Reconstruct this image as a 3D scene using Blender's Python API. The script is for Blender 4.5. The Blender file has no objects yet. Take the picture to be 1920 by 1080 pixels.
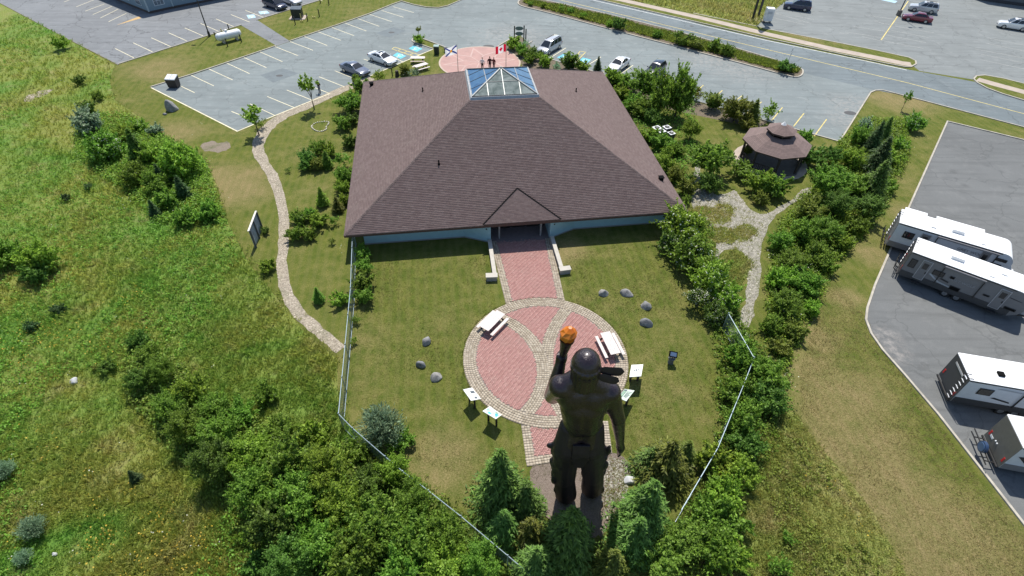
import bpy, bmesh, math, random
import numpy as np
from mathutils import Vector, Matrix
from mathutils.geometry import tessellate_polygon

random.seed(7)
sc = bpy.context.scene
COL = sc.collection
rad = math.radians
PI = math.pi

# ------------------------------------------------------------------ camera, world, sun
FOC, PITCH, ROLL, CAMH = 1038.04, rad(44.1349), rad(1.29773), 33.527
_c, _s = math.cos(ROLL), math.sin(ROLL)
AX = np.array([1.0, 0, 0]); AU = np.array([0, math.sin(PITCH), math.cos(PITCH)]); AF = np.array([0, math.cos(PITCH), -math.sin(PITCH)])
cam_d = bpy.data.cameras.new('camera'); cam = bpy.data.objects.new('camera', cam_d); COL.objects.link(cam)
cam_d.sensor_width = 36; cam_d.lens = FOC / 1920 * 36; cam_d.clip_start = 0.5; cam_d.clip_end = 2000
_r = Vector(_c * AX + _s * AU); _u = Vector(-_s * AX + _c * AU); _f = Vector(AF)
cam.matrix_world = Matrix(((_r.x, _u.x, -_f.x, 0), (_r.y, _u.y, -_f.y, 0), (_r.z, _u.z, -_f.z, CAMH), (0, 0, 0, 1)))
sc.camera = cam

world = bpy.data.worlds.new('World'); sc.world = world; world.use_nodes = True
wn = world.node_tree.nodes; wl = world.node_tree.links
bg = wn.get('Background') or wn.new('ShaderNodeBackground')
sky = wn.new('ShaderNodeTexSky'); sky.sky_type = 'NISHITA'; sky.sun_disc = False
sky.sun_elevation = rad(61); sky.sun_rotation = 0.0; sky.air_density = 1.0; sky.dust_density = 0.6
wl.new(sky.outputs[0], bg.inputs[0]); bg.inputs[1].default_value = 0.115
sun_d = bpy.data.lights.new('sun', 'SUN'); sun = bpy.data.objects.new('sun', sun_d); COL.objects.link(sun)
sun_d.energy = 4.4; sun_d.angle = rad(0.53); sun_d.color = (1.0, 0.955, 0.88)
sun.rotation_euler = (rad(-29), 0, 0); sun.location = (0, 60, 90)
sc.view_settings.view_transform = 'Standard'; sc.view_settings.look = 'None'
sc.view_settings.exposure = 0.38; sc.view_settings.gamma = 1.0; sc.view_settings.use_curve_mapping = False
sc.render.engine = 'CYCLES'
sc.cycles.max_bounces = 6; sc.cycles.transparent_max_bounces = 12

# ------------------------------------------------------------------ survey: where a photo point lies on the ground
def _ray(px, py):
    x = (px - 960) / FOC; y = -(py - 540) / FOC
    x, y = _c * x - _s * y, _s * x + _c * y
    return AF + x * AX + y * AU
def G(px, py, z=0.0):
    d = _ray(px, py); t = (CAMH - z) / -d[2]
    return Vector((d[0] * t, d[1] * t, z))
def WY(px, py, y):
    d = _ray(px, py); t = y / d[1]
    return Vector((d[0] * t, y, CAMH + d[2] * t))
def pxm(px, py, z=0.0):
    a = G(px, py, z); b = G(px + 2, py, z)
    return 2 / (a - b).length
def PT(pts, z=0.0):
    return [G(x, y, z) for x, y in pts]

# ------------------------------------------------------------------ materials
MATS = {}
def _new(name):
    m = bpy.data.materials.new(name); m.use_nodes = True
    nt = m.node_tree
    return m, nt.nodes, nt.links, nt.nodes['Principled BSDF']
def _mix(n, l, fac, a, b, mode='MIX'):
    x = n.new('ShaderNodeMix'); x.data_type = 'RGBA'; x.blend_type = mode
    for i, v in ((0, fac), (6, a), (7, b)):
        if hasattr(v, 'links'): l.new(v, x.inputs[i])
        elif isinstance(v, (int, float)): x.inputs[i].default_value = v
        else: x.inputs[i].default_value = (*v, 1)
    return x.outputs[2]
def _noise(n, l, vec, scale, detail=4, rough=.6, dist=0):
    t = n.new('ShaderNodeTexNoise'); t.inputs['Scale'].default_value = scale
    t.inputs['Detail'].default_value = detail; t.inputs['Roughness'].default_value = rough; t.inputs['Distortion'].default_value = dist
    if vec is not None: l.new(vec, t.inputs['Vector'])
    return t.outputs['Fac']
def _rng(n, l, v, a, b, c=0, d=1):
    m = n.new('ShaderNodeMapRange'); l.new(v, m.inputs[0])
    for i, q in enumerate((a, b, c, d)): m.inputs[1 + i].default_value = q
    return m.outputs[0]
def _math(n, l, op, a, b=0.0):
    m = n.new('ShaderNodeMath'); m.operation = op
    for i, v in ((0, a), (1, b)):
        if hasattr(v, 'links'): l.new(v, m.inputs[i])
        else: m.inputs[i].default_value = v
    return m.outputs[0]
def _bump(n, l, bsdf, h, strength, dist=.02):
    b = n.new('ShaderNodeBump'); b.inputs['Strength'].default_value = strength; b.inputs['Distance'].default_value = dist
    l.new(h, b.inputs['Height']); l.new(b.outputs[0], bsdf.inputs['Normal'])
def _pos(n): return n.new('ShaderNodeNewGeometry').outputs['Position']
def _obj(n): return n.new('ShaderNodeTexCoord').outputs['Object']

def plain(name, c, rough=.6, metal=0.0, var=.12, scale=3.0, bump=0.0, coat=0.0, spec=.5, isl=0.0):
    """one colour with mottled wear; isl = spread from piece to piece"""
    if name in MATS: return MATS[name]
    m, n, l, b = _new(name)
    v = _obj(n)
    f = _noise(n, l, v, scale, 5)
    lo = tuple(x * (1 - var) for x in c); hi = tuple(min(1, x * (1 + var)) for x in c)
    col = _mix(n, l, _rng(n, l, f, .3, .7), lo, hi)
    if isl:
        r = n.new('ShaderNodeNewGeometry').outputs['Random Per Island']
        h = n.new('ShaderNodeHueSaturation'); l.new(col, h.inputs['Color']); l.new(_rng(n, l, r, 0, 1, 1 - isl, 1 + isl), h.inputs['Value'])
        col = h.outputs[0]
    l.new(col, b.inputs['Base Color'])
    l.new(_rng(n, l, f, .2, .8, max(.02, rough - .08), min(1, rough + .08)), b.inputs['Roughness'])
    b.inputs['Metallic'].default_value = metal; b.inputs['Specular IOR Level'].default_value = spec
    if coat: b.inputs['Coat Weight'].default_value = coat; b.inputs['Coat Roughness'].default_value = .05
    if bump: _bump(n, l, b, _noise(n, l, v, scale * 6, 4), bump)
    MATS[name] = m
    return m

def leafmat(name, c1, c2, trans=.35, dark=.45, patch=.0):
    if name in MATS: return MATS[name]
    m, n, l, b = _new(name)
    r = n.new('ShaderNodeNewGeometry').outputs['Random Per Island']
    o = n.new('ShaderNodeObjectInfo').outputs['Random']
    col = _mix(n, l, r, c1, c2)
    f = _noise(n, l, _pos(n), .9, 2)
    col = _mix(n, l, _rng(n, l, f, .35, .65), col, _mix(n, l, .5, col, c2))
    h = n.new('ShaderNodeHueSaturation'); l.new(col, h.inputs['Color'])
    l.new(_rng(n, l, o, 0, 1, .474, .508), h.inputs['Hue'])
    rr = _math(n, l, 'ADD', _rng(n, l, r, 0, 1, 1 - dark, 1 + dark), _rng(n, l, o, 0, 1, -.18, .2))
    l.new(rr, h.inputs['Value'])
    l.new(h.outputs[0], b.inputs['Base Color']); b.inputs['Roughness'].default_value = .55; b.inputs['Specular IOR Level'].default_value = .3
    t = n.new('ShaderNodeBsdfTranslucent'); l.new(h.outputs[0], t.inputs['Color'])
    x = n.new('ShaderNodeMixShader'); x.inputs[0].default_value = trans
    l.new(b.outputs[0], x.inputs[1]); l.new(t.outputs[0], x.inputs[2])
    l.new(x.outputs[0], n['Material Output'].inputs['Surface'])
    MATS[name] = m
    return m

def spotmask(n, l, spots):
    """soft patches at places on the ground: (x, y, radius)"""
    acc = None
    for x, y, r in spots:
        d = n.new('ShaderNodeVectorMath'); d.operation = 'DISTANCE'
        l.new(_pos(n), d.inputs[0]); d.inputs[1].default_value = (x, y, 0)
        v = _rng(n, l, d.outputs['Value'], r * .35, r, 1, 0)
        acc = v if acc is None else _math(n, l, 'MAXIMUM', acc, v)
    return acc

def lawn_mat():
    m, n, l, b = _new('mown_grass')
    p = _pos(n)
    big = _noise(n, l, p, .13, 4, .6); mid = _noise(n, l, p, .8, 5, .65); fine = _noise(n, l, p, 9, 5, .75)
    vfine = _noise(n, l, p, 34, 3, .7)
    g = _mix(n, l, _rng(n, l, mid, .35, .65), (.082, .112, .018), (.140, .152, .030))
    dry = _mix(n, l, _rng(n, l, fine, .3, .7), (.19, .150, .062), (.30, .240, .115))
    spots = [(*G(x, y).xy, r) for x, y, r in [(1570, 760, 5.5), (1600, 830, 6), (1660, 930, 6), (1535, 700, 3.5), (1780, 1030, 7), (1850, 1120, 7), (1530, 640, 2.5), (1590, 560, 2), (440, 360, 5), (470, 330, 3), (400, 330, 4), (1060, 470, 3), (320, 250, 5), (1500, 60, 5), (960, 720, 3), (1700, 400, 2.5), (1640, 480, 2.5), (1690, 185, 6), (300, 130, 6), (830, 870, 3.5)]]
    k = spotmask(n, l, spots)
    nf = _math(n, l, 'ADD', _rng(n, l, big, .42, .68, -.12, .34), _math(n, l, 'MULTIPLY', k, .72))
    nf = _math(n, l, 'ADD', nf, _rng(n, l, mid, .3, .7, -.26, .26))
    nf = _math(n, l, 'ADD', nf, _rng(n, l, fine, .3, .7, -.38, .38))
    cl = n.new('ShaderNodeClamp'); l.new(nf, cl.inputs[0])
    col = _mix(n, l, cl.outputs[0], g, dry)
    # faint mowing passes
    mp = n.new('ShaderNodeMapping'); l.new(p, mp.inputs['Vector']); mp.inputs['Rotation'].default_value = (0, 0, rad(-8))
    w = n.new('ShaderNodeTexWave'); w.inputs['Scale'].default_value = .42; w.inputs['Distortion'].default_value = .6; w.inputs['Detail'].default_value = 2
    l.new(mp.outputs[0], w.inputs['Vector'])
    col = _mix(n, l, _rng(n, l, w.outputs['Fac'], .2, .8, 0, .30), col, (.165, .16, .052))
    h = n.new('ShaderNodeHueSaturation'); l.new(col, h.inputs['Color'])
    l.new(_math(n, l, 'MULTIPLY', _rng(n, l, vfine, .25, .75, .48, 1.58), _rng(n, l, fine, .3, .7, .86, 1.14)), h.inputs['Value'])
    l.new(h.outputs[0], b.inputs['Base Color']); b.inputs['Roughness'].default_value = .95; b.inputs['Specular IOR Level'].default_value = .12
    _bump(n, l, b, _math(n, l, 'ADD', vfine, fine), .9, .06)
    MATS['lawn'] = m
def meadow_mat(name, grass, dry=0.0):
    m, n, l, b = _new(name)
    p = _pos(n)
    big = _noise(n, l, p, .10, 4, .6, .6); mid = _noise(n, l, p, .45, 5, .65, .5); fine = _noise(n, l, p, 5, 5, .75)
    lush = _mix(n, l, _rng(n, l, fine, .3, .7), (.040, .100, .014), (.085, .160, .024))
    oliv = _mix(n, l, _rng(n, l, fine, .3, .7), (.090, .120, .022), (.160, .165, .038))
    stra = _mix(n, l, _rng(n, l, fine, .3, .7), (.13, .12, .045), (.21, .18, .085))
    col = _mix(n, l, _rng(n, l, big, .34, .58, min(.9, dry), 1), lush, oliv)
    f2 = _math(n, l, 'ADD', _rng(n, l, mid, .5, .72, dry, 1 + dry), _rng(n, l, big, .5, .8, -.2, .35))
    cl = n.new('ShaderNodeClamp'); l.new(f2, cl.inputs[0])
    col = _mix(n, l, _math(n, l, 'MULTIPLY', cl.outputs[0], .7), col, stra)
    h = n.new('ShaderNodeHueSaturation'); l.new(col, h.inputs['Color'])
    if grass:
        r = n.new('ShaderNodeNewGeometry').outputs['Random Per Island']
        l.new(_rng(n, l, r, 0, 1, 2.1, 3.6), h.inputs['Value'])
        l.new(_rng(n, l, _noise(n, l, p, 1.6, 2), .3, .7, .472, .508), h.inputs['Hue'])
    else:
        l.new(_rng(n, l, _noise(n, l, p, 22, 3), .3, .7, 1.2, 2.1), h.inputs['Value'])
    l.new(h.outputs[0], b.inputs['Base Color']); b.inputs['Roughness'].default_value = .8; b.inputs['Specular IOR Level'].default_value = .2
    if grass:
        t = n.new('ShaderNodeBsdfTranslucent'); l.new(h.outputs[0], t.inputs['Color'])
        x = n.new('ShaderNodeMixShader'); x.inputs[0].default_value = .55
        l.new(b.outputs[0], x.inputs[1]); l.new(t.outputs[0], x.inputs[2]); l.new(x.outputs[0], n['Material Output'].inputs['Surface'])
    else: _bump(n, l, b, fine, 1.0, .15)
    MATS[name] = m
def asphalt(name, c, pale, crack=.5, spots=()):
    m, n, l, b = _new(name)
    p = _pos(n)
    big = _noise(n, l, p, .09, 5, .6, .8); mid = _noise(n, l, p, .7, 5, .65); fine = _noise(n, l, p, 14, 4, .7)
    col = _mix(n, l, _rng(n, l, big, .36, .64), c, tuple(x * .84 for x in c))
    col = _mix(n, l, _rng(n, l, mid, .52, .75, 0, .5), col, pale)
    # tyre streaks, stretched along the lane
    mp = n.new('ShaderNodeMapping'); l.new(p, mp.inputs['Vector']); mp.inputs['Rotation'].default_value = (0, 0, rad(30)); mp.inputs['Scale'].default_value = (.12, 1.3, 1)
    st = _noise(n, l, mp.outputs[0], 1.0, 4, .6)
    col = _mix(n, l, _rng(n, l, st, .48, .72, 0, .58), col, tuple(x * .62 for x in c))
    if spots:
        k = _math(n, l, 'MULTIPLY', spotmask(n, l, [(*G(x, y).xy, r) for x, y, r in spots]), _rng(n, l, _noise(n, l, p, 1.7, 5, .75), .42, .66))
        col = _mix(n, l, _math(n, l, 'MULTIPLY', k, .55), col, (.36, .33, .30))
    vs = n.new('ShaderNodeTexVoronoi'); vs.inputs['Scale'].default_value = .33; l.new(p, vs.inputs['Vector'])
    col = _mix(n, l, _math(n, l, 'MULTIPLY', _rng(n, l, vs.outputs['Distance'], .05, .20, .5, 0), _rng(n, l, mid, .38, .6)), col, tuple(x * .45 for x in c))
    v = n.new('ShaderNodeTexVoronoi'); v.feature = 'DISTANCE_TO_EDGE'; v.inputs['Scale'].default_value = .16
    w = n.new('ShaderNodeVectorMath'); w.operation = 'ADD'; l.new(p, w.inputs[0])
    nz = n.new('ShaderNodeTexNoise'); nz.inputs['Scale'].default_value = .6; nz.inputs['Detail'].default_value = 5; l.new(p, nz.inputs['Vector'])
    sc_ = n.new('ShaderNodeVectorMath'); sc_.operation = 'SCALE'; sc_.inputs['Scale'].default_value = 2.5; l.new(nz.outputs['Color'], sc_.inputs[0])
    l.new(sc_.outputs[0], w.inputs[1]); l.new(w.outputs[0], v.inputs['Vector'])
    col = _mix(n, l, _rng(n, l, v.outputs['Distance'], .004, .014, crack, 0), col, tuple(x * .4 for x in c))
    h = n.new('ShaderNodeHueSaturation'); l.new(col, h.inputs['Color']); l.new(_rng(n, l, fine, .3, .7, .88, 1.12), h.inputs['Value'])
    l.new(h.outputs[0], b.inputs['Base Color']); b.inputs['Roughness'].default_value = .85; b.inputs['Specular IOR Level'].default_value = .3
    _bump(n, l, b, fine, .25, .01)
    MATS[name] = m
def gravel_mat(name, c1, c2, green=.0, vs=9):
    m, n, l, b = _new(name)
    p = _pos(n)
    v = n.new('ShaderNodeTexVoronoi'); v.inputs['Scale'].default_value = vs; l.new(p, v.inputs['Vector'])
    hs = n.new('ShaderNodeSeparateColor'); l.new(v.outputs['Color'], hs.inputs[0])
    col = _mix(n, l, hs.outputs[0], c1, c2)
    col = _mix(n, l, _rng(n, l, _noise(n, l, p, .7, 5, .7), .5, .72, 0, green), col, (.09, .10, .035))
    l.new(col, b.inputs['Base Color']); b.inputs['Roughness'].default_value = .9
    _bump(n, l, b, v.outputs['Distance'], .8, .04)
    MATS[name] = m

lawn_mat(); meadow_mat('meadow_soil', False); meadow_mat('meadow_grass', True); meadow_mat('dry_meadow_soil', False, .45); meadow_mat('dry_meadow_grass', True, .55)
asphalt('lot_asphalt', (.205, .234, .234), (.30, .318, .308), .35, [(1390, 120, 9), (1600, 200, 5), (1590, 225, 4), (960, 70, 8), (1330, 110, 6)])
asphalt('road_asphalt', (.165, .195, .205), (.24, .26, .265), .5)
asphalt('rv_asphalt', (.155, .160, .158), (.21, .212, .206), .3, [(1662, 632, 1.6), (1680, 662, 1.5)])
asphalt('north_asphalt', (.205, .215, .222), (.27, .275, .28), .6)
asphalt('mall_asphalt', (.215, .232, .228), (.29, .30, .29), .4)
gravel_mat('gravel', (.21, .175, .13), (.40, .345, .265), .55)
gravel_mat('white_stone', (.165, .155, .12), (.33, .305, .255), .95)
gravel_mat('bare_dirt', (.15, .115, .09), (.24, .19, .155), .35, 26)
gravel_mat('bed_soil', (.10, .075, .05), (.20, .155, .11), .8, 18)
K_CONC = plain('kerb_concrete', (.42, .385, .32), .9, var=.22, scale=1.5)
K_YEL = plain('yellow_paint', (.60, .49, .17), .8, var=.28, scale=2.5)
K_CRM = plain('cream_paint', (.68, .62, .43), .8, var=.25, scale=2.5)
K_WHT = plain('white_paint', (.66, .66, .64), .8, var=.22, scale=2.5)
K_FADE = plain('worn_line_paint', (.36, .36, .335), .85, var=.2, scale=2)
K_BLUE = plain('accessible_blue_paint', (.10, .44, .55), .7, var=.2, scale=2)
K_WALK = plain('sidewalk_concrete', (.40, .335, .275), .9, var=.15, scale=.8, bump=.1)

# ------------------------------------------------------------------ mesh helpers
def link(name, me, mat=None, parent=None, loc=None):
    o = bpy.data.objects.new(name, me); COL.objects.link(o)
    if mat is not None:
        for mm in (mat if isinstance(mat, (list, tuple)) else [mat]): me.materials.append(mm)
    if parent is not None: o.parent = parent
    if loc is not None: o.location = loc
    return o
def np_mesh(name, V, F, smooth=False):
    V = np.asarray(V, dtype=np.float32).reshape(-1, 3); F = np.asarray(F, dtype=np.int32)
    me = bpy.data.meshes.new(name); k = F.shape[1]; nf = len(F)
    me.vertices.add(len(V)); me.vertices.foreach_set('co', V.ravel())
    me.loops.add(nf * k); me.loops.foreach_set('vertex_index', F.ravel())
    me.polygons.add(nf); me.polygons.foreach_set('loop_start', np.arange(0, nf * k, k, dtype=np.int32))
    me.polygons.foreach_set('loop_total', np.full(nf, k, dtype=np.int32))
    if smooth: me.polygons.foreach_set('use_smooth', np.ones(nf, dtype=bool))
    me.update(calc_edges=True)
    return me
class MB:
    def __init__(s): s.v = []; s.f = []; s.m = []; s.mi = 0
    def _add(s, vs, fs):
        o = len(s.v); s.v += [tuple(v) for v in vs]
        for f in fs: s.f.append([o + i for i in f]); s.m.append(s.mi)
        return s
    def box(s, x0, y0, z0, x1, y1, z1):
        return s._add([(x0, y0, z0), (x1, y0, z0), (x1, y1, z0), (x0, y1, z0), (x0, y0, z1), (x1, y0, z1), (x1, y1, z1), (x0, y1, z1)],
                      [(3, 2, 1, 0), (4, 5, 6, 7), (0, 1, 5, 4), (1, 2, 6, 5), (2, 3, 7, 6), (3, 0, 4, 7)])
    def obox(s, c, size, rot=None):
        R = rot if rot is not None else Matrix.Identity(3); c = Vector(c); hx, hy, hz = (q / 2 for q in size)
        vs = [c + R @ Vector((a * hx, b * hy, d * hz)) for d in (-1, 1) for a, b in ((-1, -1), (1, -1), (1, 1), (-1, 1))]
        return s._add(vs, [(3, 2, 1, 0), (4, 5, 6, 7), (0, 1, 5, 4), (1, 2, 6, 5), (2, 3, 7, 6), (3, 0, 4, 7)])
    def beam(s, a, b, w, h, up=(0, 0, 1)):
        a, b = Vector(a), Vector(b); d = b - a; L = d.length; d.normalize(); up = Vector(up)
        y = up.cross(d)
        if y.length < 1e-4: y = Vector((1, 0, 0)).cross(d)
        y.normalize(); z = d.cross(y)
        return s.obox((a + b) / 2, (L, w, h), Matrix((d, y, z)).transposed())
    def prism(s, poly, z0, z1):
        n = len(poly); vs = [(p[0], p[1], z0) for p in poly] + [(p[0], p[1], z1) for p in poly]
        ar = sum(poly[i][0] * poly[(i + 1) % n][1] - poly[(i + 1) % n][0] * poly[i][1] for i in range(n))
        fs = [tuple(range(n - 1, -1, -1)), tuple(range(n, 2 * n))] + [(i, (i + 1) % n, n + (i + 1) % n, n + i) for i in range(n)]
        if ar < 0: fs = [f[::-1] for f in fs]
        return s._add(vs, fs)
    def poly(s, pts): return s._add(pts, [tuple(range(len(pts)))])
    def cone(s, a, b, r0, r1, n=10, cap=True):
        a, b = Vector(a), Vector(b); d = (b - a).normalized()
        x = d.orthogonal().normalized(); y = d.cross(x)
        vs = [p + (x * math.cos(2 * PI * i / n) + y * math.sin(2 * PI * i / n)) * r for p, r in ((a, r0), (b, r1)) for i in range(n)]
        fs = [(i, (i + 1) % n, n + (i + 1) % n, n + i) for i in range(n)]
        if cap: fs += [tuple(range(n - 1, -1, -1)), tuple(range(n, 2 * n))]
        return s._add(vs, fs)
    def tube(s, pts, r, n=8):
        for a, b in zip(pts[:-1], pts[1:]):
            if (Vector(a) - Vector(b)).length > 1e-5: s.cone(a, b, r, r, n)
        return s
    def ball(s, c, r, nu=10, nv=6):
        r = r if hasattr(r, '__len__') else (r, r, r)
        vs = [(c[0], c[1], c[2] - r[2])]
        for j in range(1, nv):
            t = PI * j / nv
            vs += [(c[0] + r[0] * math.sin(t) * math.cos(2 * PI * i / nu), c[1] + r[1] * math.sin(t) * math.sin(2 * PI * i / nu), c[2] - r[2] * math.cos(t)) for i in range(nu)]
        vs.append((c[0], c[1], c[2] + r[2]))
        fs = [(0, 1 + (i + 1) % nu, 1 + i) for i in range(nu)]
        for j in range(nv - 2):
            a = 1 + j * nu; fs += [(a + i, a + (i + 1) % nu, a + nu + (i + 1) % nu, a + nu + i) for i in range(nu)]
        a = 1 + (nv - 2) * nu; fs += [(a + i, a + (i + 1) % nu, len(vs) - 1) for i in range(nu)]
        return s._add(vs, fs)
    def loft(s, rings, cap=True):
        n = len(rings[0]); vs = [p for r in rings for p in r]
        fs = [(j * n + i, j * n + (i + 1) % n, (j + 1) * n + (i + 1) % n, (j + 1) * n + i) for j in range(len(rings) - 1) for i in range(n)]
        if cap: fs += [tuple(range(n - 1, -1, -1)), tuple(range((len(rings) - 1) * n, len(rings) * n))]
        return s._add(vs, fs)
    def build(s, name, mat, parent=None, off=None, smooth=False, bevel=0.0):
        v = s.v if off is None else [(a - off[0], b - off[1], c - off[2]) for a, b, c in s.v]
        me = bpy.data.meshes.new(name); me.from_pydata(v, [], s.f)
        if isinstance(mat, (list, tuple)): me.polygons.foreach_set('material_index', s.m)
        bm = bmesh.new(); bm.from_mesh(me); bmesh.ops.recalc_face_normals(bm, faces=bm.faces)
        if bevel: bmesh.ops.bevel(bm, geom=bm.edges[:], offset=bevel, segments=2, affect='EDGES', profile=.6)
        bm.to_mesh(me); bm.free()
        if smooth:
            me.polygons.foreach_set('use_smooth', [True] * len(me.polygons))
            try: me.set_sharp_from_angle(angle=rad(38))
            except Exception: pass
        return link(name, me, mat, parent)
def tag(o, label=None, cat=None, group=None, kind=None):
    for k, v in (('label', label), ('category', cat), ('group', group), ('kind', kind)):
        if v: o[k] = v
    return o
def thing(name, label, cat, loc=(0, 0, 0), rz=0.0, group=None):
    o = bpy.data.objects.new(name, None); COL.objects.link(o); o.empty_display_size = .3
    o.location = loc; o.rotation_euler = (0, 0, rz)
    return tag(o, label, cat, group)
def kids(o): return [c for c in bpy.data.objects if c.parent == o]
def dup(o, loc, rz, label, group=None, scale=None):
    r = o.copy(); COL.objects.link(r); r.location = loc; r.rotation_euler = (0, 0, rz)
    if scale is not None: r.scale = scale
    r['label'] = label
    if group: r['group'] = group
    for c in list(o.children):
        k = c.copy(); COL.objects.link(k); k.parent = r
        for g in list(c.children):
            q = g.copy(); COL.objects.link(q); q.parent = k
    return r
def sheet(name, pts, z, mat, kind='structure', parent=None):
    """flat ground sheet from a world polygon"""
    p3 = [Vector((p[0], p[1], z)) for p in pts]
    tris = tessellate_polygon([p3])
    F = []
    for t in tris:
        a, b, c = (p3[i] for i in t)
        F.append(t if (b - a).cross(c - a).z > 0 else t[::-1])
    me = bpy.data.meshes.new(name); me.from_pydata([tuple(p) for p in p3], [], F); me.update()
    o = link(name, me, mat, parent)
    if kind: o['kind'] = kind
    return o
def ribbon(pts, w, shift=0.0, closed=False):
    """left and right edge points of a strip along pts"""
    n = len(pts); L, R = [], []
    for i in range(n):
        a = Vector(pts[i - 1]).xy if (i or closed) else None; b = Vector(pts[i]).xy; c = Vector(pts[(i + 1) % n]).xy if (i < n - 1 or closed) else None
        d1 = (b - a).normalized() if a is not None else None; d2 = (c - b).normalized() if c is not None else None
        d1 = d1 or d2; d2 = d2 or d1
        t = (d1 + d2); t = t.normalized() if t.length > 1e-6 else d1
        nn = Vector((-t.y, t.x)); k = 1 / max(.35, nn.dot(Vector((-d1.y, d1.x))))
        L.append(b + nn * (shift + w / 2) * k); R.append(b + nn * (shift - w / 2) * k)
    return L, R
def strip(mb, pts, w, z0, z1, shift=0.0, closed=False):
    L, R = ribbon(pts, w, shift, closed); n = len(pts)
    for i in range(n if closed else n - 1):
        j = (i + 1) % n
        a, b, c, d = R[i], R[j], L[j], L[i]
        if z0 is None: mb._add([(*a, z1), (*b, z1), (*c, z1), (*d, z1)], [(0, 1, 2, 3)])
        else: mb.prism([a, b, c, d], z0, z1)
    return mb
def smoothline(pts, k=6, closed=False):
    P = [Vector(p) for p in pts]; n = len(P); out = []
    for i in range(n if closed else n - 1):
        g = lambda j: P[j % n] if closed else P[max(0, min(n - 1, j))]
        p0, p1, p2, p3 = g(i - 1), g(i), g(i + 1), g(i + 2)
        for q in range(k):
            t = q / k
            out.append(.5 * ((2 * p1) + (p2 - p0) * t + (2 * p0 - 5 * p1 + 4 * p2 - p3) * t * t + (3 * p1 - p0 - 3 * p2 + p3) * t ** 3))
    if not closed: out.append(P[-1])
    return out
def kerb(pts, w=.16, h=.12, mat=None):
    mb = MB(); strip(mb, pts, w, -.02, h)
    o = mb.build('kerb', mat or K_CONC); o['kind'] = 'structure'
    return o
def inpoly(P, poly):
    x, y = P[:, 0], P[:, 1]; ins = np.zeros(len(P), bool); n = len(poly)
    for i in range(n):
        x0, y0 = poly[i][0], poly[i][1]; x1, y1 = poly[i - 1][0], poly[i - 1][1]
        c = (y0 > y) != (y1 > y)
        with np.errstate(divide='ignore', invalid='ignore'):
            ins ^= c & (x < (x1 - x0) * (y - y0) / (y1 - y0 + 1e-12) + x0)
    return ins
def blob(name, caps, mat, parent=None, voxel=.08, smooth=4, off=(0, 0, 0)):
    """one continuous skin grown round tapered limbs: caps = (p0, p1, r0, r1) or (centre, radii)"""
    mb = MB()
    for c in caps:
        if len(c) == 4:
            a, b, r0, r1 = c; mb.cone(a, b, r0, r1, 14); mb.ball(a, r0, 14, 9); mb.ball(b, r1, 14, 9)
        else: mb.ball(c[0], c[1], 18, 12)
    o = mb.build(name, mat, None, off)
    r = o.modifiers.new('r', 'REMESH'); r.mode = 'VOXEL'; r.voxel_size = voxel
    if smooth:
        s = o.modifiers.new('s', 'SMOOTH'); s.iterations = smooth; s.factor = .5
    me = bpy.data.meshes.new_from_object(o.evaluated_get(bpy.context.evaluated_depsgraph_get()))
    old = o.data; o.modifiers.clear(); o.data = me; bpy.data.meshes.remove(old)
    me.polygons.foreach_set('use_smooth', [True] * len(me.polygons)); me.name = name
    if parent: o.parent = parent
    return o
def letters(text, size, mat, parent, M, name='lettering'):
    cu = bpy.data.curves.new('lettering', 'FONT'); cu.body = text; cu.size = size; cu.align_x = 'CENTER'; cu.align_y = 'CENTER'
    t = bpy.data.objects.new('tmp', cu); COL.objects.link(t)
    me = bpy.data.meshes.new_from_object(t.evaluated_get(bpy.context.evaluated_depsgraph_get()))
    bpy.data.objects.remove(t); bpy.data.curves.remove(cu)
    me.transform(M); me.materials.clear()
    return link(name, me, mat, parent)
# ------------------------------------------------------------------ ground, lots, roads
MAIN = [(283, 164), (358.75, 141.25), (457.5, 108), (543.75, 78), (622.5, 51.5), (693, 27), (737, 9), (753, 3.5), (775, 10), (800, 15), (822, 16), (840, 12), (866, 0),
        (905, -18), (1010, -24), (1150, 0), (1440, 80), (1560, 140), (1641, 169), (1633, 174), (1575, 266), (1494, 243), (1290, 185), (1035, 112), (1004, 101), (990, 80), (975, 66),
        (955, 74), (929, 91), (900, 92), (860, 95), (837, 91), (790, 71), (775, 79), (812, 92), (730, 127), (697, 141), (619, 175), (502, 222), (445, 246)]
sheet('ground', [(-260, -90), (260, -90), (260, 420), (-260, 420)], 0, MATS['lawn'])
MEADOW = [(-420, -60), (0, 7), (110, 65), (215, 122), (205, 150), (215, 188), (265, 222), (300, 250), (345, 275), (385, 300), (405, 345), (428, 420), (470, 500), (520, 560), (570, 622), (632, 672),
          (634, 778), (660, 803), (755, 883), (862, 966), (990, 1072), (1010, 1250), (-600, 1250), (-700, 400)]
MEADOW_R = [(1490, 772), (1530, 830), (1575, 880), (1640, 965), (1700, 1080), (1720, 1200), (1150, 1200), (1200, 1060), (1280, 960), (1350, 890), (1420, 780)]
FIELD = [(1165, -2), (1300, 24), (1415, 50), (1448, 22), (1474, 1), (1520, -40), (1100, -40)]
sheet('meadow', PT(MEADOW), .004, MATS['meadow_soil']); sheet('meadow', PT(MEADOW_R), .004, MATS['dry_meadow_soil']); sheet('rough_field', PT(FIELD), .004, MATS['dry_meadow_soil'])
lot = sheet('car_park', PT(MAIN), .008, MATS['lot_asphalt'])
NORTH = [(-420, -75), (0, 6), (110, 64), (220, 121), (480, 38.5), (597, 2), (640, -12), (760, -60)]
nlot = sheet('north_car_park', PT(NORTH), .008, MATS['north_asphalt'])
sheet('driveway', PT([(452, 47.5), (482, 37.5), (544, 77.5), (519, 86)]), .012, MATS['north_asphalt'])
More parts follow.
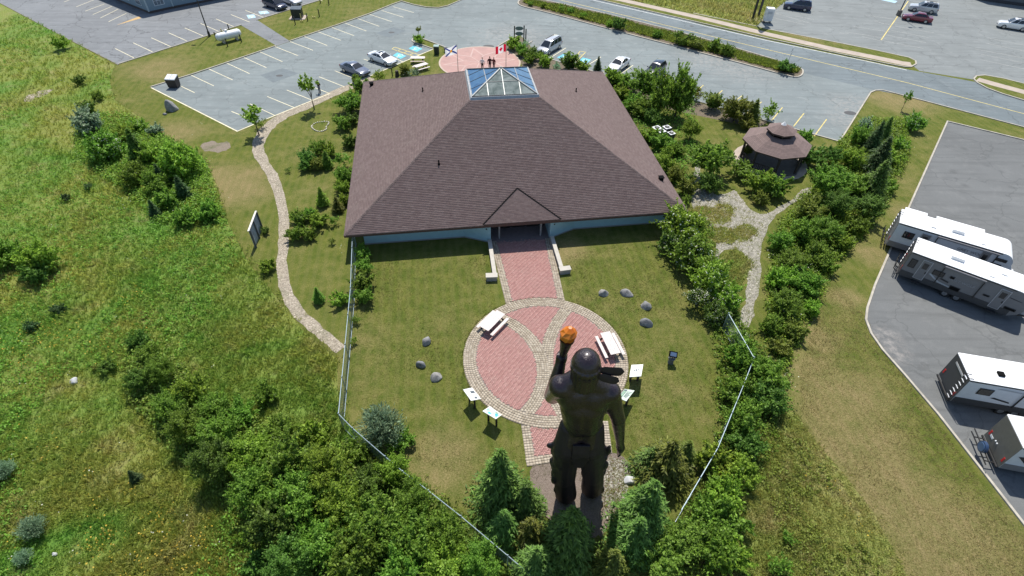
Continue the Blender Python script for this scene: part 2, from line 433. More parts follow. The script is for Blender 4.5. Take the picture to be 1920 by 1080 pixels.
MALL = [(1420, 48), (1448, 22), (1474, 1), (1520, -40), (2050, -45), (2300, 60), (2300, 300), (1920, 190), (1830, 150), (1724, 133), (1690, 106), (1560, 79), (1440, 54)]
mlot = sheet('mall_car_park', PT(MALL), .008, MATS['mall_asphalt'])
ROAD = [(900, -60), (1000, -28), (1120, 0), (1440, 75), (1600, 110), (1700, 130), (1830, 154), (1920, 187), (2300, 290), (2300, 345), (1920, 238), (1700, 180), (1641, 169), (1503, 136), (1440, 112), (1150, 40), (1000, 2), (860, -45)]
road = sheet('road', PT(ROAD), .012, MATS['road_asphalt'])
RV = [(1776, 227), (1920, 262), (2300, 365), (2500, 1300), (2140, 1300), (1922, 985), (1760, 777), (1700, 706), (1655, 655), (1634, 625), (1624, 600), (1626, 578), (1640, 535), (1702, 392)]
sheet('trailer_lot', PT(RV), .008, MATS['rv_asphalt'])

# verges and sidewalks beyond the road
def verge(low, up, walk, ww):
    sheet('verge', PT(low + up[::-1]), .10, MATS['lawn'])
    mb = MB(); strip(mb, PT(walk), ww, .0, .115); o = mb.build('sidewalk', K_WALK); o['kind'] = 'structure'
    return
V1L = [(1060, -14), (1120, -1), (1280, 36), (1440, 73), (1600, 107), (1660, 119.5), (1695, 126)]; V1T = [(1708, 126), (1717, 121), (1716, 115), (1704, 109)]; V1U = [(1130, -10), (1300, 26), (1417, 50), (1440, 56), (1560, 79), (1640, 95), (1690, 106)]
verge(V1L + V1T[:2], V1U + V1T[3:1:-1], [(1090, -14), (1165, 1), (1320, 36), (1440, 65.5), (1560, 93), (1640, 109), (1692, 120), (1708, 122)], 1.7)
kerb(PT(V1L + V1T + V1U[::-1][:6]), .2, .14)
V2 = [(2300, 297), (1920, 189), (1880, 177), (1850, 166), (1832, 156), (1825, 149), (1830, 143.5), (1845, 142), (1880, 148), (1920, 158), (2300, 245)]
sheet('verge', PT(V2), .10, MATS['lawn']); kerb(PT(V2), .2, .14)
mb = MB(); strip(mb, PT([(1832, 150), (1860, 158), (1920, 174), (2300, 272)]), 1.6, 0, .115); tag(mb.build('sidewalk', K_WALK), kind='structure')
# planted median between road and car park
MEDL = [(972, 8), (985, 14), (1030, 25), (1150, 57), (1300, 96), (1400, 122), (1470, 141), (1492, 145)]; MEDT = [(1502, 142), (1505, 135), (1500, 129)]; MEDU = [(1470, 118), (1400, 97), (1300, 68), (1150, 30), (1030, 3), (990, -3), (975, 1)]
MED = MEDL + MEDT + MEDU
sheet('median', PT(MED), .09, MATS['bed_soil']); kerb(smoothline(PT(MED), 3, True) + [G(972, 8)], .2, .14)
# kerbs of the lots
kerb(PT([(543, 77.5), (622.5, 50.5), (693, 26), (737, 8), (753, 2.5), (775, 9), (800, 14), (822, 15), (840, 11), (868, -1), (890, -12)]))
kerb(PT([(283, 163.5), (358.75, 140.25), (457.5, 107), (519, 86)]))
kerb(PT([(283, 164.5), (445, 246.5), (502, 222.5), (560, 199), (619, 175.5)]), .15, .03, K_CRM)
kerb(PT([(655, 158), (697, 141.5), (730, 127.5), (812, 92.5)]), .15, .03, K_CRM)
kerb(smoothline(PT([(812, 92), (795, 86), (775, 79), (774, 74), (782, 70), (800, 76), (837, 90)]), 4))
kerb(PT([(929, 91), (941, 83), (958, 73), (974, 66)])); kerb(PT([(977, 90), (998, 78)]))
kerb(PT([(1035, 112.5), (1290, 185.5), (1494, 243.5), (1574, 266), (1632, 174), (1641, 170), (1655, 169.5), (1700, 181), (1920, 239), (2300, 347)]), .16, .1)
kerb(PT([(0, 5.5), (110, 64), (222, 121.5)]), .15, .05, plain('old_kerb', (.20, .19, .17), .9))
kerb(PT([(222, 120.5), (340, 83), (453, 47)]), .15, .1); kerb(PT([(481, 38), (540, 19.5), (597, 1.5), (640, -13)]), .15, .1)
kerb(PT([(2300, 366), (1920, 263), (1776, 228), (1702, 393), (1640, 535), (1625.5, 578), (1623, 600), (1633, 626), (1654, 656), (1699, 707), (1759, 778), (1921, 986), (2139, 1301)]), .17, .11)
def kink(pts): return smoothline(PT(pts), 5)

# painted lines: every stall line is a part of its car park
def pline(parent, a, b, mat=K_CRM, w=.11, z=.016):
    mb = MB(); strip(mb, [G(*a), G(*b)], w, None, z)
    return mb.build('painted_line', mat, parent)
ra = [(358.75, 141.25), (391.75, 129.5), (425.75, 118.75), (457.5, 108), (487.75, 97.5), (516, 87.5), (543.75, 78), (571, 68.75), (597, 60), (622.5, 51.5), (646.75, 43.25), (670.75, 35), (693, 27), (715.5, 19.75), (736.75, 12.5)]
rb = [(401.25, 161.25), (436.25, 150), (468, 138.25), (499.5, 127), (529.5, 115.75), (558.75, 104.5), (587, 94.5), (613.75, 85.5), (639, 75.75), (663.75, 67), (687.5, 58.5), (711.25, 49.5), (734.5, 40.75), (756.75, 32.5), (775.75, 23.75)]
for a, b in zip(ra, rb): pline(lot, a, b)
pline(lot, (340, 162), (365, 174))
for a, b in [((434, 209), (466, 222)), ((469, 195), (516, 217)), ((501, 181), (552, 202)), ((538, 169), (585, 188)), ((570, 156.5), (617, 175)), ((598, 144), (646, 163)), ((628, 133), (666, 148)), ((682, 111), (731, 127)), ((735, 106), (757, 117))]:
    pline(lot, a, b)
# yellow hatching beside the accessible bays
def hatch(c0, c1, c2, c3, n, flip=False):
    for a, b in ((c0, c1), (c3, c2), (c0, c3), (c1, c2)): pline(lot, a, b, K_YEL, .13)
    for i in range(1, n):
        t = i / n
        pline(lot, (c0[0] + (c1[0] - c0[0]) * t, c0[1] + (c1[1] - c0[1]) * t), (c3[0] + (c2[0] - c3[0]) * t, c3[1] + (c2[1] - c3[1]) * t), K_YEL, .13)
hatch((740, 88.5), (788, 103.5), (779, 107), (735, 92), 4)
hatch((1098, 98), (1080, 116), (1074, 113), (1088, 96), 3)
SIGNW = plain('wheelchair_white_paint', (.72, .78, .78), .8)
def bay(c0, c1, c2, c3, parent, fade=False):
    o = sheet('accessible_bay', PT([c0, c1, c2, c3]), .014, K_BLUE if not fade else plain('worn_blue_paint', (.36, .52, .60), .8), None, parent)
    g = [G(*c) for c in (c0, c1, c2, c3)]; O = (g[0] + g[1] + g[2] + g[3]) / 4; ux = (g[1] - g[0]).normalized(); uy = (g[3] - g[0]).normalized()
    # wheelchair figure: head, back, seat, leg, wheel
    mb = MB(); q = lambda x, y: O + ux * x + uy * y
    h = q(.0, .62); mb.poly([(*(h + Vector((math.cos(t), math.sin(t), 0)) * .13).xy, .018) for t in np.linspace(0, 2 * PI, 9)[:-1]])
    for a, b in (((0, .45), (0, 0)), ((0, .2), (.35, .2)), ((0, 0), (.38, 0)), ((.38, 0), (.55, -.42)), ((.55, -.42), (.7, -.38))): strip(mb, [q(*a), q(*b)], .11, None, .018)
    ring = [q(.12 + .42 * math.cos(t), -.18 + .42 * math.sin(t)) for t in np.linspace(rad(120), rad(345), 10)]
    strip(mb, ring, .09, None, .018)
    mb.build('wheelchair_symbol', SIGNW, o)
bay((776, 85.5), (792.5, 91.5), (781.5, 97.5), (766, 91), lot)
bay((745, 98.5), (762, 105), (751.5, 110.5), (736.5, 104), lot)
bay((1093, 108), (1108.5, 112), (1097, 121), (1083, 116), lot)
bay((1058, 100.5), (1072, 103), (1062, 112), (1044, 108), lot)
bay((462, 28.5), (476, 27), (480, 33), (466, 35), nlot, True)
bay((484, 22), (500, 20), (506, 25), (488, 27), nlot, True)
# right-hand row of stalls (yellow)
tops = [(1061, 90), (1126.5, 107), (1157, 114), (1187, 122.5), (1218, 131), (1251, 140.5), (1284, 149.5), (1319, 159.5), (1354.5, 169.5), (1390.5, 180), (1428, 191), (1467, 201.5), (1507.5, 212.5), (1550, 223.5)]
bots = [(1031, 109), (1101, 123), (1128, 139), (1160, 141), (1193, 150), (1229, 160), (1258, 168), (1290, 186), (1328, 194), (1362, 203), (1400, 213), (1447, 226), (1488, 237), (1527, 255)]
for i, (a, b) in enumerate(zip(tops, bots)): pline(lot, a, b, K_YEL if i > 4 else K_CRM, .13)
# north lot lines
for a, b in [((216, 91), (251, 108.5)), ((250, 80.5), (286, 97.5)), ((284, 71), (320, 87.5)), ((316, 61.5), (350.5, 77)), ((346.5, 52.5), (381, 67.5)), ((376, 44), (409, 58.5)), ((405, 35.5), (438, 50)), ((433, 27.5), (468, 41.5)), ((460, 19.5), (495, 33)), ((588, -4), (605, 2)),
             ((143, 13), (178, -1)), ((160, 21), (196, 7.5)), ((174, 27.5), (210, 12)), ((188, 34), (222, 17)), ((203.5, 41), (237, 25)), ((120, 4), (160, -12))]:
    pline(nlot, a, b, K_CRM)
sheet('painted_arrow', PT([(218, 47.5), (262, 30.5), (264, 34.5)]), .016, plain('orange_paint', (.50, .33, .14), .8), None, nlot)
# mall lot lines
pline(mlot, (1703, 2), (1652, 75), K_YEL, .16)
for a, b in [((1623, 28), (1680, 37)), ((1640, 40), (1672, 48)), ((1600, 50), (1668, 60)), ((1585, 60), (1662, 72)), ((1575, 62), (1592, 63)), ((1615, 68), (1652, 77)),
             ((1676, 49), (1752, 62)), ((1671, 57), (1742, 71)), ((1664, 66), (1736, 80)), ((1652, 76), (1732, 91)),
             ((1851, 71), (1990, 99)), ((1848, 81), (1990, 110)), ((1840, 102), (1990, 132)), ((1838, 112), (1990, 144)), ((1828, 92), (1990, 122)),
             ((1450, 24), (1520, 44)), ((1448, 33), (1508, 46)), ((1490, 30), (1526, 37))]:
    pline(mlot, a, b, K_FADE, .1)
sheet('faded_bay', PT([(1652, 0), (1655, -3), (1683, 2), (1678, 6)]), .016, plain('worn_blue_paint', (.36, .52, .60), .8), None, mlot)
# road markings
cl = MB(); strip(cl, PT([(960, -23), (1050, 0), (1440, 93.5), (1700, 155), (1920, 213.5), (2300, 314)]), .14, None, .018); cl.build('centre_line', K_YEL, road)
el = MB(); strip(el, PT([(1000, -26), (1120, 2.2), (1440, 76.5), (1640, 118), (1700, 131.5)]), .16, None, .018); el.build('edge_line', K_WHT, road)
# patches and covers in the asphalt
def disc(c, r, n=18, sq=1.0): return [(c[0] + r * math.cos(2 * PI * i / n), c[1] + r * sq * math.sin(2 * PI * i / n)) for i in range(n)]
iron = plain('cast_iron', (.06, .06, .06), .7)
for q, r in (((524, 142), .5), ((734, 61), .5), ((916, 87), .9), ((1594, 212), .8), ((1297, 49), .4), ((1146, 76), .0)):
    if r:
        sheet('drain_cover', disc(G(*q).xy, r, 14, .7), .0165, iron, None, lot if q[0] != 1297 else road)
PATCH = plain('patched_asphalt', (.145, .17, .178), .9, var=.15, scale=1.2)
sheet('asphalt_patch', PT([(488, 141), (530, 128), (560, 138), (512, 155)]), .0125, PATCH, None, lot)
sheet('asphalt_patch', PT([(705, 62), (738, 51), (762, 58), (728, 70)]), .0125, PATCH, None, lot)

# ------------------------------------------------------------------ gravel paths, beds
def wavy(pts, amp=.12, k=5, seed=1):
    r = random.Random(seed); P = smoothline(pts, k, True)
    return [Vector((p[0] + r.uniform(-amp, amp), p[1] + r.uniform(-amp, amp), 0)) for p in P]
lp = smoothline(PT([(697, 146), (672, 158), (645, 167), (610, 182), (575, 199), (540, 213), (515, 228), (494, 248), (483, 275), (492, 300), (510, 328), (524, 365), (532, 410), (531, 455), (528, 500), (536, 545), (560, 585), (598, 622), (640, 655)]), 4)
lw = np.interp(np.linspace(0, 1, len(lp)), [0, .15, .35, .5, .7, .88, 1], [1.5, 1.5, 1.6, 1.1, .85, .95, .9])
LL, RR = ribbon(lp, 1.0); rr = random.Random(3)
LPATH = [p + (a - p).normalized() * w * .5 * rr.uniform(.85, 1.2) for p, a, w in zip([Vector(q).xy for q in lp], LL, lw)] + [p + (a - p).normalized() * w * .5 * rr.uniform(.85, 1.2) for p, a, w in list(zip([Vector(q).xy for q in lp], RR, lw))[::-1]]
sheet('gravel_path', LPATH, .012, MATS['gravel'])
RPATH = wavy(PT([(1300, 285), (1310, 300), (1316, 340), (1345, 366), (1378, 358), (1392, 376), (1428, 402), (1470, 381), (1515, 352), (1521, 360), (1468, 396), (1442, 424), (1427, 470), (1424, 540), (1412, 590), (1399, 622), (1384, 610), (1396, 570), (1402, 520), (1398, 480), (1372, 468), (1350, 478), (1350, 515), (1338, 500), (1342, 450), (1328, 420), (1300, 388), (1298, 355), (1303, 320)]), .15, 4, 5)
sheet('gravel_path', RPATH, .012, MATS['white_stone'])
GPAT = []
for i, (c, r) in enumerate([((1350, 403), 1.0), ((1392, 436), .9), ((1352, 441), .95), ((1378, 497), 1.3), ((1372, 525), 1.0), ((1310, 400), .8)]):
    GPAT.append(wavy([G(c[0] + math.cos(t) * r * 27 * (.75 + .5 * ((i * 7 + k * 5) % 4) / 4), c[1] + math.sin(t) * r * 19 * (.75 + .5 * ((i * 3 + k * 5) % 4) / 4)) for k, t in enumerate(np.linspace(0, 2 * PI, 9)[:-1])], .22, 4, i)); sheet('grass_patch', GPAT[-1], .016, MATS['dry_meadow_soil'])
sheet('planting_bed', PT([(929, 92), (941, 84), (974, 67), (990, 82), (1004, 102), (1035, 113), (1200, 161), (1300, 190), (1440, 229), (1420, 240), (1300, 215), (1190, 190), (1135, 140), (985, 140), (972, 105)]), .006, MATS['bed_soil'])
sheet('bare_patch', wavy(PT([(378, 272), (396, 264), (412, 268), (428, 266), (431, 277), (412, 286), (395, 284), (382, 282)]), .12, 4, 8), .008, (gravel_mat('worn_turf', (.17, .135, .10), (.25, .205, .15), 1.0, 14), MATS['worn_turf'])[1])
sheet('bare_patch', wavy(PT([(46, 184), (70, 172), (96, 167), (96, 172), (70, 184), (50, 191)]), .2, 4, 9), .008, MATS['gravel'])
sheet('statue_pad', wavy(PT([(1000, 874), (1060, 868), (1152, 852), (1180, 870), (1170, 920), (1140, 985), (1110, 1010), (1040, 985), (1010, 940)]), .2, 4, 12), .008, MATS['bare_dirt'])
HEART = [(585, 237), (592, 231), (604, 229), (616, 229), (616, 233), (612, 238), (612, 243), (603, 247), (593, 246), (586, 241)]
hs = thing('stone_outline', 'pale painted stones laid in a heart outline on the lawn', 'stone outline', G(600, 238))
hp = smoothline(PT(HEART), 3, True); hr = random.Random(2)
stone_me = None
for p in hp:
    if stone_me is None:
        mb = MB(); mb.ball((0, 0, .05), (.10, .085, .07), 7, 4); o = mb.build('stone', plain('pale_stone', (.55, .52, .42), .9), hs, smooth=True); stone_me = o.data
    else: o = link('stone', stone_me, None, hs)
    o.location = p - G(600, 238); o.rotation_euler = (0, 0, hr.uniform(0, 6)); o.scale = (hr.uniform(.8, 1.3),) * 3

def scatter_stones(name, poly, n, s0, s1, mats, seed):
    r = np.random.default_rng(seed); P = np.array([(p[0], p[1]) for p in poly]); lo, hi = P.min(0), P.max(0)
    q = r.uniform(lo, hi, (n * 4, 2)); q = q[inpoly(q, P)][:n]; k = len(q)
    base = np.array([(1, 0, 0), (0, 1, 0), (-1, 0, 0), (0, -1, 0), (0, 0, 1.0), (0, 0, -1)]); F0 = np.array([(0, 1, 4), (1, 2, 4), (2, 3, 4), (3, 0, 4)])
    s = r.uniform(s0, s1, (k, 1, 1)) * r.uniform(.6, 1.2, (k, 6, 1)); a = r.uniform(0, 6.28, k); c, sn = np.cos(a), np.sin(a)
    V = base[None] * s * np.array([1, .8, .6]); V = np.stack([V[..., 0] * c[:, None] - V[..., 1] * sn[:, None], V[..., 0] * sn[:, None] + V[..., 1] * c[:, None], V[..., 2]], -1)
    V[..., 0] += q[:, 0, None]; V[..., 1] += q[:, 1, None]; V[..., 2] += .012
    F = F0[None] + (np.arange(k) * 6)[:, None, None]
    o = link(name, np_mesh(name, V.reshape(-1, 3), F.reshape(-1, 3)), mats); o['kind'] = 'stuff'
    return o
scatter_stones('path_gravel', LPATH, 5200, .03, .10, plain('path_stones', (.38, .335, .265), .9, isl=.5), 1)
scatter_stones('pad_gravel', PT([(1140, 856), (1182, 868), (1176, 925), (1142, 985), (1124, 930)]), 900, .03, .09, plain('pad_stones', (.28, .265, .22), .9, isl=.45), 6)
scatter_stones('path_gravel', RPATH, 5500, .03, .10, plain('white_path_stones', (.33, .31, .26), .9, isl=.5), 2)

# ------------------------------------------------------------------ brick plaza with its two arcs, and the star plaza
PC, PR, RW = Vector((2.706, 27.046)), 6.33, .95
def circ3(a, b, c):
    a, b, c = (Vector(q).xy for q in (a, b, c))
    d = 2 * (a.x * (b.y - c.y) + b.x * (c.y - a.y) + c.x * (a.y - b.y))
    ux = (a.length_squared * (b.y - c.y) + b.length_squared * (c.y - a.y) + c.length_squared * (a.y - b.y)) / d
    uy = (a.length_squared * (c.x - b.x) + b.length_squared * (a.x - c.x) + c.length_squared * (b.x - a.x)) / d
    return Vector((ux, uy)), (Vector((ux, uy)) - a).length
A1, R1 = circ3(G(938, 597), G(1018, 690), G(975, 787)); A2, R2 = circ3(G(1068, 575), G(1026, 690), G(1072, 800))
WALK = PT([(919, 452), (1033, 447), (1061, 572), (951, 580)]); STUB = PT([(976, 790), (1140, 790), (1148, 850), (988, 875)])
WALK = [p.xy for p in WALK]; STUB = [p.xy for p in STUB]
slab = disc(PC, PR + .02, 72)
plz = sheet('plaza', slab, .012, (gravel_mat('joint_sand', (.20, .17, .15), (.30, .26, .22)), MATS['joint_sand'])[1])
sheet('walkway', WALK, .010, MATS['joint_sand']); sheet('walkway', STUB, .010, MATS['joint_sand'])
def edged(poly, i, d):  # distance of points from edge i of a polygon
    a, b = Vector(poly[i]), Vector(poly[(i + 1) % len(poly)]); t = (b - a).normalized(); n = np.array((-t.y, t.x))
    return np.abs((d - np.array(a)) @ n)
def bricks(name, q, ang, lx, ly, z, mat, jit, seed):
    r = np.random.default_rng(seed); k = len(q)
    ang = np.broadcast_to(np.asarray(ang, float), (k,)) + r.normal(0, .012, k)
    h = r.normal(0, jit, k); tl = r.normal(0, .010, (k, 2))
    cx = np.array([-1, 1, 1, -1]) * (lx / 2 - .006); cy = np.array([-1, -1, 1, 1]) * (ly / 2 - .006)
    c, s = np.cos(ang)[:, None], np.sin(ang)[:, None]
    X = q[:, 0, None] + cx * c - cy * s; Y = q[:, 1, None] + cx * s + cy * c
    top = z + h[:, None] + cx * tl[:, :1] + cy * tl[:, 1:]
    V = np.concatenate([np.stack([X, Y, np.full_like(X, .005)], -1), np.stack([X, Y, top], -1)], 1)
    F0 = np.array([(4, 5, 6, 7), (0, 1, 5, 4), (1, 2, 6, 5), (2, 3, 7, 6), (3, 0, 4, 7)])
    F = F0[None] + (np.arange(k) * 8)[:, None, None]
    o = link(name, np_mesh(name, V.reshape(-1, 3), F.reshape(-1, 4)), mat); o['kind'] = 'stuff'
    return o
def brickmat(name, cols, spread):
    m, n, l, b = _new(name)
    r = n.new('ShaderNodeNewGeometry').outputs['Random Per Island']
    cr = n.new('ShaderNodeValToRGB'); l.new(r, cr.inputs[0])
    e = cr.color_ramp; e.elements[0].color = (*cols[0], 1); e.elements[1].color = (*cols[-1], 1)
    for i, c in enumerate(cols[1:-1]): x = e.elements.new((i + 1) / (len(cols) - 1)); x.color = (*c, 1)
    f = _noise(n, l, _pos(n), .55, 5, .7); g = _noise(n, l, _pos(n), 3.0, 4, .7)
    st = _mix(n, l, _rng(n, l, f, .5, .78, 0, .3), cr.outputs[0], (.30, .235, .20))
    st = _mix(n, l, _rng(n, l, g, .66, .74, 0, .5), st, (.10, .06, .055))
    l.new(st, b.inputs['Base Color']); b.inputs['Roughness'].default_value = .9; b.inputs['Specular IOR Level'].default_value = .25
    _bump(n, l, b, _noise(n, l, _pos(n), 60, 3), .3, .004)
    MATS[name] = m; return m
RED = brickmat('red_paver', [(.36, .185, .165), (.42, .225, .20), (.45, .25, .22), (.39, .205, .18), (.48, .285, .25)], 1)
TAN = brickmat('tan_paver', [(.28, .235, .175), (.39, .33, .25), (.45, .39, .305), (.34, .285, .215)], 1)
# herringbone field
hb = []
u = .105
for i in range(-170, 170):
    for j in range(-60, 60):
        x = (i + j * 4) * u * 1.0; y = i * u
        hb.append((x + u, y + u / 2, 0.0)); hb.append((x + u * 2.5, y, PI / 2))
hb = np.array(hb); pa = rad(8.74)
hx = hb[:, 0] * math.cos(pa) - hb[:, 1] * math.sin(pa) + PC.x; hy = hb[:, 0] * math.sin(pa) + hb[:, 1] * math.cos(pa) + PC.y
Q = np.stack([hx, hy], 1); QA = hb[:, 2] + pa
dc = np.hypot(Q[:, 0] - PC.x, Q[:, 1] - PC.y); d1 = np.abs(np.hypot(Q[:, 0] - A1.x, Q[:, 1] - A1.y) - R1); d2 = np.abs(np.hypot(Q[:, 0] - A2.x, Q[:, 1] - A2.y) - R2)
incirc = (dc < PR - RW - .06) & (d1 > .50) & (d2 > .50)
wk = inpoly(Q, WALK) & (dc > PR + .06) & (edged(WALK, 1, Q) > .62) & (edged(WALK, 3, Q) > .62)
sb = inpoly(Q, STUB) & (dc > PR + .06) & (edged(STUB, 1, Q) > .62) & (edged(STUB, 3, Q) > .62) & (edged(STUB, 2, Q) > .62)
sel = incirc | wk | sb
bricks('red_bricks', Q[sel], QA[sel], .21, .105, .045, RED, .0022, 4)
q, a = [], []
def ringrow(c, r, t0, t1, keep=None):
    n = max(3, int(abs(t1 - t0) * r / .2))
    for i in range(n):
        t = t0 + (t1 - t0) * (i + .5) / n; p = (c.x + r * math.cos(t), c.y + r * math.sin(t))
        if keep is None or keep(p): q.append(p); a.append(t + PI / 2)
for k in range(5): ringrow(PC, PR - .095 - k * .19, 0, 2 * PI)
inner = lambda p: math.hypot(p[0] - PC.x, p[1] - PC.y) < PR - RW - .02
notin1 = lambda p: inner(p) and abs(math.hypot(p[0] - A1.x, p[1] - A1.y) - R1) > .50
for k in range(5):
    ringrow(A1, R1 - .38 + k * .19, 0, 2 * PI, inner); ringrow(A2, R2 - .38 + k * .19, 0, 2 * PI, notin1)
def edgerows(poly, i, rows):
    A, B = Vector(poly[i]), Vector(poly[(i + 1) % 4]); t = (B - A).normalized(); n = Vector((-t.y, t.x)); L = (B - A).length
    cen = sum((Vector(p) for p in poly), Vector((0, 0))) / 4
    if n.dot(cen - A) < 0: n = -n
    for k in range(rows):
        for j in range(int(L / .2)):
            p = A + t * (j + .5) * .2 + n * (.1 + k * .19)
            if (p - PC).length > PR + .05: q.append(tuple(p)); a.append(math.atan2(t.y, t.x))
for i in (1, 3): edgerows(WALK, i, 3); edgerows(STUB, i, 3)
edgerows(STUB, 2, 3)
bricks('border_bricks', np.array(q), np.array(a), .2, .19, .05, TAN, .002, 5)

SC, SR = Vector((-5.574, 82.826)), 6.11
PINK = plain('pink_concrete', (.40, .245, .215), .85, var=.14, scale=.7, bump=.1)
PALE = plain('pale_pink_concrete', (.47, .33, .29), .85, var=.1, scale=1)
mb = MB(); mb.prism(disc(SC, SR, 64), -.02, .05); star = mb.build('star_plaza', PINK); star['kind'] = 'structure'
def starpts(ro, ri, n=8, ph=0): return [SC + Vector((math.cos(ph + PI * k / n), math.sin(ph + PI * k / n))) * (ro if k % 2 == 0 else ri) for k in range(2 * n)]
S8 = starpts(SR - .75, 2.55, 8, rad(14))
mb = MB(); strip(mb, S8, .22, .049, .056, closed=True); mb.build('star_inlay', PALE, star)
for k in range(8):
    mb = MB(); strip(mb, [SC + (S8[2 * k] - SC) * .02, S8[2 * k + 1] * .94 + SC * .06], .14, .049, .0555); mb.build('ray_inlay', PALE, star)
mb = MB(); strip(mb, disc(SC, SR - .12, 64), .24, .0485, .0565, closed=True); mb.build('rim_inlay', plain('plaza_rim', (.45, .36, .29), .85), star)
# ------------------------------------------------------------------ the brown-roofed centre
BC, BS, BA = Vector((-1.66, 56.65, 0)), 16.02, rad(8.737)
EH, SKY_H = 2.3, 3.47
SLP = (8.45 - EH) / (BS - SKY_H)
bld = thing('visitor_centre', 'large square building under a dark brown shingled hip roof with glass pyramid on top', 'building', BC, BA)
ROOFB = plain('roof_underlay', (.085, .062, .060), .9)
SHING, _n, _l, _b = _new('brown_shingle')
_r = _n.new('ShaderNodeNewGeometry').outputs['Random Per Island']
_cr = _n.new('ShaderNodeValToRGB'); _l.new(_r, _cr.inputs[0]); _e = _cr.color_ramp
_e.elements[0].color = (.152, .106, .098, 1); _e.elements[1].color = (.202, .147, .135, 1)
for _p, _q in ((.3, (.168, .118, .109, 1)), (.7, (.182, .130, .120, 1))): _x = _e.elements.new(_p); _x.color = _q
_f = _noise(_n, _l, _pos(_n), .5, 5, .7); _g = _noise(_n, _l, _obj(_n), 45, 3, .7)
_k = _mix(_n, _l, _rng(_n, _l, _f, .5, .8, 0, .35), _cr.outputs[0], (.18, .14, .12))
_h = _n.new('ShaderNodeHueSaturation'); _l.new(_k, _h.inputs['Color']); _l.new(_rng(_n, _l, _g, .3, .7, .88, 1.12), _h.inputs['Value'])
_l.new(_h.outputs[0], _b.inputs['Base Color']); _b.inputs['Roughness'].default_value = .88; _b.inputs['Specular IOR Level'].default_value = .3
_bump(_n, _l, _b, _g, .5, .01)
FASC = plain('brown_fascia', (.070, .040, .038), .6)
FLASH = plain('black_flashing', (.008, .008, .008), .92, spec=.08)

rng = np.random.default_rng(11)
def shingle_faces(h0, half_e, half_t, slp, z0, sides=4, expo=.18, tab=.36):
    """courses of separate tabs on hip-roof slopes: returns V, F"""
    V, F = [], []
    run = half_e - half_t; L = run * math.hypot(1, slp); n = int(L / expo)
    for side in range(sides):
        a = side * PI / 2; ca, sa = math.cos(a), math.sin(a)
        for k in range(n):
            s0, s1 = k * expo, (k + 1) * expo + .02
            y0, y1 = -half_e + s0 / L * run, -half_e + min(1, s1 / L) * run
            za, zb = z0 + (y0 + half_e) * slp, z0 + (y1 + half_e) * slp
            w0, w1 = -y0, -y1
            xs = np.arange(-w0 - rng.uniform(0, tab), w0 + tab, tab)
            xa, xb = np.clip(xs[:-1], -w0, w0), np.clip(xs[1:], -w0, w0)
            ok = xb - xa > .02; xa, xb = xa[ok], xb[ok]
            xa2, xb2 = np.clip(xa, -w1, w1), np.clip(xb, -w1, w1)
            m = len(xa); lift = .022 + rng.uniform(0, .012, m)
            jit = rng.uniform(-.008, .008, m)
            o = len(V) * 0
            quad = np.stack([np.stack([xa + .004, np.full(m, y0) + jit, za + lift + jit * slp], -1), np.stack([xb - .004, np.full(m, y0) + jit, za + lift + jit * slp], -1),
                             np.stack([xb2 - .004, np.full(m, y1), np.full(m, zb + .004)], -1), np.stack([xa2 + .004, np.full(m, y1), np.full(m, zb + .004)], -1),
                             np.stack([xa + .004, np.full(m, y0) + jit, np.full(m, za) - .004], -1), np.stack([xb - .004, np.full(m, y0) + jit, np.full(m, za) - .004], -1)], 1)
            q = quad.copy(); q[..., 0] = quad[..., 0] * ca - quad[..., 1] * sa; q[..., 1] = quad[..., 0] * sa + quad[..., 1] * ca
            V.append(q.reshape(-1, 3))
    V = np.concatenate(V); k = len(V) // 6
    F = np.array([(0, 1, 2, 3), (4, 5, 1, 0)])[None] + (np.arange(k) * 6)[:, None, None]
    return V, F.reshape(-1, 4)
V, F = shingle_faces(0, BS, SKY_H, SLP, EH)
mb = MB(); z8 = EH + (BS - SKY_H) * SLP
mb.loft([[(-BS, -BS, EH), (BS, -BS, EH), (BS, BS, EH), (-BS, BS, EH)], [(-SKY_H, -SKY_H, z8), (SKY_H, -SKY_H, z8), (SKY_H, SKY_H, z8), (-SKY_H, SKY_H, z8)]])
roof = mb.build('roof', ROOFB, bld)
o = link('shingles', np_mesh('shingles', V, F), SHING, roof); o['kind'] = 'stuff'
# hip caps
cap_me = None
for sx, sy in ((-1, -1), (1, -1), (1, 1), (-1, 1)):
    mb = MB(); N = 95
    for k in range(N):
        t0, t1 = k / N, (k + 1.25) / N
        a = Vector((sx * (BS + (SKY_H - BS) * t0), sy * (BS + (SKY_H - BS) * t0), EH + (BS - SKY_H) * t0 * SLP + .034 + random.uniform(0, .004)))
        b = Vector((sx * (BS + (SKY_H - BS) * min(1, t1)), sy * (BS + (SKY_H - BS) * min(1, t1)), EH + (BS - SKY_H) * min(1, t1) * SLP + .018))
        d = (b - a).normalized(); side = d.cross(Vector((0, 0, 1))).normalized() * .13; dn = Vector((0, 0, -.045))
        mb._add([a + side + dn, a, a - side + dn, b + side + dn, b, b - side + dn], [(0, 1, 4, 3), (1, 2, 5, 4)])
    o = mb.build('hip_cap', plain('hip_cap_shingle', (.10, .072, .068), .9, var=.2, scale=4, isl=.25), roof); o['kind'] = 'stuff'
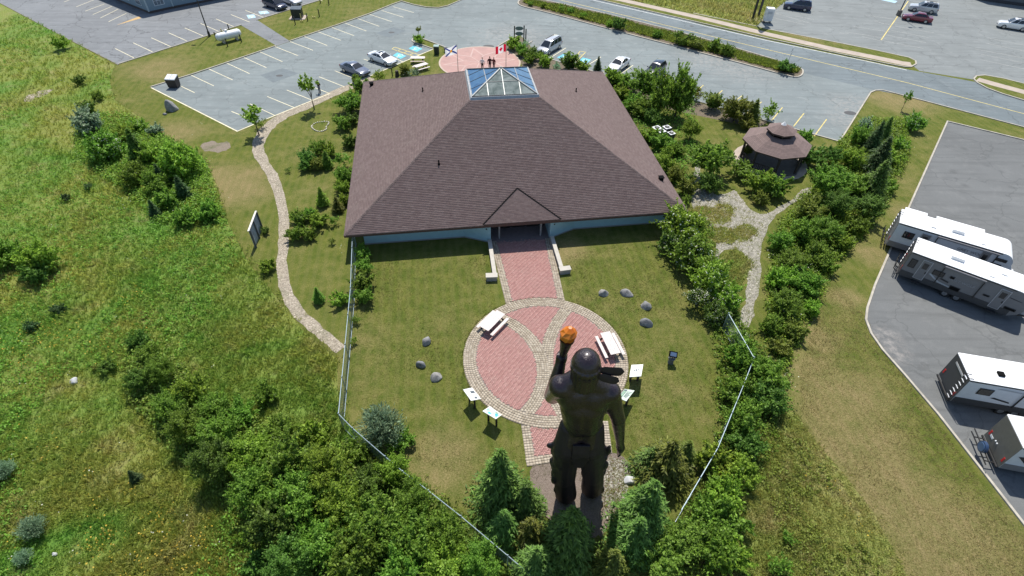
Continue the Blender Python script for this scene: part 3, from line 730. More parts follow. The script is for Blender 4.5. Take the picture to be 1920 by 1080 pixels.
# fascia, soffit, walls
for i, (a, b) in enumerate((((-BS, -BS), (BS, -BS)), ((BS, -BS), (BS, BS)), ((BS, BS), (-BS, BS)), ((-BS, BS), (-BS, -BS)))):
    mb = MB(); A, B = Vector((*a, EH - .115)), Vector((*b, EH - .115)); mb.beam(A, B, .05, .23); mb.build('fascia', FASC, bld)
mb = MB(); mb.box(-BS + .03, -BS + .03, EH - .20, BS - .03, BS - .03, EH - .15); mb.build('soffit', plain('soffit_board', (.16, .12, .11), .8), bld)
SIDE = plain('blue_siding', (.30, .47, .53), .7, var=.06, scale=2)
WI = 14.62
def siding(name, pts, z0, z1, parent, board=.19, mat=None, groove=.018):
    """clapboards: every course is a board with its own lower lip"""
    mb = MB(); n = max(1, round((z1 - z0) / board)); h = (z1 - z0) / n
    for A, B in zip(pts[:-1], pts[1:]):
        A, B = Vector(A), Vector(B); t = (B - A).normalized(); nn = Vector((t.y, -t.x))
        for k in range(n):
            za = z0 + k * h; zb = za + h
            p = [(*(A + nn * groove), za), (*(B + nn * groove), za), (*(B + nn * .002), zb), (*(A + nn * .002), zb), (*A, za), (*B, za)]
            mb._add(p, [(0, 1, 2, 3), (4, 5, 1, 0)])
    return mb.build(name, mat or SIDE, parent)
TOP = EH - .2
front = [(-WI, -WI), (-5.3, -WI), (-2.86, -15.74), (-2.86, -13.6)]
front2 = [(2.76, -13.6), (2.76, -15.78), (5.4, -WI), (WI, -WI), (WI, WI), (-WI, WI), (-WI, -WI)]
mb = MB()
for pts in (front, front2):
    for A, B in zip(pts[:-1], pts[1:]): mb._add([(*A, 0), (*B, 0), (*B, TOP), (*A, TOP)], [(0, 1, 2, 3)])
wall = mb.build('wall', SIDE, bld)
siding('siding', front, .12, TOP, wall); siding('siding', front2, .12, TOP, wall)
mb = MB()
for pts in (front, front2): strip(mb, [Vector((*p, 0)) for p in pts], .06, 0, .14)
mb.build('foundation', plain('grey_foundation', (.25, .25, .25), .9), bld)
DARK = plain('dark_glass', (.012, .014, .016), .08, spec=.6, var=.05)
FRAME = plain('dark_bronze_frame', (.035, .03, .028), .4, metal=.5)
mb = MB(); mb.box(-2.86, -13.62, 0, 2.76, -13.5, TOP); mb.build('entrance_wall', plain('entrance_dark', (.030, .026, .026), .7), bld)
for k, x in enumerate((-1.95, -.55, .85)):
    mb = MB(); mb.box(x, -13.70, .03, x + 1.2, -13.63, 2.02); d = mb.build('door', FRAME, bld)
    mb = MB(); mb.box(x + .1, -13.72, .25, x + 1.1, -13.705, 1.92); mb.build('door_glass', DARK, d)
    mb = MB(); mb.cone((x + .14, -13.78, .8), (x + .14, -13.78, 1.25), .018, .018, 6); mb.build('door_handle', plain('steel_handle', (.6, .6, .6), .3, metal=1), d)
for x in (-2.0, 2.0):
    mb = MB(); mb.cone((x, -15.2, 0), (x, -15.2, TOP), .09, .09, 12); mb.build('post', plain('grey_post', (.30, .29, .28), .7), bld, smooth=True)
mb = MB(); mb.box(-2.86, -15.9, 0, 2.76, -13.6, .046); mb.build('porch_slab', plain('porch_concrete', (.20, .165, .16), .9), bld)
for x0, x1 in ((-13.2, -9.6), (6.8, 9.5), (10.2, 12.9)):
    mb = MB(); mb.box(x0, -WI - .05, 1.35, x1, -WI - .02, 2.05); f = mb.build('window', plain('white_trim', (.6, .62, .63), .5), bld)
    mb = MB(); mb.box(x0 + .08, -WI - .065, 1.42, x1 - .08, -WI - .052, 2.0); mb.build('pane', DARK, f)
for s in (-1, 1):
    mb = MB(); mb.ball((s * 2.8 + (-.45 if s < 0 else .4), -15.6, 1.55), .07, 8, 5); mb.build('wall_lamp', FLASH, bld)
# low saddle over the entrance: its own shingled slope edged with black valleys
ty = -12.85; zE = EH + .05
def roofz(y): return EH + (y + BS) * SLP
tri = [(-3.55, -BS - .12), (3.6, -BS - .12), (0.0, ty)]
sV, sF = [], []
n = 27
for k in range(n):
    t0, t1 = k / n, (k + 1.12) / n
    y0, y1 = tri[0][1] + (ty - tri[0][1]) * t0, tri[0][1] + (ty - tri[0][1]) * min(1, t1)
    zl = lambda y: roofz(-BS) + .20 + (y + BS + .12) / (ty + BS + .12) * (roofz(ty) - roofz(-BS) - .13)
    l0, r0 = tri[0][0] * (1 - t0) + tri[2][0] * t0, tri[1][0] * (1 - t0) + tri[2][0] * t0
    t1c = min(1, t1); l1, r1 = tri[0][0] * (1 - t1c), tri[1][0] * (1 - t1c)
    x = l0 - random.uniform(0, .3)
    while x < r0:
        a, b = max(x, l0), min(x + .333, r0)
        if b - a > .03:
            o_ = len(sV); lf = .012 + random.uniform(0, .007)
            sV += [(a, y0, zl(y0) + lf), (b, y0, zl(y0) + lf), (min(max(b, l1), r1), y1, zl(y1) + .004), (min(max(a, l1), r1), y1, zl(y1) + .004), (a, y0, zl(y0) - .01), (b, y0, zl(y0) - .01)]
            sF += [(o_, o_ + 1, o_ + 2, o_ + 3), (o_ + 4, o_ + 5, o_ + 1, o_)]
        x += .333
mb = MB(); A, B, C = (Vector((p[0], p[1], zl(p[1]) - .012)) for p in tri); dz = Vector((0, 0, -.3))
mb._add([A, B, C, A + dz, B + dz, C + dz], [(0, 1, 2), (5, 4, 3), (0, 3, 4, 1), (1, 4, 5, 2), (2, 5, 3, 0)]); sad = mb.build('entrance_saddle', FASC, bld)
o = link('shingles', np_mesh('shingles', sV, sF), SHING, sad); o['kind'] = 'stuff'
for p in (A, B):
    mb = MB(); q0 = Vector((p.x + (-.06 if p.x < 0 else .06), p.y, p.z - .02)); mb.beam(q0 + Vector((0, 0, .05)), C + Vector((0, .05, .06)), .11, .04); mb.build('valley_flashing', FLASH, sad)
# roof vents and the dark box vent near the corner
def on_roof(px, py):
    z = 4.0
    for _ in range(30):
        g = G(px, py, z); l = Matrix.Rotation(-BA, 3, 'Z') @ (g - Vector((BC.x, BC.y, 0)))
        z = EH + (BS - max(abs(l.x), abs(l.y))) * SLP
    return Vector((l.x, l.y, z))
for q in ((823, 308), (793, 171), (1080, 172)):
    p = on_roof(*q); mb = MB(); mb.cone(p - Vector((0, 0, .1)), p + Vector((0, 0, .42)), .07, .07, 10); mb.cone(p - Vector((0, 0, .05)), p + Vector((0, 0, .06)), .16, .1, 10); mb.build('vent_pipe', FLASH, roof, smooth=True)
for q in ((1239, 337), (697, 160)):
    p = on_roof(*q); mb = MB(); mb.box(p.x - .2, p.y - .2, p.z - .15, p.x + .2, p.y + .2, p.z + .3); mb.box(p.x - .26, p.y - .26, p.z + .3, p.x + .26, p.y + .26, p.z + .36); mb.build('roof_vent', FLASH, roof, bevel=.01)
# glass pyramid
skl = MB(); S = SKY_H; zc = z8
GREYM = plain('grey_metal_curb', (.34, .36, .38), .5, metal=.3)
PFR = plain('skylight_frame', (.24, .25, .245), .45, metal=.4)
PFD = plain('skylight_dark_frame', (.05, .055, .06), .5)
skl.loft([[(-S - .12, -S - .12, zc - .12), (S + .12, -S - .12, zc - .12), (S + .12, S + .12, zc - .12), (-S - .12, S + .12, zc - .12)], [(-S + .05, -S + .05, zc + .22), (S - .05, -S + .05, zc + .22), (S - .05, S - .05, zc + .22), (-S + .05, S - .05, zc + .22)]])
curb = skl.build('skylight_curb', GREYM, bld)
ZA = 10.05; zb = zc + .225; hb_ = S - .18
apex = Vector((0, 0, ZA))
GL_N, n_, l_, b_ = _new('frosted_pane'); 
f_ = _noise(n_, l_, _obj(n_), .9, 4, .6, 1.0)
l_.new(_mix(n_, l_, _rng(n_, l_, f_, .35, .68), (.085, .115, .105), (.25, .285, .27)), b_.inputs['Base Color']); b_.inputs['Roughness'].default_value = .05; b_.inputs['Specular IOR Level'].default_value = .35
GL_B, n_, l_, b_ = _new('blue_pane')
f_ = _noise(n_, l_, _obj(n_), .7, 4, .6, 1.0)
l_.new(_mix(n_, l_, _rng(n_, l_, f_, .35, .7), (.022, .078, .17), (.065, .155, .26)), b_.inputs['Base Color']); b_.inputs['Roughness'].default_value = .12; b_.inputs['Specular IOR Level'].default_value = .9
def slope_pt(side, x, t):  # x along the base (-1..1 of hb_), t up the slope
    R = Matrix.Rotation(side * PI / 2, 3, 'Z')
    return R @ Vector((x, -hb_ * (1 - t), zb + (ZA - zb) * t))
def pane(side, pts, mat):
    n = len(pts); c = sum(((Vector(p)) for p in pts), Vector((0, 0))) / n
    q = [slope_pt(side, *(Vector(p) + (c - Vector(p)) * .035)) for p in pts]
    nn = (q[1] - q[0]).cross(q[2] - q[0]).normalized()
    if nn.z < 0: nn = -nn
    mb = MB(); mb._add([p for p in q] + [p + nn * .03 for p in q], [tuple(range(n - 1, -1, -1)), tuple(range(n, 2 * n))] + [(i, (i + 1) % n, n + (i + 1) % n, n + i) for i in range(n)])
    return mb.build('pane', mat, curb)
H_ = hb_
# near and far face: centre bar, one cross bar, two side bars
for side in (0, 2):
    for p in ([(-H_, 0), (-H_ / 2, 0), (-H_ / 2, .5)], [(-H_ / 2, 0), (0, 0), (0, .5), (-H_ / 2, .5)], [(0, 0), (H_ / 2, 0), (H_ / 2, .5), (0, .5)], [(H_ / 2, 0), (H_, 0), (H_ / 2, .5)], [(-H_ / 2, .5), (0, .5), (0, 1)], [(0, .5), (H_ / 2, .5), (0, 1)]): pane(side, p, GL_N if side == 0 else GL_B)
    mb = MB()
    for a, b in (((-H_ / 2, .5), (H_ / 2, .5)), ((0, 0), (0, 1)), ((-H_ / 2, 0), (-H_ / 2, .5)), ((H_ / 2, 0), (H_ / 2, .5))): mb.beam(slope_pt(side, *a) + Vector((0, 0, .03)), slope_pt(side, *b) + Vector((0, 0, .03)), .07, .07)
    mb.build('glazing_bar', PFR, curb)
for side in (1, 3):
    fx = [-1, -.5, 0, .5, 1]
    for i in range(4):
        x0, x1 = fx[i] * H_, fx[i + 1] * H_
        t0, t1 = 1 - abs(fx[i]), 1 - abs(fx[i + 1])
        lo = [(x0, 0), (x1, 0)]
        tm = .5
        if t0 == 0: pane(side, [(x0, 0), (x1, 0), (x1, t1)], GL_B)
        elif t1 == 0: pane(side, [(x0, 0), (x1, 0), (x0, t0)], GL_B)
        else:
            pane(side, [(x0, 0), (x1, 0), (x1, .5), (x0, .5)], GL_B)
            pane(side, [(x0, .5), (x1, .5), (0, 1)], GL_B)
    mb = MB()
    for xx in (-.5, 0, .5): mb.beam(slope_pt(side, xx * H_, 0) + Vector((0, 0, .03)), slope_pt(side, xx * H_, 1 - abs(xx)) + Vector((0, 0, .03)), .06, .06)
    mb.build('glazing_bar', PFD, curb)
    mb = MB(); mb.beam(slope_pt(side, -H_ / 2, .5) + Vector((0, 0, .035)), slope_pt(side, H_ / 2, .5) + Vector((0, 0, .035)), .08, .06); mb.beam(slope_pt(side, -H_, 0) + Vector((0, 0, .03)), slope_pt(side, H_, 0) + Vector((0, 0, .03)), .09, .06)
    mb.build('glazing_bar', PFR, curb)
mb = MB(); mb.beam(slope_pt(0, -H_, 0) + Vector((0, 0, .03)), slope_pt(0, H_, 0) + Vector((0, 0, .03)), .1, .07); mb.build('sill_bar', PFD, curb)
for k in range(4):
    mb = MB(); a = slope_pt(k, -H_, 0); mb.beam(a + Vector((0, 0, .05)), apex + Vector((0, 0, .05)), .14, .1); mb.build('hip_bar', PFD if k > 1 else PFR, curb)
mb = MB(); mb.ball(apex + Vector((0, 0, .06)), .13, 8, 5); mb.build('apex_cap', PFR, curb)

# low walls beside the walk
LW = plain('low_wall_block', (.33, .31, .28), .9, var=.15, scale=2, bump=.2)
LWC = plain('low_wall_cap', (.46, .43, .37), .9, var=.12, scale=2)
def lowall(label, a, b, c):
    A, B, Cc = G(*a), G(*b), G(*c); t = thing('low_wall', label, 'wall', A)
    mb = MB(); strip(mb, [A, B], .28, 0, .42); strip(mb, [B + (Cc - B).normalized() * -.17, Cc], .45, 0, .46); mb.build('wall_core', LW, t, A)
    mb = MB(); strip(mb, [A, B - (B - A).normalized() * .23], .36, .422, .50); mb.build('coping', LWC, t, A)
    mb = MB(); strip(mb, [B + (Cc - B).normalized() * -.24, Cc + (Cc - B).normalized() * .05], .56, .462, .55); mb.build('end_coping', LWC, t, A)
lowall('low block wall along the left edge of the entrance walk, ending in a square block', (918, 457), (928, 524), (912, 524.5))
lowall('low block wall along the right edge of the entrance walk, ending in a square block', (1034, 450), (1053, 512), (1068, 510))
# ------------------------------------------------------------------ bronze statue
BRZ, n_, l_, b_ = _new('dark_bronze')
f_ = _noise(n_, l_, _obj(n_), 1.3, 6, .7, .5); g_ = _noise(n_, l_, _obj(n_), 5, 4, .7)
l_.new(_mix(n_, l_, _rng(n_, l_, f_, .35, .7), (.015, .010, .014), (.038, .025, .030)), b_.inputs['Base Color'])
b_.inputs['Metallic'].default_value = .25; l_.new(_rng(n_, l_, g_, .3, .7, .24, .40), b_.inputs['Roughness']); b_.inputs['Coat Weight'].default_value = .35; b_.inputs['Coat Roughness'].default_value = .22; _bump(n_, l_, b_, _math(n_, l_, 'ADD', f_, g_), .55, .09)
BRZD = plain('rough_bronze', (.021, .015, .018), .55, metal=.2, var=.35, scale=2, bump=.6)
Y0 = 16.2
SB = Vector((4.45, Y0 - .3, 0))
st = thing('bronze_statue', 'towering dark bronze figure seen from behind holding a torch up in its left hand', 'statue', SB)
def J(px, py, y=Y0): return WY(px, py, y)
nk = J(1096, 706, Y0 + .05); hd = J(1098, 683, Y0 + .25)
sl, sr = J(1051, 724, Y0), J(1143, 735, Y0)
wl_, wr_ = J(1070, 788, Y0 - .1), J(1115, 788, Y0 - .1)
hl, hr_ = J(1062, 838, Y0 - .35), J(1108, 838, Y0 - .35)
kl, kr = J(1058, 895, Y0 - .35), J(1112, 890, Y0 - .2)
fl, fr = G(1059, 935) + Vector((0, 0, .15)), G(1107, 924) + Vector((0, 0, .15))
el, wt = J(1036, 742, Y0 + .9), J(1051, 681, Y0 + 1.6)
er, hw = J(1159, 785, Y0 - .1), J(1163, 832, Y0 + .15)
mid = lambda a, b, t=.5: a + (b - a) * t
caps = [
    (nk, hd, .40, .46), (hd, (.66, .76, .84)), (hd + Vector((0, .35, -.35)), (.5, .5, .55)),
    (mid(sl, sr, .33) + Vector((0, 0, -.55)), (1.0, .78, 1.15)), (mid(sl, sr, .67) + Vector((0, 0, -.55)), (1.0, .78, 1.15)),
    (sl, mid(sl, sr), .60, .58), (sr, mid(sl, sr), .58, .58), (sl + Vector((.1, 0, .1)), hd + Vector((0, -.15, -.75)), .46, .62), (sr + Vector((-.1, 0, .1)), hd + Vector((0, -.15, -.75)), .44, .62),
    (mid(sl, sr, .38) + Vector((0, 0, -1.2)), mid(wl_, wr_, .32), .93, .84), (mid(sl, sr, .62) + Vector((0, 0, -1.2)), mid(wl_, wr_, .68), .93, .84),
    (mid(wl_, wr_, .3), hl, .62, .80), (mid(wl_, wr_, .7), hr_, .62, .80), (hl, hr_, .78, .78),
    (sl, el, .60, .46), (el, wt, .46, .29), (sr, er, .55, .38), (er, hw, .40, .24),
    (hl, kl, .62, .48), (kl, fl + Vector((0, 0, .5)), .48, .42), (hr_, kr, .62, .48), (kr, fr + Vector((0, 0, .5)), .48, .42),
    (fl, fl + Vector((-.05, .9, -.02)), .34, .26), (fr, fr + Vector((.1, .9, -.02)), .34, .26)]
# left fist round the torch, right hand open
fist = wt + Vector((.05, .1, .28)); caps.append((fist, (.30, .30, .32)))
for k in range(4):
    z = -.2 + k * .15; caps.append((fist + Vector((-.28, -.08, z)), fist + Vector((-.10, .30, z)), .085, .075)); caps.append((fist + Vector((-.10, .30, z)), fist + Vector((.2, .28, z)), .075, .065))
caps.append((fist + Vector((.12, -.2, -.2)), fist + Vector((.26, .12, .16)), .1, .075))
palm = hw + Vector((.10, .06, -.50)); caps.append((hw, palm, .24, .28)); caps.append((palm + Vector((0, 0, -.05)), (.20, .36, .38)))
for k in range(4):
    y = -.21 + k * .14; L_ = (.52, .62, .66, .58)[k]; m_ = palm + Vector((.03, y, -.28 - L_ * .5)); caps.append((palm + Vector((.02, y * .9, -.22)), m_, .088, .075)); caps.append((m_, m_ + Vector((-.08, .02, -L_ * .5)), .075, .058))
th = palm + Vector((-.1, .3, .02)); caps.append((palm + Vector((-.05, .15, .12)), th, .11, .09)); caps.append((th, th + Vector((-.04, .14, -.3)), .09, .065))
# face and ears on the far side
caps += [(hd + Vector((-.62, .05, -.15)), (.10, .16, .24)), (hd + Vector((.62, .05, -.15)), (.10, .16, .24)), (hd + Vector((0, .78, -.2)), (.12, .16, .2)), (hd + Vector((0, .62, -.62)), (.3, .2, .12))]
# spine and blade muscles of the back
for s_ in (-1, 1):
    c_ = mid(sl, sr, .5 + s_ * .22); caps.append((c_ + Vector((0, -.36, -.6)), (.62, .36, .8))); caps.append((mid(sl, sr, .5 + s_ * .12) + Vector((0, -.34, -2.0)), (.40, .36, 1.3)))
body = blob('body', caps, BRZ, st, .075, 9, SB)
body.data.materials.append(BRZ)
# hair, headband, feathers, trousers, breechcloth
rs = random.Random(5)
hc = [(hd + Vector((0, -.08, .12)), (.71, .76, .82)), (hd + Vector((0, -.30, -.35)), (.66, .52, .72)), (hd + Vector((0, -.30, -.95)), (.52, .42, .5))]
for k in range(9):
    a_ = -PI * .95 + (k + .5) * PI * .90 / 9 ; hc.append((hd + Vector((.66 * math.cos(a_), .70 * math.sin(a_) - .1, .15)), hd + Vector((.60 * math.cos(a_), .58 * math.sin(a_) - .25, -1.15)), .12, .11))
hair = blob('hair', hc, BRZ, st, .05, 2, SB)
mb = MB()
for k in range(28):
    t = 2 * PI * k / 28; t2 = 2 * PI * (k + 1) / 28; e = lambda q, r, z: hd + Vector((r * .735 * math.cos(q), r * .80 * math.sin(q) - .12, z + .12 * math.sin(q)))
    mb._add([e(t, 1.0, -.12), e(t2, 1.0, -.12), e(t2, 1.0, .06), e(t, 1.0, .06), e(t, .9, -.12), e(t2, .9, -.12), e(t2, .9, .06), e(t, .9, .06)], [(0, 1, 2, 3), (7, 6, 5, 4), (3, 2, 6, 7), (0, 4, 5, 1)])
mb.build('headband', BRZD, st, SB)
def feather(a, b, w, name='feather'):
    a, b = Vector(a), Vector(b); d = (b - a).normalized(); s_ = d.cross(Vector((0, -.97, .25))).normalized(); up = s_.cross(d); L = (b - a).length; mb = MB(); rings = []
    for k in range(11):
        t = k / 10; ww = w * (.25 + .75 * min(1, t * 3)) * (1 if t < .8 else max(.12, math.sqrt(max(0, 1 - ((t - .8) / .2) ** 2)))); c = a + d * L * t + up * (.05 * math.sin(t * 3)); h = .035
        rings.append([c + s_ * ww + up * 0, c + up * h, c - s_ * ww, c - up * h])
    mb.loft(rings); return mb.build(name, BRZD, st, SB, True)
fa = hd + Vector((.45, -.35, .06))
feather(fa, fa + Vector((1.32, -.12, .04)), .25); feather(fa + Vector((-.05, -.14, -.22)), fa + Vector((1.12, -.34, -.42)), .23)
def ragged(a, b, r0, r1, n, seed, spread):
    r = random.Random(seed); out = []
    for k in range(n):
        t = k / (n - 1); c = mid(a, b, t); ang = r.uniform(0, 2 * PI); rr_ = (r0 + (r1 - r0) * t) * r.uniform(.84, 1.04)
        out.append((c + Vector((math.cos(ang) * rr_ * spread, math.sin(ang) * rr_ * spread * .7, 0)), (r.uniform(.12, .22), r.uniform(.12, .22), r.uniform(.25, .55))))
    return out
tc = [(hl, kl, .80, .64), (kl, fl + Vector((0, 0, .6)), .62, .68), (hr_, kr, .80, .64), (kr, fr + Vector((0, 0, .6)), .62, .68), (mid(wl_, hl, .25), hl + Vector((.05, 0, .2)), .58, .80), (mid(wr_, hr_, .25), hr_ + Vector((-.05, 0, .2)), .58, .80)]
for s_, (a_, b_, c_) in ((-1, (hl, kl, fl)), (1, (hr_, kr, fr))):
    for q_ in range(5):
        x_ = (-.5 + .25 * q_); tc.append((a_ + Vector((x_ * 1.1, -.62 + abs(x_) * .4, -.3)), b_ + Vector((x_, -.48 + abs(x_) * .4, 0)), .15, .13)); tc.append((b_ + Vector((x_, -.48 + abs(x_) * .4, 0)), c_ + Vector((x_, -.40 + abs(x_) * .4, .5)), .13, .15))
tc += ragged(hl + Vector((-.25, 0, 0)), fl + Vector((-.1, 0, .5)), .80, .62, 40, 1, .9) + ragged(hr_ + Vector((.25, 0, 0)), fr + Vector((.1, 0, .5)), .80, .62, 40, 2, .9)
blob('trousers', tc, BRZD, st, .075, 4, SB)
bc = mid(hl, hr_); mb = MB()
mb.loft([[bc + Vector((x, y, z)) for x, y in ((-w, -.86 - b), (w, -.86 - b), (w, -.72 - b), (-w, -.72 - b))] for z, w, b in ((1.2, .46, -.20), (.3, .46, -.02), (-.4, .36, -.02), (-.9, .20, -.08))]); mb.build('breechcloth', BRZD, st, SB, bevel=.03)
# torch: tapering handle and faceted amber flame
fl_c = J(1065, 630, Y0 + 1.75)
td = (fl_c - fist).normalized(); mb = MB(); mb.cone(fist - td * .45, fist + td * .2, .15, .17, 12); mb.cone(fist + td * .2, fl_c - td * .30, .17, .34, 12); mb.cone(fl_c - td * .30, fl_c - td * .22, .38, .38, 12); mb.build('torch', BRZ, st, SB, True)
FLM, n_, l_, b_ = _new('amber_flame')
l_.new(_mix(n_, l_, _rng(n_, l_, _noise(n_, l_, _obj(n_), .8, 2), .35, .65), (.72, .17, .010), (.80, .26, .02)), b_.inputs['Base Color']); b_.inputs['Roughness'].default_value = .3; b_.inputs['Transmission Weight'].default_value = .25
mb = MB(); mb.loft([[fl_c + td * z + Vector((math.cos(2 * PI * k / 7 + z) * r, math.sin(2 * PI * k / 7 + z) * r, 0)) for k in range(7)] for z, r in ((-.28, .28), (-.05, .42), (.2, .44), (.42, .30), (.6, .10))]); mb.build('flame', FLM, st, SB)

# ------------------------------------------------------------------ picnic tables
WHTB = plain('weathered_white_boards', (.62, .56, .52), .8, var=.16, scale=5)
PNKB = plain('pinkish_boards', (.52, .42, .36), .8, var=.18, scale=5)
DKW = plain('dark_timber', (.045, .034, .03), .8)
def picnic(label, px, py, ang, L=2.25, top=WHTB, seat=WHTB):
    t = thing('picnic_table', label, 'picnic table', G(px, py), ang, 'picnic tables')
    w = .155
    for k in range(5):
        mb = MB(); y = (k - 2) * .165; mb.box(-L / 2, y - w / 2, .70, L / 2, y + w / 2, .745); mb.build('plank', top, t)
    for s in (-1, 1):
        mb = MB(); mb.box(-L / 2, s * .70 - .12, .42, L / 2, s * .70 + .12, .46); mb.build('seat', seat, t)
        mb = MB(); x = s * L * .34
        for q in (-1, 1): mb.beam((x, q * .62, 0), (x, q * .22, .70), .09, .045)
        mb.beam((x + .05, -.80, .39), (x + .05, .80, .39), .09, .045); mb.beam((x, -.38, .67), (x, .38, .67), .07, .05); mb.build('leg_frame', DKW, t)
    return t
def angpx(a, b): d = G(*b) - G(*a); return math.atan2(d.y, d.x)
picnic('weathered white picnic table at the left edge of the brick circle', 924, 612, angpx((912, 618), (940, 590)))
picnic('white picnic table near the torch at the right edge of the brick circle', 1142, 654, angpx((1152, 672), (1132, 632)))
picnic('pale picnic table beside the accessible parking bays behind the roof', 784, 117, angpx((772, 117), (796, 117)), 2.1, WHTB, PNKB)
picnic('pale picnic table close to the far left roof corner, nearer the roof', 790, 131, angpx((774, 134), (798, 127)), 2.1)

# ------------------------------------------------------------------ interpretive panels
PNW = plain('panel_print_white', (.78, .78, .74), .35, var=.04); INK = plain('print_ink', (.10, .12, .14), .5, var=.3, scale=14); INKG = plain('print_green', (.25, .38, .26), .5, var=.4, scale=9); INKT = plain('print_turquoise', (.08, .42, .50), .5, var=.45, scale=7); INKP = plain('print_pale_green', (.52, .62, .50), .4, var=.25, scale=6)
def panel(label, corners, blocks, base=PNW):
    """tilted printed board on two posts: corners tl,tr,br,bl in the photo"""
    z = [1.0, 1.0, 1.4, 1.4]; P = [G(*c, zz) for c, zz in zip(corners, z)]
    ctr = sum(P, Vector()) / 4; t = thing('interpretive_panel', label, 'information panel', (ctr.x, ctr.y, 0), 0, 'tilted information panels')
    O = Vector((ctr.x, ctr.y, 0))
    nn = (P[1] - P[0]).cross(P[3] - P[0]).normalized(); nn = nn if nn.z > 0 else -nn
    at = lambda u, v: P[0] * (1 - u) * (1 - v) + P[1] * u * (1 - v) + P[2] * u * v + P[3] * (1 - u) * v
    mb = MB(); mb._add([p for p in P] + [p + nn * .04 for p in P], [(0, 1, 2, 3), (4, 5, 6, 7), (0, 1, 5, 4), (1, 2, 6, 5), (2, 3, 7, 6), (3, 0, 4, 7)]); bd = mb.build('board', base, t, O)
    for i, (u0, v0, u1, v1, m) in enumerate(blocks):
        mb = MB(); h = nn * (.043 + .0015 * i); mb.poly([at(u0, v0) + h, at(u1, v0) + h, at(u1, v1) + h, at(u0, v1) + h]); mb.build('print', m, bd, O)
    d = (P[1] - P[0]).normalized()
    for u in (.18, .82):
        c = at(u, .5); mb = MB(); mb.box(c.x - .07, c.y - .07, 0, c.x + .07, c.y + .07, c.z - .02); mb.build('post', DKW, t, O)
    mb = MB(); a, b = at(.1, .55) - nn * .04, at(.9, .55) - nn * .04; mb.beam(a, b, .1, .06); mb.build('bracket', DKW, t, O)
lines_ = lambda u0, u1, v0, v1, n: [(u0, v0 + (v1 - v0) * k / n, u1 - .06 * (k % 3), v0 + (v1 - v0) * (k + .45) / n, INK) for k in range(n)]
panel('blank looking white information panel, left of the brick circle, farther of the left pair', [(885, 727.5), (901.5, 748.5), (883, 752), (868, 731)], [(.25, .1, .45, .5, INK), (.75, .25, .92, .5, INK)] )
panel('information panel with turquoise map print at the lower left of the brick circle', [(918, 762.5), (940.5, 778.5), (929.5, 786.5), (904.5, 771.5)], [(.05, .08, .95, .92, INKP), (.1, .15, .35, .6, INKT), (.45, .3, .9, .75, INKT), (.6, .1, .8, .28, INKG), (.3, .65, .5, .88, INKT)])
panel('white information panel with small dark emblem, upper one right of the statue', [(1184, 685), (1206, 684), (1202, 706), (1180, 707.5)], [(.25, .42, .42, .52, INK), (.46, .38, .56, .6, INK), (.6, .42, .76, .5, INK)])
panel('pale green information panel beside the statue arm, lower one on the right', [(1171, 730), (1189.5, 733), (1174, 753), (1158, 746)], [(.02, .02, .98, .98, INKP), (.03, .05, .35, .9, INK), (.08, .2, .3, .75, INKG), *lines_(.45, .9, .2, .8, 6)], )

# ------------------------------------------------------------------ boulders
ROCK, n_, l_, b_ = _new('granite_boulder')
f_ = _noise(n_, l_, _obj(n_), 2.2, 6, .7); o_ = n_.new('ShaderNodeObjectInfo').outputs['Random']
l_.new(_mix(n_, l_, _rng(n_, l_, f_, .35, .65), _mix(n_, l_, o_, (.12, .125, .13), (.22, .21, .20)), _mix(n_, l_, o_, (.27, .275, .285), (.42, .40, .37))), b_.inputs['Base Color']); b_.inputs['Roughness'].default_value = .9; _bump(n_, l_, b_, _noise(n_, l_, _obj(n_), 9, 6, .7), .7, .05)
def boulder(label, px, py, sx, sy, sz, rz=0, seed=0, group=None, mat=None):
    r = random.Random(seed); bm = bmesh.new(); bmesh.ops.create_icosphere(bm, subdivisions=3, radius=1)
    cuts = [(Vector((r.uniform(-1, 1), r.uniform(-1, 1), r.uniform(-.3, 1))).normalized(), r.uniform(.55, .85)) for _ in range(9)]
    for v in bm.verts:
        for nn, d in cuts:
            k = v.co.dot(nn) - d
            if k > 0: v.co -= nn * k * .85
        v.co = Vector((v.co.x * sx, v.co.y * sy, max(-.12, v.co.z * sz)))
        v.co += Vector((r.uniform(-1, 1), r.uniform(-1, 1), r.uniform(-1, 1))) * .012
    me = bpy.data.meshes.new('boulder'); bm.to_mesh(me); bm.free(); me.polygons.foreach_set('use_smooth', [True] * len(me.polygons))
    o = link('boulder', me, mat or ROCK); p = G(px, py); o.location = (p.x, p.y, .08); o.rotation_euler = (0, 0, rz); tag(o, label, 'boulder', group)
GB = 'boulders set out on the fenced lawn'
boulder('rounded grey boulder on the left lawn, farthest from the camera of three', 798, 642, .42, .46, .55, 0, 1, GB)
boulder('pale flat topped boulder on the left lawn, middle one of three', 790, 685, .42, .36, .5, .2, 2, GB)
boulder('dark angular boulder on the left lawn nearest the information panels', 818, 709, .5, .42, .5, .5, 3, GB)
boulder('small grey boulder on the right lawn, nearest the entrance walk', 1132, 552, .46, .44, .5, .3, 4, GB)
boulder('long grey boulder on the right lawn, second from the walk', 1175, 552, .62, .42, .5, -.3, 5, GB)
boulder('blocky pale topped boulder on the right lawn, third from the walk', 1211, 575, .5, .48, .55, .2, 6, GB)
boulder('large smooth boulder on the right lawn, lowest of the four', 1209, 608, .66, .46, .58, -.4, 7, GB)
boulder('white stone lying alone in the left meadow', 140, 716, .34, .3, .3, .3, 8, None, plain('white_stone_face', (.5, .5, .5), .9))
boulder('small white rock at the right foot of the statue', 1180, 902, .42, .34, .3, .2, 9, None, MATS['white_stone_face'])
boulder('tiny white stone in the lower left meadow', 104, 1040, .16, .12, .12, 0, 10, None, MATS['white_stone_face'])
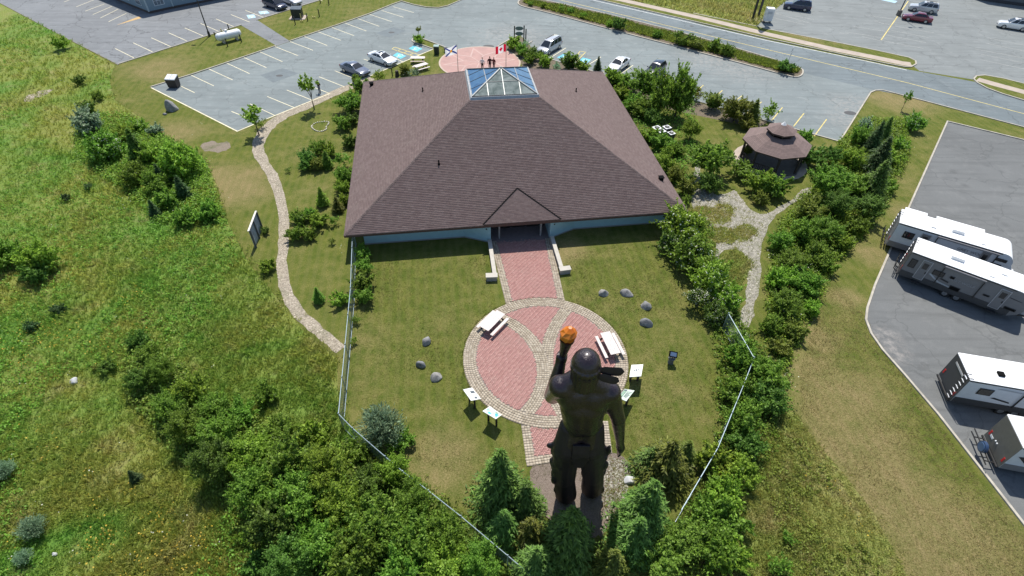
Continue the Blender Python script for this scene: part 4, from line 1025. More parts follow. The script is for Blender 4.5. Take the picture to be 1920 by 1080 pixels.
boulder('small dark rock on the grass left of the capped grey mound', 309, 215, .3, .2, .2, 0, 11)

# ------------------------------------------------------------------ floodlight on its post
p = G(1257, 680); t = thing('floodlight', 'black floodlight on a short grey pedestal on the right lawn', 'floodlight', p)
mb = MB(); mb.cone((0, 0, 0), (0, 0, .55), .22, .18, 16); mb.cone((0, 0, .55), (0, 0, .60), .28, .28, 16); mb.build('pedestal', plain('pedestal_grey', (.16, .16, .16), .8), t, None, True)
mb = MB(); mb.ball((-.17, .0, .66), .09, 10, 6); mb.ball((.17, 0, .66), .09, 10, 6); mb.build('side_lamp', plain('lamp_ivory', (.6, .57, .42), .4), t, None, True)
mb = MB(); mb.cone((0, 0, .6), (0, 0, .85), .05, .05, 8); mb.build('stem', FLASH, t)
R = Matrix.Rotation(rad(-52), 3, 'X') @ Matrix.Rotation(rad(10), 3, 'Y'); mb = MB(); mb.obox((0, 0, 1.0), (.62, .16, .46), R); lh = mb.build('lamp_head', FLASH, t, None, False, .02)
mb = MB(); mb.obox(Vector((0, 0, 1.0)) + R @ Vector((0, -.083, 0)), (.46, .01, .30), R); mb.build('lens', plain('lamp_lens', (.10, .15, .24), .1, spec=.9), lh)

# ------------------------------------------------------------------ chain-link fences
GALV = plain('galvanised_rail', (.34, .42, .46), .5, metal=.5)
WIRE, n_, l_, b_ = _new('chain_link')
b_.inputs['Base Color'].default_value = (.30, .40, .44, 1); b_.inputs['Metallic'].default_value = .4; b_.inputs['Roughness'].default_value = .5
tc_ = n_.new('ShaderNodeUVMap'); 
def diag(sgn):
    s_ = n_.new('ShaderNodeSeparateXYZ'); l_.new(tc_.outputs[0], s_.inputs[0])
    a_ = _math(n_, l_, 'ADD', s_.outputs[0], _math(n_, l_, 'MULTIPLY', s_.outputs[1], sgn)); a_ = _math(n_, l_, 'FRACT', _math(n_, l_, 'MULTIPLY', a_, 12.0))
    return _math(n_, l_, 'LESS_THAN', a_, .16)
k_ = _math(n_, l_, 'MAXIMUM', diag(1.0), diag(-1.0)); tr_ = n_.new('ShaderNodeBsdfTransparent'); mx_ = n_.new('ShaderNodeMixShader')
l_.new(k_, mx_.inputs[0]); l_.new(tr_.outputs[0], mx_.inputs[1]); l_.new(b_.outputs[0], mx_.inputs[2]); l_.new(mx_.outputs[0], n_['Material Output'].inputs['Surface'])
def fence(label, pts, h=1.8):
    P = [G(x, y, h) for x, y in pts]; P = [Vector((p.x, p.y, 0)) for p in P]
    t = thing('chain_link_fence', label, 'fence', P[0]); O = P[0]; acc = 0
    for A, B in zip(P[:-1], P[1:]):
        L = (B - A).length; n = max(1, round(L / 3.0)); d = (B - A) / n
        for k in range(n):
            a = A + d * k; b = a + d
            me = bpy.data.meshes.new('mesh_panel'); me.from_pydata([a - O, b - O, b - O + Vector((0, 0, h - .03)), a - O + Vector((0, 0, h - .03))], [], [(0, 1, 2, 3)])
            uv = me.uv_layers.new(name='UVMap'); l = d.length
            for i, q in enumerate(((0, 0), (l, 0), (l, h), (0, h))): uv.data[i].uv = q
            link('mesh_panel', me, WIRE, t)
            mb = MB(); mb.cone(a - O + Vector((0, 0, h)), b - O + Vector((0, 0, h)), .029, .029, 8); mb.build('top_rail', GALV, t)
            mb = MB(); mb.cone(a - O + Vector((0, 0, .12)), b - O + Vector((0, 0, .12)), .024, .024, 8); mb.build('bottom_rail', GALV, t)
            mb = MB(); mb.cone(a - O, a - O + Vector((0, 0, h + .06)), .04, .04, 8); mb.ball(a - O + Vector((0, 0, h + .07)), .055, 8, 5); mb.build('post', GALV, t, None, True)
fence('chain-link fence along the left side of the lawn, running to the bottom edge', [(661, 430), (657, 540), (634.5, 776), (661, 803), (722, 856), (755, 884), (803, 920), (864, 968), (952, 1042), (1000, 1082)])
fence('chain-link fence among the hedge at the right of the lawn', [(1366, 588), (1414, 671), (1397, 715), (1346, 840), (1278, 956)])

# ------------------------------------------------------------------ sign board seen from behind
A, B = G(479, 466), G(492, 429); d = (B - A).normalized(); nn = Vector((d.y, -d.x, 0)); t = thing('billboard', 'large wooden sign board seen from behind beside the gravel path', 'billboard', A); L = (B - A).length; hB = 2.05
SBK = plain('sign_back_boards', (.26, .30, .34), .7, var=.25, scale=4, isl=.15); SPO = plain('sign_frame', (.08, .085, .09), .7)
for k in range(9):
    z0 = .12 + k * (hB - .12) / 9; mb = MB(); mb.beam(Vector((0, 0, z0 + .1)), d * L + Vector((0, 0, z0 + .1)), .03, .195); mb.build('board', SBK, t)
for u in (.03, .5, .97):
    mb = MB(); q = d * L * u + nn * .07; mb.box(q.x - .06, q.y - .06, 0, q.x + .06, q.y + .06, hB); mb.build('post', SPO, t)
mb = MB(); mb.beam(-d * .06 + Vector((0, 0, hB + .03)), d * (L + .06) + Vector((0, 0, hB + .03)), .16, .05); mb.build('cap_rail', plain('pale_cap_rail', (.66, .62, .54), .7), t)

# ------------------------------------------------------------------ gazebo
gz = G(1458, 264, 2.6); g0 = Vector((gz.x, gz.y, 0)); t = thing('gazebo', 'octagonal brown-roofed gazebo with a raised cupola', 'gazebo', g0, rad(12))
RG = 3.75; oc = lambda r, z, ph=0: [Vector((r * math.cos(2 * PI * (k + .5) / 8 + ph), r * math.sin(2 * PI * (k + .5) / 8 + ph), z)) for k in range(8)]
GROOF = plain('gazebo_shingle', (.172, .122, .110), .9, var=.16, scale=3, bump=.4, isl=.10)
def octroof(parent, r0, z0, r1, z1, courses):
    for k in range(8):
        mb = MB()
        for c in range(courses):
            t0, t1 = c / courses, (c + 1) / courses; a = oc(r0 + (r1 - r0) * t0, z0 + (z1 - z0) * t0 + .02); b = oc(r0 + (r1 - r0) * t1, z0 + (z1 - z0) * t1 + .003); a2 = oc(r0 + (r1 - r0) * t0, z0 + (z1 - z0) * t0 - .003)
            i, j = k, (k + 1) % 8; mb._add([a[i], a[j], b[j], b[i], a2[i], a2[j]], [(0, 1, 2, 3), (4, 5, 1, 0)])
        mb.build('roof_panel', GROOF, parent)
    mb = MB(); mb.loft([oc(r0 - .02, z0 - .16), oc(r0 - .02, z0 - .012), oc(r1, z1 - .02)]); return mb.build('roof_deck', FASC, parent)
octroof(t, RG, 2.45, 1.35, 3.5, 16); octroof(t, 1.62, 3.98, .22, 4.6, 9)
mb = MB(); mb.loft([oc(1.22, 3.4), oc(1.22, 4.0)]); cu_ = mb.build('cupola_wall', FLASH, t)
for k in range(8):
    a = oc(1.25, 3.7)[k]; mb = MB(); mb.box(a.x - .05, a.y - .05, 3.4, a.x + .05, a.y + .05, 4.0); mb.build('cupola_post', DKW, t)
mb = MB(); mb.cone((0, 0, 4.58), (0, 0, 4.88), .3, .05, 8); mb.build('finial', plain('white_finial', (.7, .7, .7), .5), t)
for k in range(8):
    a = oc(RG - .45, 0)[k]; b = oc(RG - .45, 0)[(k + 1) % 8]; mb = MB(); mb.box(a.x - .09, a.y - .09, 0, a.x + .09, a.y + .09, 2.42); mb.build('post', DKW, t)
    if k not in (5,):
        mb = MB(); mb.beam(a + Vector((0, 0, .9)), b + Vector((0, 0, .9)), .08, .06); mb.beam(a + Vector((0, 0, .2)), b + Vector((0, 0, .2)), .06, .05)
        for q in range(1, 12): c = a + (b - a) * q / 12; mb.box(c.x - .02, c.y - .02, .2, c.x + .02, c.y + .02, .9)
        mb.build('railing', DKW, t)
    c = mid(a, b); mb = MB(); mb.beam(a + Vector((0, 0, 1.9)) , a + (b - a) * .2 + Vector((0, 0, 2.35)), .07, .06); mb.beam(b + Vector((0, 0, 1.9)), b + (a - b) * .2 + Vector((0, 0, 2.35)), .07, .06); mb.build('bracket', DKW, t)
mb = MB(); mb.loft([oc(RG - .2, -.02), oc(RG - .2, .13)]); mb.build('floor', plain('gazebo_floor_painted_shade', (.13, .115, .10), .8, var=.2), t)  # floor colour darkened to imitate the shade under the gazebo roof
sheet('concrete_pad', disc(g0.xy, 4.1, 24), .014, K_WALK)

# ------------------------------------------------------------------ car park furniture
BLKM = plain('black_metal', (.02, .02, .021), .5); WHTM = plain('white_enamel', (.74, .75, .76), .4)
p = G(328, 163); t = thing('waste_skip', 'dark waste skip with a white ridged lid at the corner of the car park', 'waste skip', p, rad(-2)); t.scale = (.66, .74, .95)
mb = MB(); mb.loft([[(-.95, -.6, .12), (.95, -.6, .12), (.95, .6, .12), (-.95, .6, .12)], [(-1.05, -.75, 1.25), (1.05, -.75, 1.25), (1.05, .75, 1.5), (-1.05, .75, 1.5)]]); mb.build('bin', plain('skip_brown_black', (.035, .028, .027), .6), t)
for s in (-.53, .53):
    mb = MB(); mb.loft([[(s - .5, -.78, 1.27), (s + .5, -.78, 1.27), (s + .5, .78, 1.53), (s - .5, .78, 1.53)], [(s - .46, -.7, 1.36), (s + .46, -.7, 1.36), (s + .46, .7, 1.62), (s - .46, .7, 1.62)]]); mb.build('lid', WHTM, t)
for x in (-.8, .8): mb = MB(); mb.cone((x - .05, -.5, .08), (x + .05, -.5, .08), .08, .08, 8); mb.cone((x - .05, .5, .08), (x + .05, .5, .08), .08, .08, 8); mb.build('caster', BLKM, t)
boulder('big grey boulder with a pointed shaded side by the car park corner', 324, 206, .8, .7, 1.6, .9, 23)
# propane tank with bollards
p = G(432, 77); t = thing('propane_tank', 'white horizontal propane tank on the grass strip', 'gas tank', p, angpx((416, 77), (448, 69)))
mb = MB(); L_ = 1.55; mb.loft([[(x, r * math.cos(2 * PI * k / 16), .95 + r * math.sin(2 * PI * k / 16)) for k in range(16)] for x, r in ((-L_ - .42, .12), (-L_ - .36, .32), (-L_ - .18, .5), (-L_, .58), (L_, .58), (L_ + .18, .5), (L_ + .36, .32), (L_ + .42, .12))]); mb.build('tank', WHTM, t, None, True)
mb = MB(); mb.cone((-.2, 0, 1.5), (-.2, 0, 1.72), .2, .2, 12); mb.ball((-.2, 0, 1.72), (.2, .2, .1), 10, 5); mb.build('dome', WHTM, t, None, True)
for x in (-1.05, 1.05): mb = MB(); mb.box(x - .12, -.45, 0, x + .12, .45, .5); mb.build('saddle', K_CONC, t)
def bollard(label, px, py, h=1.15, yellow=False):
    p = G(px, py); t = thing('bollard', label, 'bollard', p, 0, 'guard posts on the grass strip'); mb = MB(); mb.cone((0, 0, 0), (0, 0, h), .085, .085, 10); mb.ball((0, 0, h), .085, 10, 5); mb.build('pipe', plain('yellow_post_paint', (.62, .52, .2), .6) if yellow else BLKM, t, None, True)
bollard('black guard post behind the left end of the white propane tank', 406, 75)
bollard('black guard post in front of the white propane tank, left one', 427, 87)
bollard('black guard post at the right end of the propane tank', 453, 79)
bollard('black guard post behind the white propane tank', 431, 60)
bollard('short yellow post standing at the kerb behind the propane tank', 417, 64, .8, True)
bollard('black guard post at the left corner of the dark utility cabinet', 554, 46)
bollard('black guard post at the right corner of the dark utility cabinet', 577, 39)
bollard('black guard post standing apart to the right of the utility cabinet', 599, 31)
bollard('short yellow post in front of the dark utility cabinet', 565, 36, .9, True)
bollard('black guard post at the top edge, left of the pair', 601, 6); bollard('black guard post at the top edge, right of the pair', 617, 9)
for lab, x, y in (('twin yellow marker stub in front of the utility cabinet', 566, 41.5), ('twin yellow marker stub right of the utility cabinet', 589, 34.5)):
    t = thing('marker_stub', lab, 'marker', G(x, y), 0, 'yellow marker stubs'); mb = MB(); mb.ball((-.17, 0, .22), .13, 8, 5); mb.ball((.17, 0, .22), .13, 8, 5); mb.cone((0, 0, 0), (0, 0, .18), .05, .05, 6); mb.box(-.2, -.03, .12, .2, .03, .18); mb.build('cap', MATS['yellow_post_paint'], t)
p = G(559, 33); t = thing('utility_cabinet', 'dark green utility cabinet on a concrete pad on the grass strip', 'utility box', p, rad(3))
mb = MB(); mb.box(-1.3, -1.15, 0, 1.4, 1.0, .1); mb.build('pad', K_WALK, t); mb = MB(); mb.loft([[(-.85, -.6, .1), (.85, -.6, .1), (.85, .6, .1), (-.85, .6, .1)], [(-.85, -.6, 1.45), (.85, -.6, 1.45), (.85, .6, 1.6), (-.85, .6, 1.6)]]); cb = mb.build('cabinet', plain('dark_green_metal', (.015, .024, .024), .45), t)
mb = MB(); mb.loft([[(-.92, -.68, 1.45), (.92, -.68, 1.45), (.92, .68, 1.62), (-.92, .68, 1.62)], [(-.88, -.64, 1.53), (.88, -.64, 1.53), (.88, .64, 1.70), (-.88, .64, 1.70)]]); mb.build('lid', plain('cabinet_lid', (.08, .10, .11), .35), t)
for x in (-.42, .42): mb = MB(); mb.box(x - .38, -.62, .2, x + .38, -.605, 1.35); mb.build('door', MATS['dark_green_metal'], cb)
# lamp posts
def lamp(label, bx, by, sx, sy, heads, conc=False, lean=0):
    b = G(bx, by); s = G(sx, sy); h = (b - s).length * math.tan(rad(61)); t = thing('lamp_post', label, 'lamp post', b)
    mb = MB(); mb.cone((0, 0, 0), (0, 0, .9 if conc else .75), .42 if conc else .2, .38 if conc else .18, 14); mb.build('base', plain('concrete_base', (.16, .145, .125), .9) if conc else BLKM, t, None, True)
    mb = MB(); mb.cone((0, 0, .75), (0, 0, h), .10, .065, 10); mb.build('pole', plain('grey_pole', (.10, .10, .10), .5) if conc else BLKM, t, None, True)
    for s_ in heads:
        mb = MB(); mb.cone((0, 0, h - .1), (s_ * .75, 0, h), .035, .035, 6); mb.build('arm', BLKM, t); mb = MB(); mb.box(min(s_ * .6, s_ * 1.25), -.2, h - .05, max(s_ * .6, s_ * 1.25), .2, h + .1); mb.build('lamp_head', BLKM, t, None, False, .02)
lamp('tall black lamp post beside the grass strip by the grey-blue building', 393, 68, 373, 85, (-1,))
lamp('twin-headed lamp post on a stout concrete base between cars in the far car park', 1684, 29, 1720, 52, (-1, 1), True)
# tall sign on two dark posts
for_ = [G(1410, 39), G(1421, 33)]; t = thing('pylon_sign', 'tall roadside sign on two dark posts beyond the road', 'sign', for_[0]); O = for_[0]
for q in for_: mb = MB(); mb.box(q.x - .16, q.y - .16, 0, q.x + .16, q.y + .16, 10.5); mb.build('post', BLKM, t, O)
mb = MB(); d_ = (for_[1] - for_[0]).normalized(); mb.beam(for_[0] - d_ * .6 + Vector((0, 0, 9.6)), for_[1] + d_ * .6 + Vector((0, 0, 9.6)), .35, 2.0); mb.build('sign_panel', WHTM, t, O)
mb = MB(); c_ = mid(*for_); mb.box(c_.x - 1.6, c_.y - 1.3, 0, c_.x + 1.2, c_.y + 1.1, .1); mb.build('footing', K_WALK, t, O)
p = G(1437, 42); t = thing('donation_bin', 'white rounded metal bin standing by the two dark sign posts', 'bin', p, rad(-10))
mb = MB(); mb.box(-.72, -.6, .35, .72, .6, 2.4); mb.build('bin_body', WHTM, t, None, False, .14)
mb = MB(); mb.box(-.38, -.66, 1.55, .38, -.61, 1.95); mb.build('chute', plain('chute_grey', (.5, .52, .55), .5), t)
for x in (-.5, .5):
    for y in (-.4, .4): mb = MB(); mb.box(x - .06, y - .06, 0, x + .06, y + .06, .37); mb.build('leg', BLKM, t)
# road sign seen edge-on, two-board sign, litter bin
b = G(1476, 121); t = thing('road_sign', 'two stacked road sign plates on a thin post at the planted median end', 'road sign', b); GS = plain('sign_grey', (.42, .43, .43), .5)
mb = MB(); mb.cone((0, 0, 0), (0, 0, 2.5), .035, .035, 8); mb.build('post', GS, t); R = Matrix.Rotation(rad(58), 3, 'Z')
for z in (2.25, 1.6): mb = MB(); mb.obox((.0, -.05, z), (.75, .03, .5), R); mb.build('plate', GS, t)
b = G(973, 82); t = thing('notice_sign', 'green sign of two oval boards between dark posts at the planting bed', 'sign', b)
a0, a1, a2 = Vector((-.75, 0, 0)), Vector((.75, 0, 0)), Vector((1.05, -.9, 0)); DG = plain('dark_green_post', (.018, .03, .02), .6)
for q, h in ((a0, 2.7), (a1, 2.8), (a2, 2.6)): mb = MB(); mb.box(q.x - .09, q.y - .09, 0, q.x + .09, q.y + .09, h); mb.build('post', DG, t)
for z in (2.35, 1.55):
    mb = MB(); mb.loft([[(.64 * math.cos(2 * PI * k / 20), y, z + .30 * math.sin(2 * PI * k / 20)) for k in range(20)] for y in (-.04, .04)]); mb.build('board', plain('sign_green_grey', (.14, .20, .19), .6), t)
b = G(819, 101); t = thing('litter_bin', 'dark green litter bin with a pale lid by the star plaza', 'litter bin', b); mb = MB(); mb.box(-.36, -.36, .05, .36, .36, 1.15); mb.build('bin_body', DG, t, None, False, .03); mb = MB(); mb.box(-.41, -.41, 1.152, .41, .41, 1.26); mb.build('lid', plain('pale_green_lid', (.25, .34, .31), .5), t, None, False, .02)
b = G(836, 97); t = thing('ash_urn', 'small black urn on the grass at the left edge of the star plaza', 'urn', b); mb = MB(); mb.cone((0, 0, 0), (0, 0, .55), .2, .3, 12); mb.cone((0, 0, .55), (0, 0, .6), .33, .33, 12); mb.build('bowl', BLKM, t)
b = G(745, 143); t = thing('small_stump_sign', 'dark little figure-like post and stump by the far left roof corner', 'post', b); mb = MB(); mb.cone((0, 0, 0), (0, 0, .8), .32, .22, 9); mb.build('stump', DKW, t); mb = MB(); mb.box(-.75, -.06, 0, -.63, .06, 1.2); mb.build('post', DKW, t)
# condenser units
def condenser(label, px, py, w, dpt, h, fans, rz):
    p = G(px, py, h); t = thing('air_conditioner', label, 'air conditioner', (p.x, p.y, 0), rz, 'condenser units beside the building'); mb = MB(); mb.box(-w / 2, -dpt / 2, 0, w / 2, dpt / 2, h - .06); mb.build('casing', plain('condenser_dark', (.06, .06, .06), .6), t)
    mb = MB(); mb.box(-w / 2 - .03, -dpt / 2 - .03, h - .058, w / 2 + .03, dpt / 2 + .03, h); mb.build('top', WHTM, t)
    for k in range(fans):
        y = (k - (fans - 1) / 2) * dpt / fans; r = min(w, dpt / fans) * .40; mb = MB(); mb.cone((0, y, h + .002), (0, y, h + .03), r, r, 18); f_ = mb.build('fan_guard', FLASH, t)
        mb = MB()
        for q in range(4): a = q * PI / 4; mb.beam((-r * math.cos(a), y - r * math.sin(a), h + .038), (r * math.cos(a), y + r * math.sin(a), h + .038), .03, .012)
        mb.build('grille', plain('grille_grey', (.3, .3, .3), .5), f_)
condenser('long white-topped condenser with two dark fans beside the right roof edge', 1236, 242, .9, 1.6, 1.2, 2, rad(28))
condenser('square condenser with a white rim, behind the two-fan unit', 1251, 238, .8, .75, .95, 1, rad(28))
condenser('smaller condenser half hidden under the tree, right of the two-fan unit', 1259, 249, .7, .7, .85, 1, rad(28))
# flags
def flagpole(label, tx, ty, gy, fn, fw, fh, dirx):
    h = 5.2; tp = G(tx, ty, h); p = Vector((tp.x, tp.y, .05)); t = thing('flagpole', label, 'flag', p); mb = MB(); mb.cone((0, 0, 0), (0, 0, h), .05, .03, 10); mb.ball((0, 0, h + .03), .07, 8, 5); mb.build('pole', plain('aluminium_pole', (.55, .55, .55), .35, metal=.6), t, None, True)
    nx, ny = 48, 32; V = []; F = []; mi = []
    for j in range(ny + 1):
        for i in range(nx + 1):
            u, v = i / nx, j / ny; sag = -.30 * u * fw * .9 * (u ** .5); V.append((dirx * u * fw * .88, .10 * math.sin(u * 9 + v * 1.5) * u ** .5 - .25 * u, h - .12 - v * fh + sag * .75 + .05 * math.sin(u * 7)))
    for j in range(ny):
        for i in range(nx): F.append((j * (nx + 1) + i, j * (nx + 1) + i + 1, (j + 1) * (nx + 1) + i + 1, (j + 1) * (nx + 1) + i)); mi.append(fn((i + .5) / nx, (j + .5) / ny))
    me = bpy.data.meshes.new('flag_cloth'); me.from_pydata(V, [], F); me.polygons.foreach_set('material_index', mi); me.polygons.foreach_set('use_smooth', [True] * len(F)); cl_ = lambda nm, c: leafmat(nm, c, tuple(q * 1.1 for q in c), .55, .03)
    link('flag_cloth', me, [cl_('flag_white', (.75, .75, .76)), cl_('flag_blue', (.02, .04, .20)), cl_('flag_red', (.55, .012, .02)), cl_('flag_gold', (.68, .46, .05))], t)
def saltire(u, v):
    x, y = (u - .5) * 1.5, v - .5
    if abs(x) < .13 and -.17 < y < .17 - abs(x) * .3:
        if abs(x) < .07 and abs(y + .01) < .1 and not (abs(x) < .02 and y > .03): return 2
        return 3
    return 1 if min(abs(y - x / 1.5), abs(y + x / 1.5)) < .105 else 0
LEAF = [(0, .34), (.05, .25), (.10, .27), (.08, .12), (.16, .2), (.18, .14), (.28, .16), (.24, .06), (.29, .02), (.12, -.12), (.14, -.18), (.02, -.165), (.02, -.30)]
LEAF = np.array(LEAF + [(-x, y) for x, y in LEAF[::-1]])
def maple(u, v):
    if u < .25 or u > .75: return 2
    return 2 if inpoly(np.array([[(u - .5) * 2 * .9, -(v - .5) * .95]]), LEAF)[0] else 0
flagpole('blue and white saltire flag with gold shield on a thin pole', 856.5, 84.5, 138, saltire, 1.8, 1.1, -1)
flagpole('red and white maple leaf flag on a thin pole, right of the star plaza', 949, 82, 130, maple, 1.6, 1.0, -1)
# people
def person(label, px, py, rz, shirt, pants, skin, hair_c, arms='down', h=1.74):
    p = G(px, py); p.z = .06 if py < 140 and 820 < px < 975 else .01; t = thing('person', label, 'person', p, rz); s = h / 1.75
    V_ = lambda x, y, z: Vector((x * s, y * s, z * s)); hh, hv = {'down': (.30, 0), 'camera': (.06, .32)}[arms], 0
    ha = V_(hh[0], hh[1], .80 if arms == 'down' else 1.38); elb = V_(.31, .02, 1.08)
    cs = [(V_(0, 0, 1.63), tuple(q * s for q in (.078, .095, .118))), (V_(0, .0, 1.42), V_(0, .01, 1.54), .055 * s, .052 * s), (V_(0, 0, 1.2), tuple(q * s for q in (.175, .11, .25))), (V_(0, 0, .95), tuple(q * s for q in (.165, .115, .16))), (V_(0, .1, 1.62), tuple(q * s for q in (.016, .02, .025)))]
    for sx in (-1, 1):
        f = lambda v: Vector((v.x * sx, v.y, v.z))
        cs += [(f(V_(.17, 0, 1.38)), f(elb), .058 * s, .045 * s), (f(elb), f(ha), .045 * s, .032 * s), (f(ha), f(ha) + Vector((0, .03, -.09)) * s, .038 * s, .03 * s), (f(V_(.09, 0, .92)), f(V_(.10, .01, .5)), .085 * s, .058 * s), (f(V_(.10, .01, .5)), f(V_(.10, -.01, .08)), .058 * s, .04 * s), (f(V_(.10, -.03, .045)), f(V_(.11, .16, .035)), .045 * s, .035 * s)]
    blob('body', cs, plain('skin_' + skin[0], skin[1], .6), t, .022, 2)
    g = [(V_(0, 0, 1.21), tuple(q * s for q in (.195, .13, .27))), (V_(0, 0, 1.02), tuple(q * s for q in (.185, .135, .13)))]
    for sx in (-1, 1): g.append((Vector((.17 * sx, 0, 1.38)) * s, Vector((elb.x * sx, elb.y, elb.z + .05)) * 1, .075 * s, .068 * s))
    blob('shirt', g, plain('cloth_' + shirt[0], shirt[1], .9), t, .024, 2)
    g = [(V_(0, 0, .93), tuple(q * s for q in (.182, .13, .13)))]
    for sx in (-1, 1): g += [(V_(.09 * sx, 0, .9), V_(.10 * sx, .01, .5), .1 * s, .075 * s), (V_(.1 * sx, .01, .5), V_(.1 * sx, -.01, .12), .075 * s, .065 * s)]
    blob('trousers', g, plain('cloth_' + pants[0], pants[1], .9), t, .024, 2)
    blob('hair', [(V_(0, -.015, 1.675), tuple(q * s for q in (.09, .105, .09)))], plain('hair_' + hair_c[0], hair_c[1], .7), t, .02, 1)
    return t
SK = ('tan', (.36, .20, .13)); SKD = ('brown', (.22, .115, .075)); BH = ('black', (.012, .010, .010))
person('person in a white top and dark trousers, left of three on the star plaza', 904.5, 131, rad(170), ('white', (.72, .72, .70)), ('black', (.02, .02, .025)), SK, BH)
person('person in a dark maroon top, middle of three on the star plaza', 918.5, 130, rad(185), ('maroon', (.055, .014, .018)), ('dark_red', (.03, .012, .014)), SKD, BH, 'down', 1.8)
person('shorter person in a red top, right of three on the star plaza', 926, 129, rad(150), ('red', (.13, .018, .022)), ('wine', (.07, .015, .02)), SK, BH, 'down', 1.6)
person('person in black top and grey shorts with raised arms in the car park', 600, 174, rad(160), ('black_shirt', (.015, .015, .016)), ('grey', (.16, .16, .17)), SK, BH, 'camera', 1.8)
# ------------------------------------------------------------------ vehicles
TYRE = plain('tyre_rubber', (.015, .015, .015), .85); RIM = plain('alloy_rim', (.42, .43, .44), .35, metal=.8); CGL = plain('car_glass', (.018, .022, .026), .04, spec=.8, var=.02); TRIM = plain('black_trim', (.014, .014, .015), .5); HLT = plain('headlight_lens', (.55, .58, .6), .1, spec=.8); TLT = plain('tail_light_lens', (.30, .012, .012), .2)
def paint(nm, c): return plain('paint_' + nm, c, .22, metal=.15, coat=.8, var=.02)
def car(name, label, px, py, ang, body, kind='sedan', L=None, W=1.82, cat='car', group='parked cars'):
    sp = {'sedan': (4.75, 1.46, .66, .98, [(-2.36, .80), (-2.25, .96), (-1.5, 1.02), (-1.2, 1.02), (.75, .98), (1.0, .96), (1.9, .82), (2.25, .72), (2.37, .58)], (-1.75, -.95, .12, 1.0)),
          'coupe': (4.8, 1.44, .66, .98, [(-2.38, .84), (-2.28, 1.0), (-1.7, 1.04), (.75, .98), (1.0, .95), (1.9, .82), (2.26, .70), (2.39, .56)], (-1.9, -.75, .05, 1.0)),
          'suv': (4.75, 1.74, .70, 1.08, [(-2.36, .9), (-2.33, 1.1), (-1.2, 1.12), (.8, 1.08), (1.05, 1.06), (2.0, .98), (2.28, .86), (2.37, .62)], (-2.28, -2.02, .15, 1.05)),
          'van': (5.1, 1.80, .66, 1.05, [(-2.52, .9), (-2.5, 1.08), (-1.2, 1.10), (1.0, 1.06), (1.3, 1.03), (2.1, .90), (2.42, .76), (2.54, .56)], (-2.46, -2.25, .55, 1.55)),
          'hatch': (4.3, 1.62, .66, 1.0, [(-2.12, .86), (-2.1, 1.02), (-1.1, 1.05), (.75, 1.02), (1.05, .99), (1.75, .88), (2.05, .76), (2.14, .56)], (-2.06, -1.6, .15, 1.1))}[kind]
    L0, H, zs, zb, prof, (r0, r1, f1, f0) = sp
    t = thing(name, label, cat, G(px, py, .0) + Vector((0, 0, .02)), ang, group); hw = W / 2; rings = []
    for x, zt in prof:
        e = 1 - .16 * max(0, (abs(x) - L0 * .36) / (L0 * .14)) ** 2; w = hw * e; zl = .24 + .1 * max(0, (abs(x) - L0 * .42) / (L0 * .08))
        rings.append([(x, -w * .90, zl), (x, -w, zl + .18), (x, -w * .995, zl + (zt - zl) * .62), (x, -w * .93, zt - .035), (x, -w * .72, zt), (x, 0, zt + .025), (x, w * .72, zt), (x, w * .93, zt - .035), (x, w * .995, zl + (zt - zl) * .62), (x, w, zl + .18), (x, w * .90, zl)])
    mb = MB(); mb.loft(rings); mb.build('body', body, t, None, True)
    wb, wt = hw * .90, hw * .66; zb -= .05
    B = lambda x, s, k: Vector((x, s * wb * k, zb)); T = lambda x, s, k: Vector((x, s * wt * k, H - .05))
    rg = []
    for xr, xf, w, z in ((r0, f0, wb, zb), (r0 * .45 + r1 * .55, f0 * .45 + f1 * .55, wb * .46 + wt * .54, zb + (H - .05 - zb) * .58), (r1, f1, wt, H - .05), (r1 + .12, f1 - .16, wt * .82, H)):
        rg.append([(xr, -w, z), (mid(Vector((xr, 0, 0)), Vector((xf, 0, 0))).x, -w * 1.02, z), (xf, -w, z), (xf + .05, 0, z), (xf, w, z), (mid(Vector((xr, 0, 0)), Vector((xf, 0, 0))).x, w * 1.02, z), (xr, w, z), (xr - .04, 0, z)])
    mb = MB(); mb.loft(rg); mb.build('cabin', body, t, None, True)
    def gl(name, pts, off=.014):
        c = sum(pts, Vector()) / len(pts); nn = (pts[1] - pts[0]).cross(pts[2] - pts[0]).normalized(); ctr = Vector(((r0 + f0) / 2, 0, zb + .2))
        if nn.dot(c - ctr) < 0: nn = -nn
        mb = MB(); n = len(pts); mb._add([p + nn * off for p in pts] + [p - nn * .03 for p in pts], [tuple(range(n)), tuple(range(2 * n - 1, n - 1, -1))] + [(i, (i + 1) % n, n + (i + 1) % n, n + i) for i in range(n)]); mb.build(name, CGL, t)
    def face(x0, x1, a, b, lo, hi, s):  # point on side wall
        P = lambda x_b, x_t, k: Vector((x_b + (x_t - x_b) * k, s * (wb + (wt - wb) * k) * 1.012, zb + (H - .05 - zb) * k))
        return [P(x0, a, lo), P(x1, b, lo), P(x1, b, hi), P(x0, a, hi)]
    fx = lambda u, k: (r0 + (f0 - r0) * u) * (1 - k) + (r1 + (f1 - r1) * u) * k
    nsp = [.06, .36, .66, .95] if kind in ('suv', 'van') else [.10, .46, .94] if kind != 'coupe' else [.12, .5, .94]
    for s in (-1, 1):
        for u0, u1 in zip(nsp[:-1], nsp[1:]): gl('side_window', face(r0 + (f0 - r0) * u0, r0 + (f0 - r0) * (u1 - .03), r1 + (f1 - r1) * u0, r1 + (f1 - r1) * (u1 - .03), .14, .9, s))
    k0, k1 = .10, .92
    def cross(u, k, s, ins=.88): return Vector((fx(u, k) + (.05 if u else -.04), s * (wb + (wt - wb) * k) * ins, zb + (H - .05 - zb) * k))
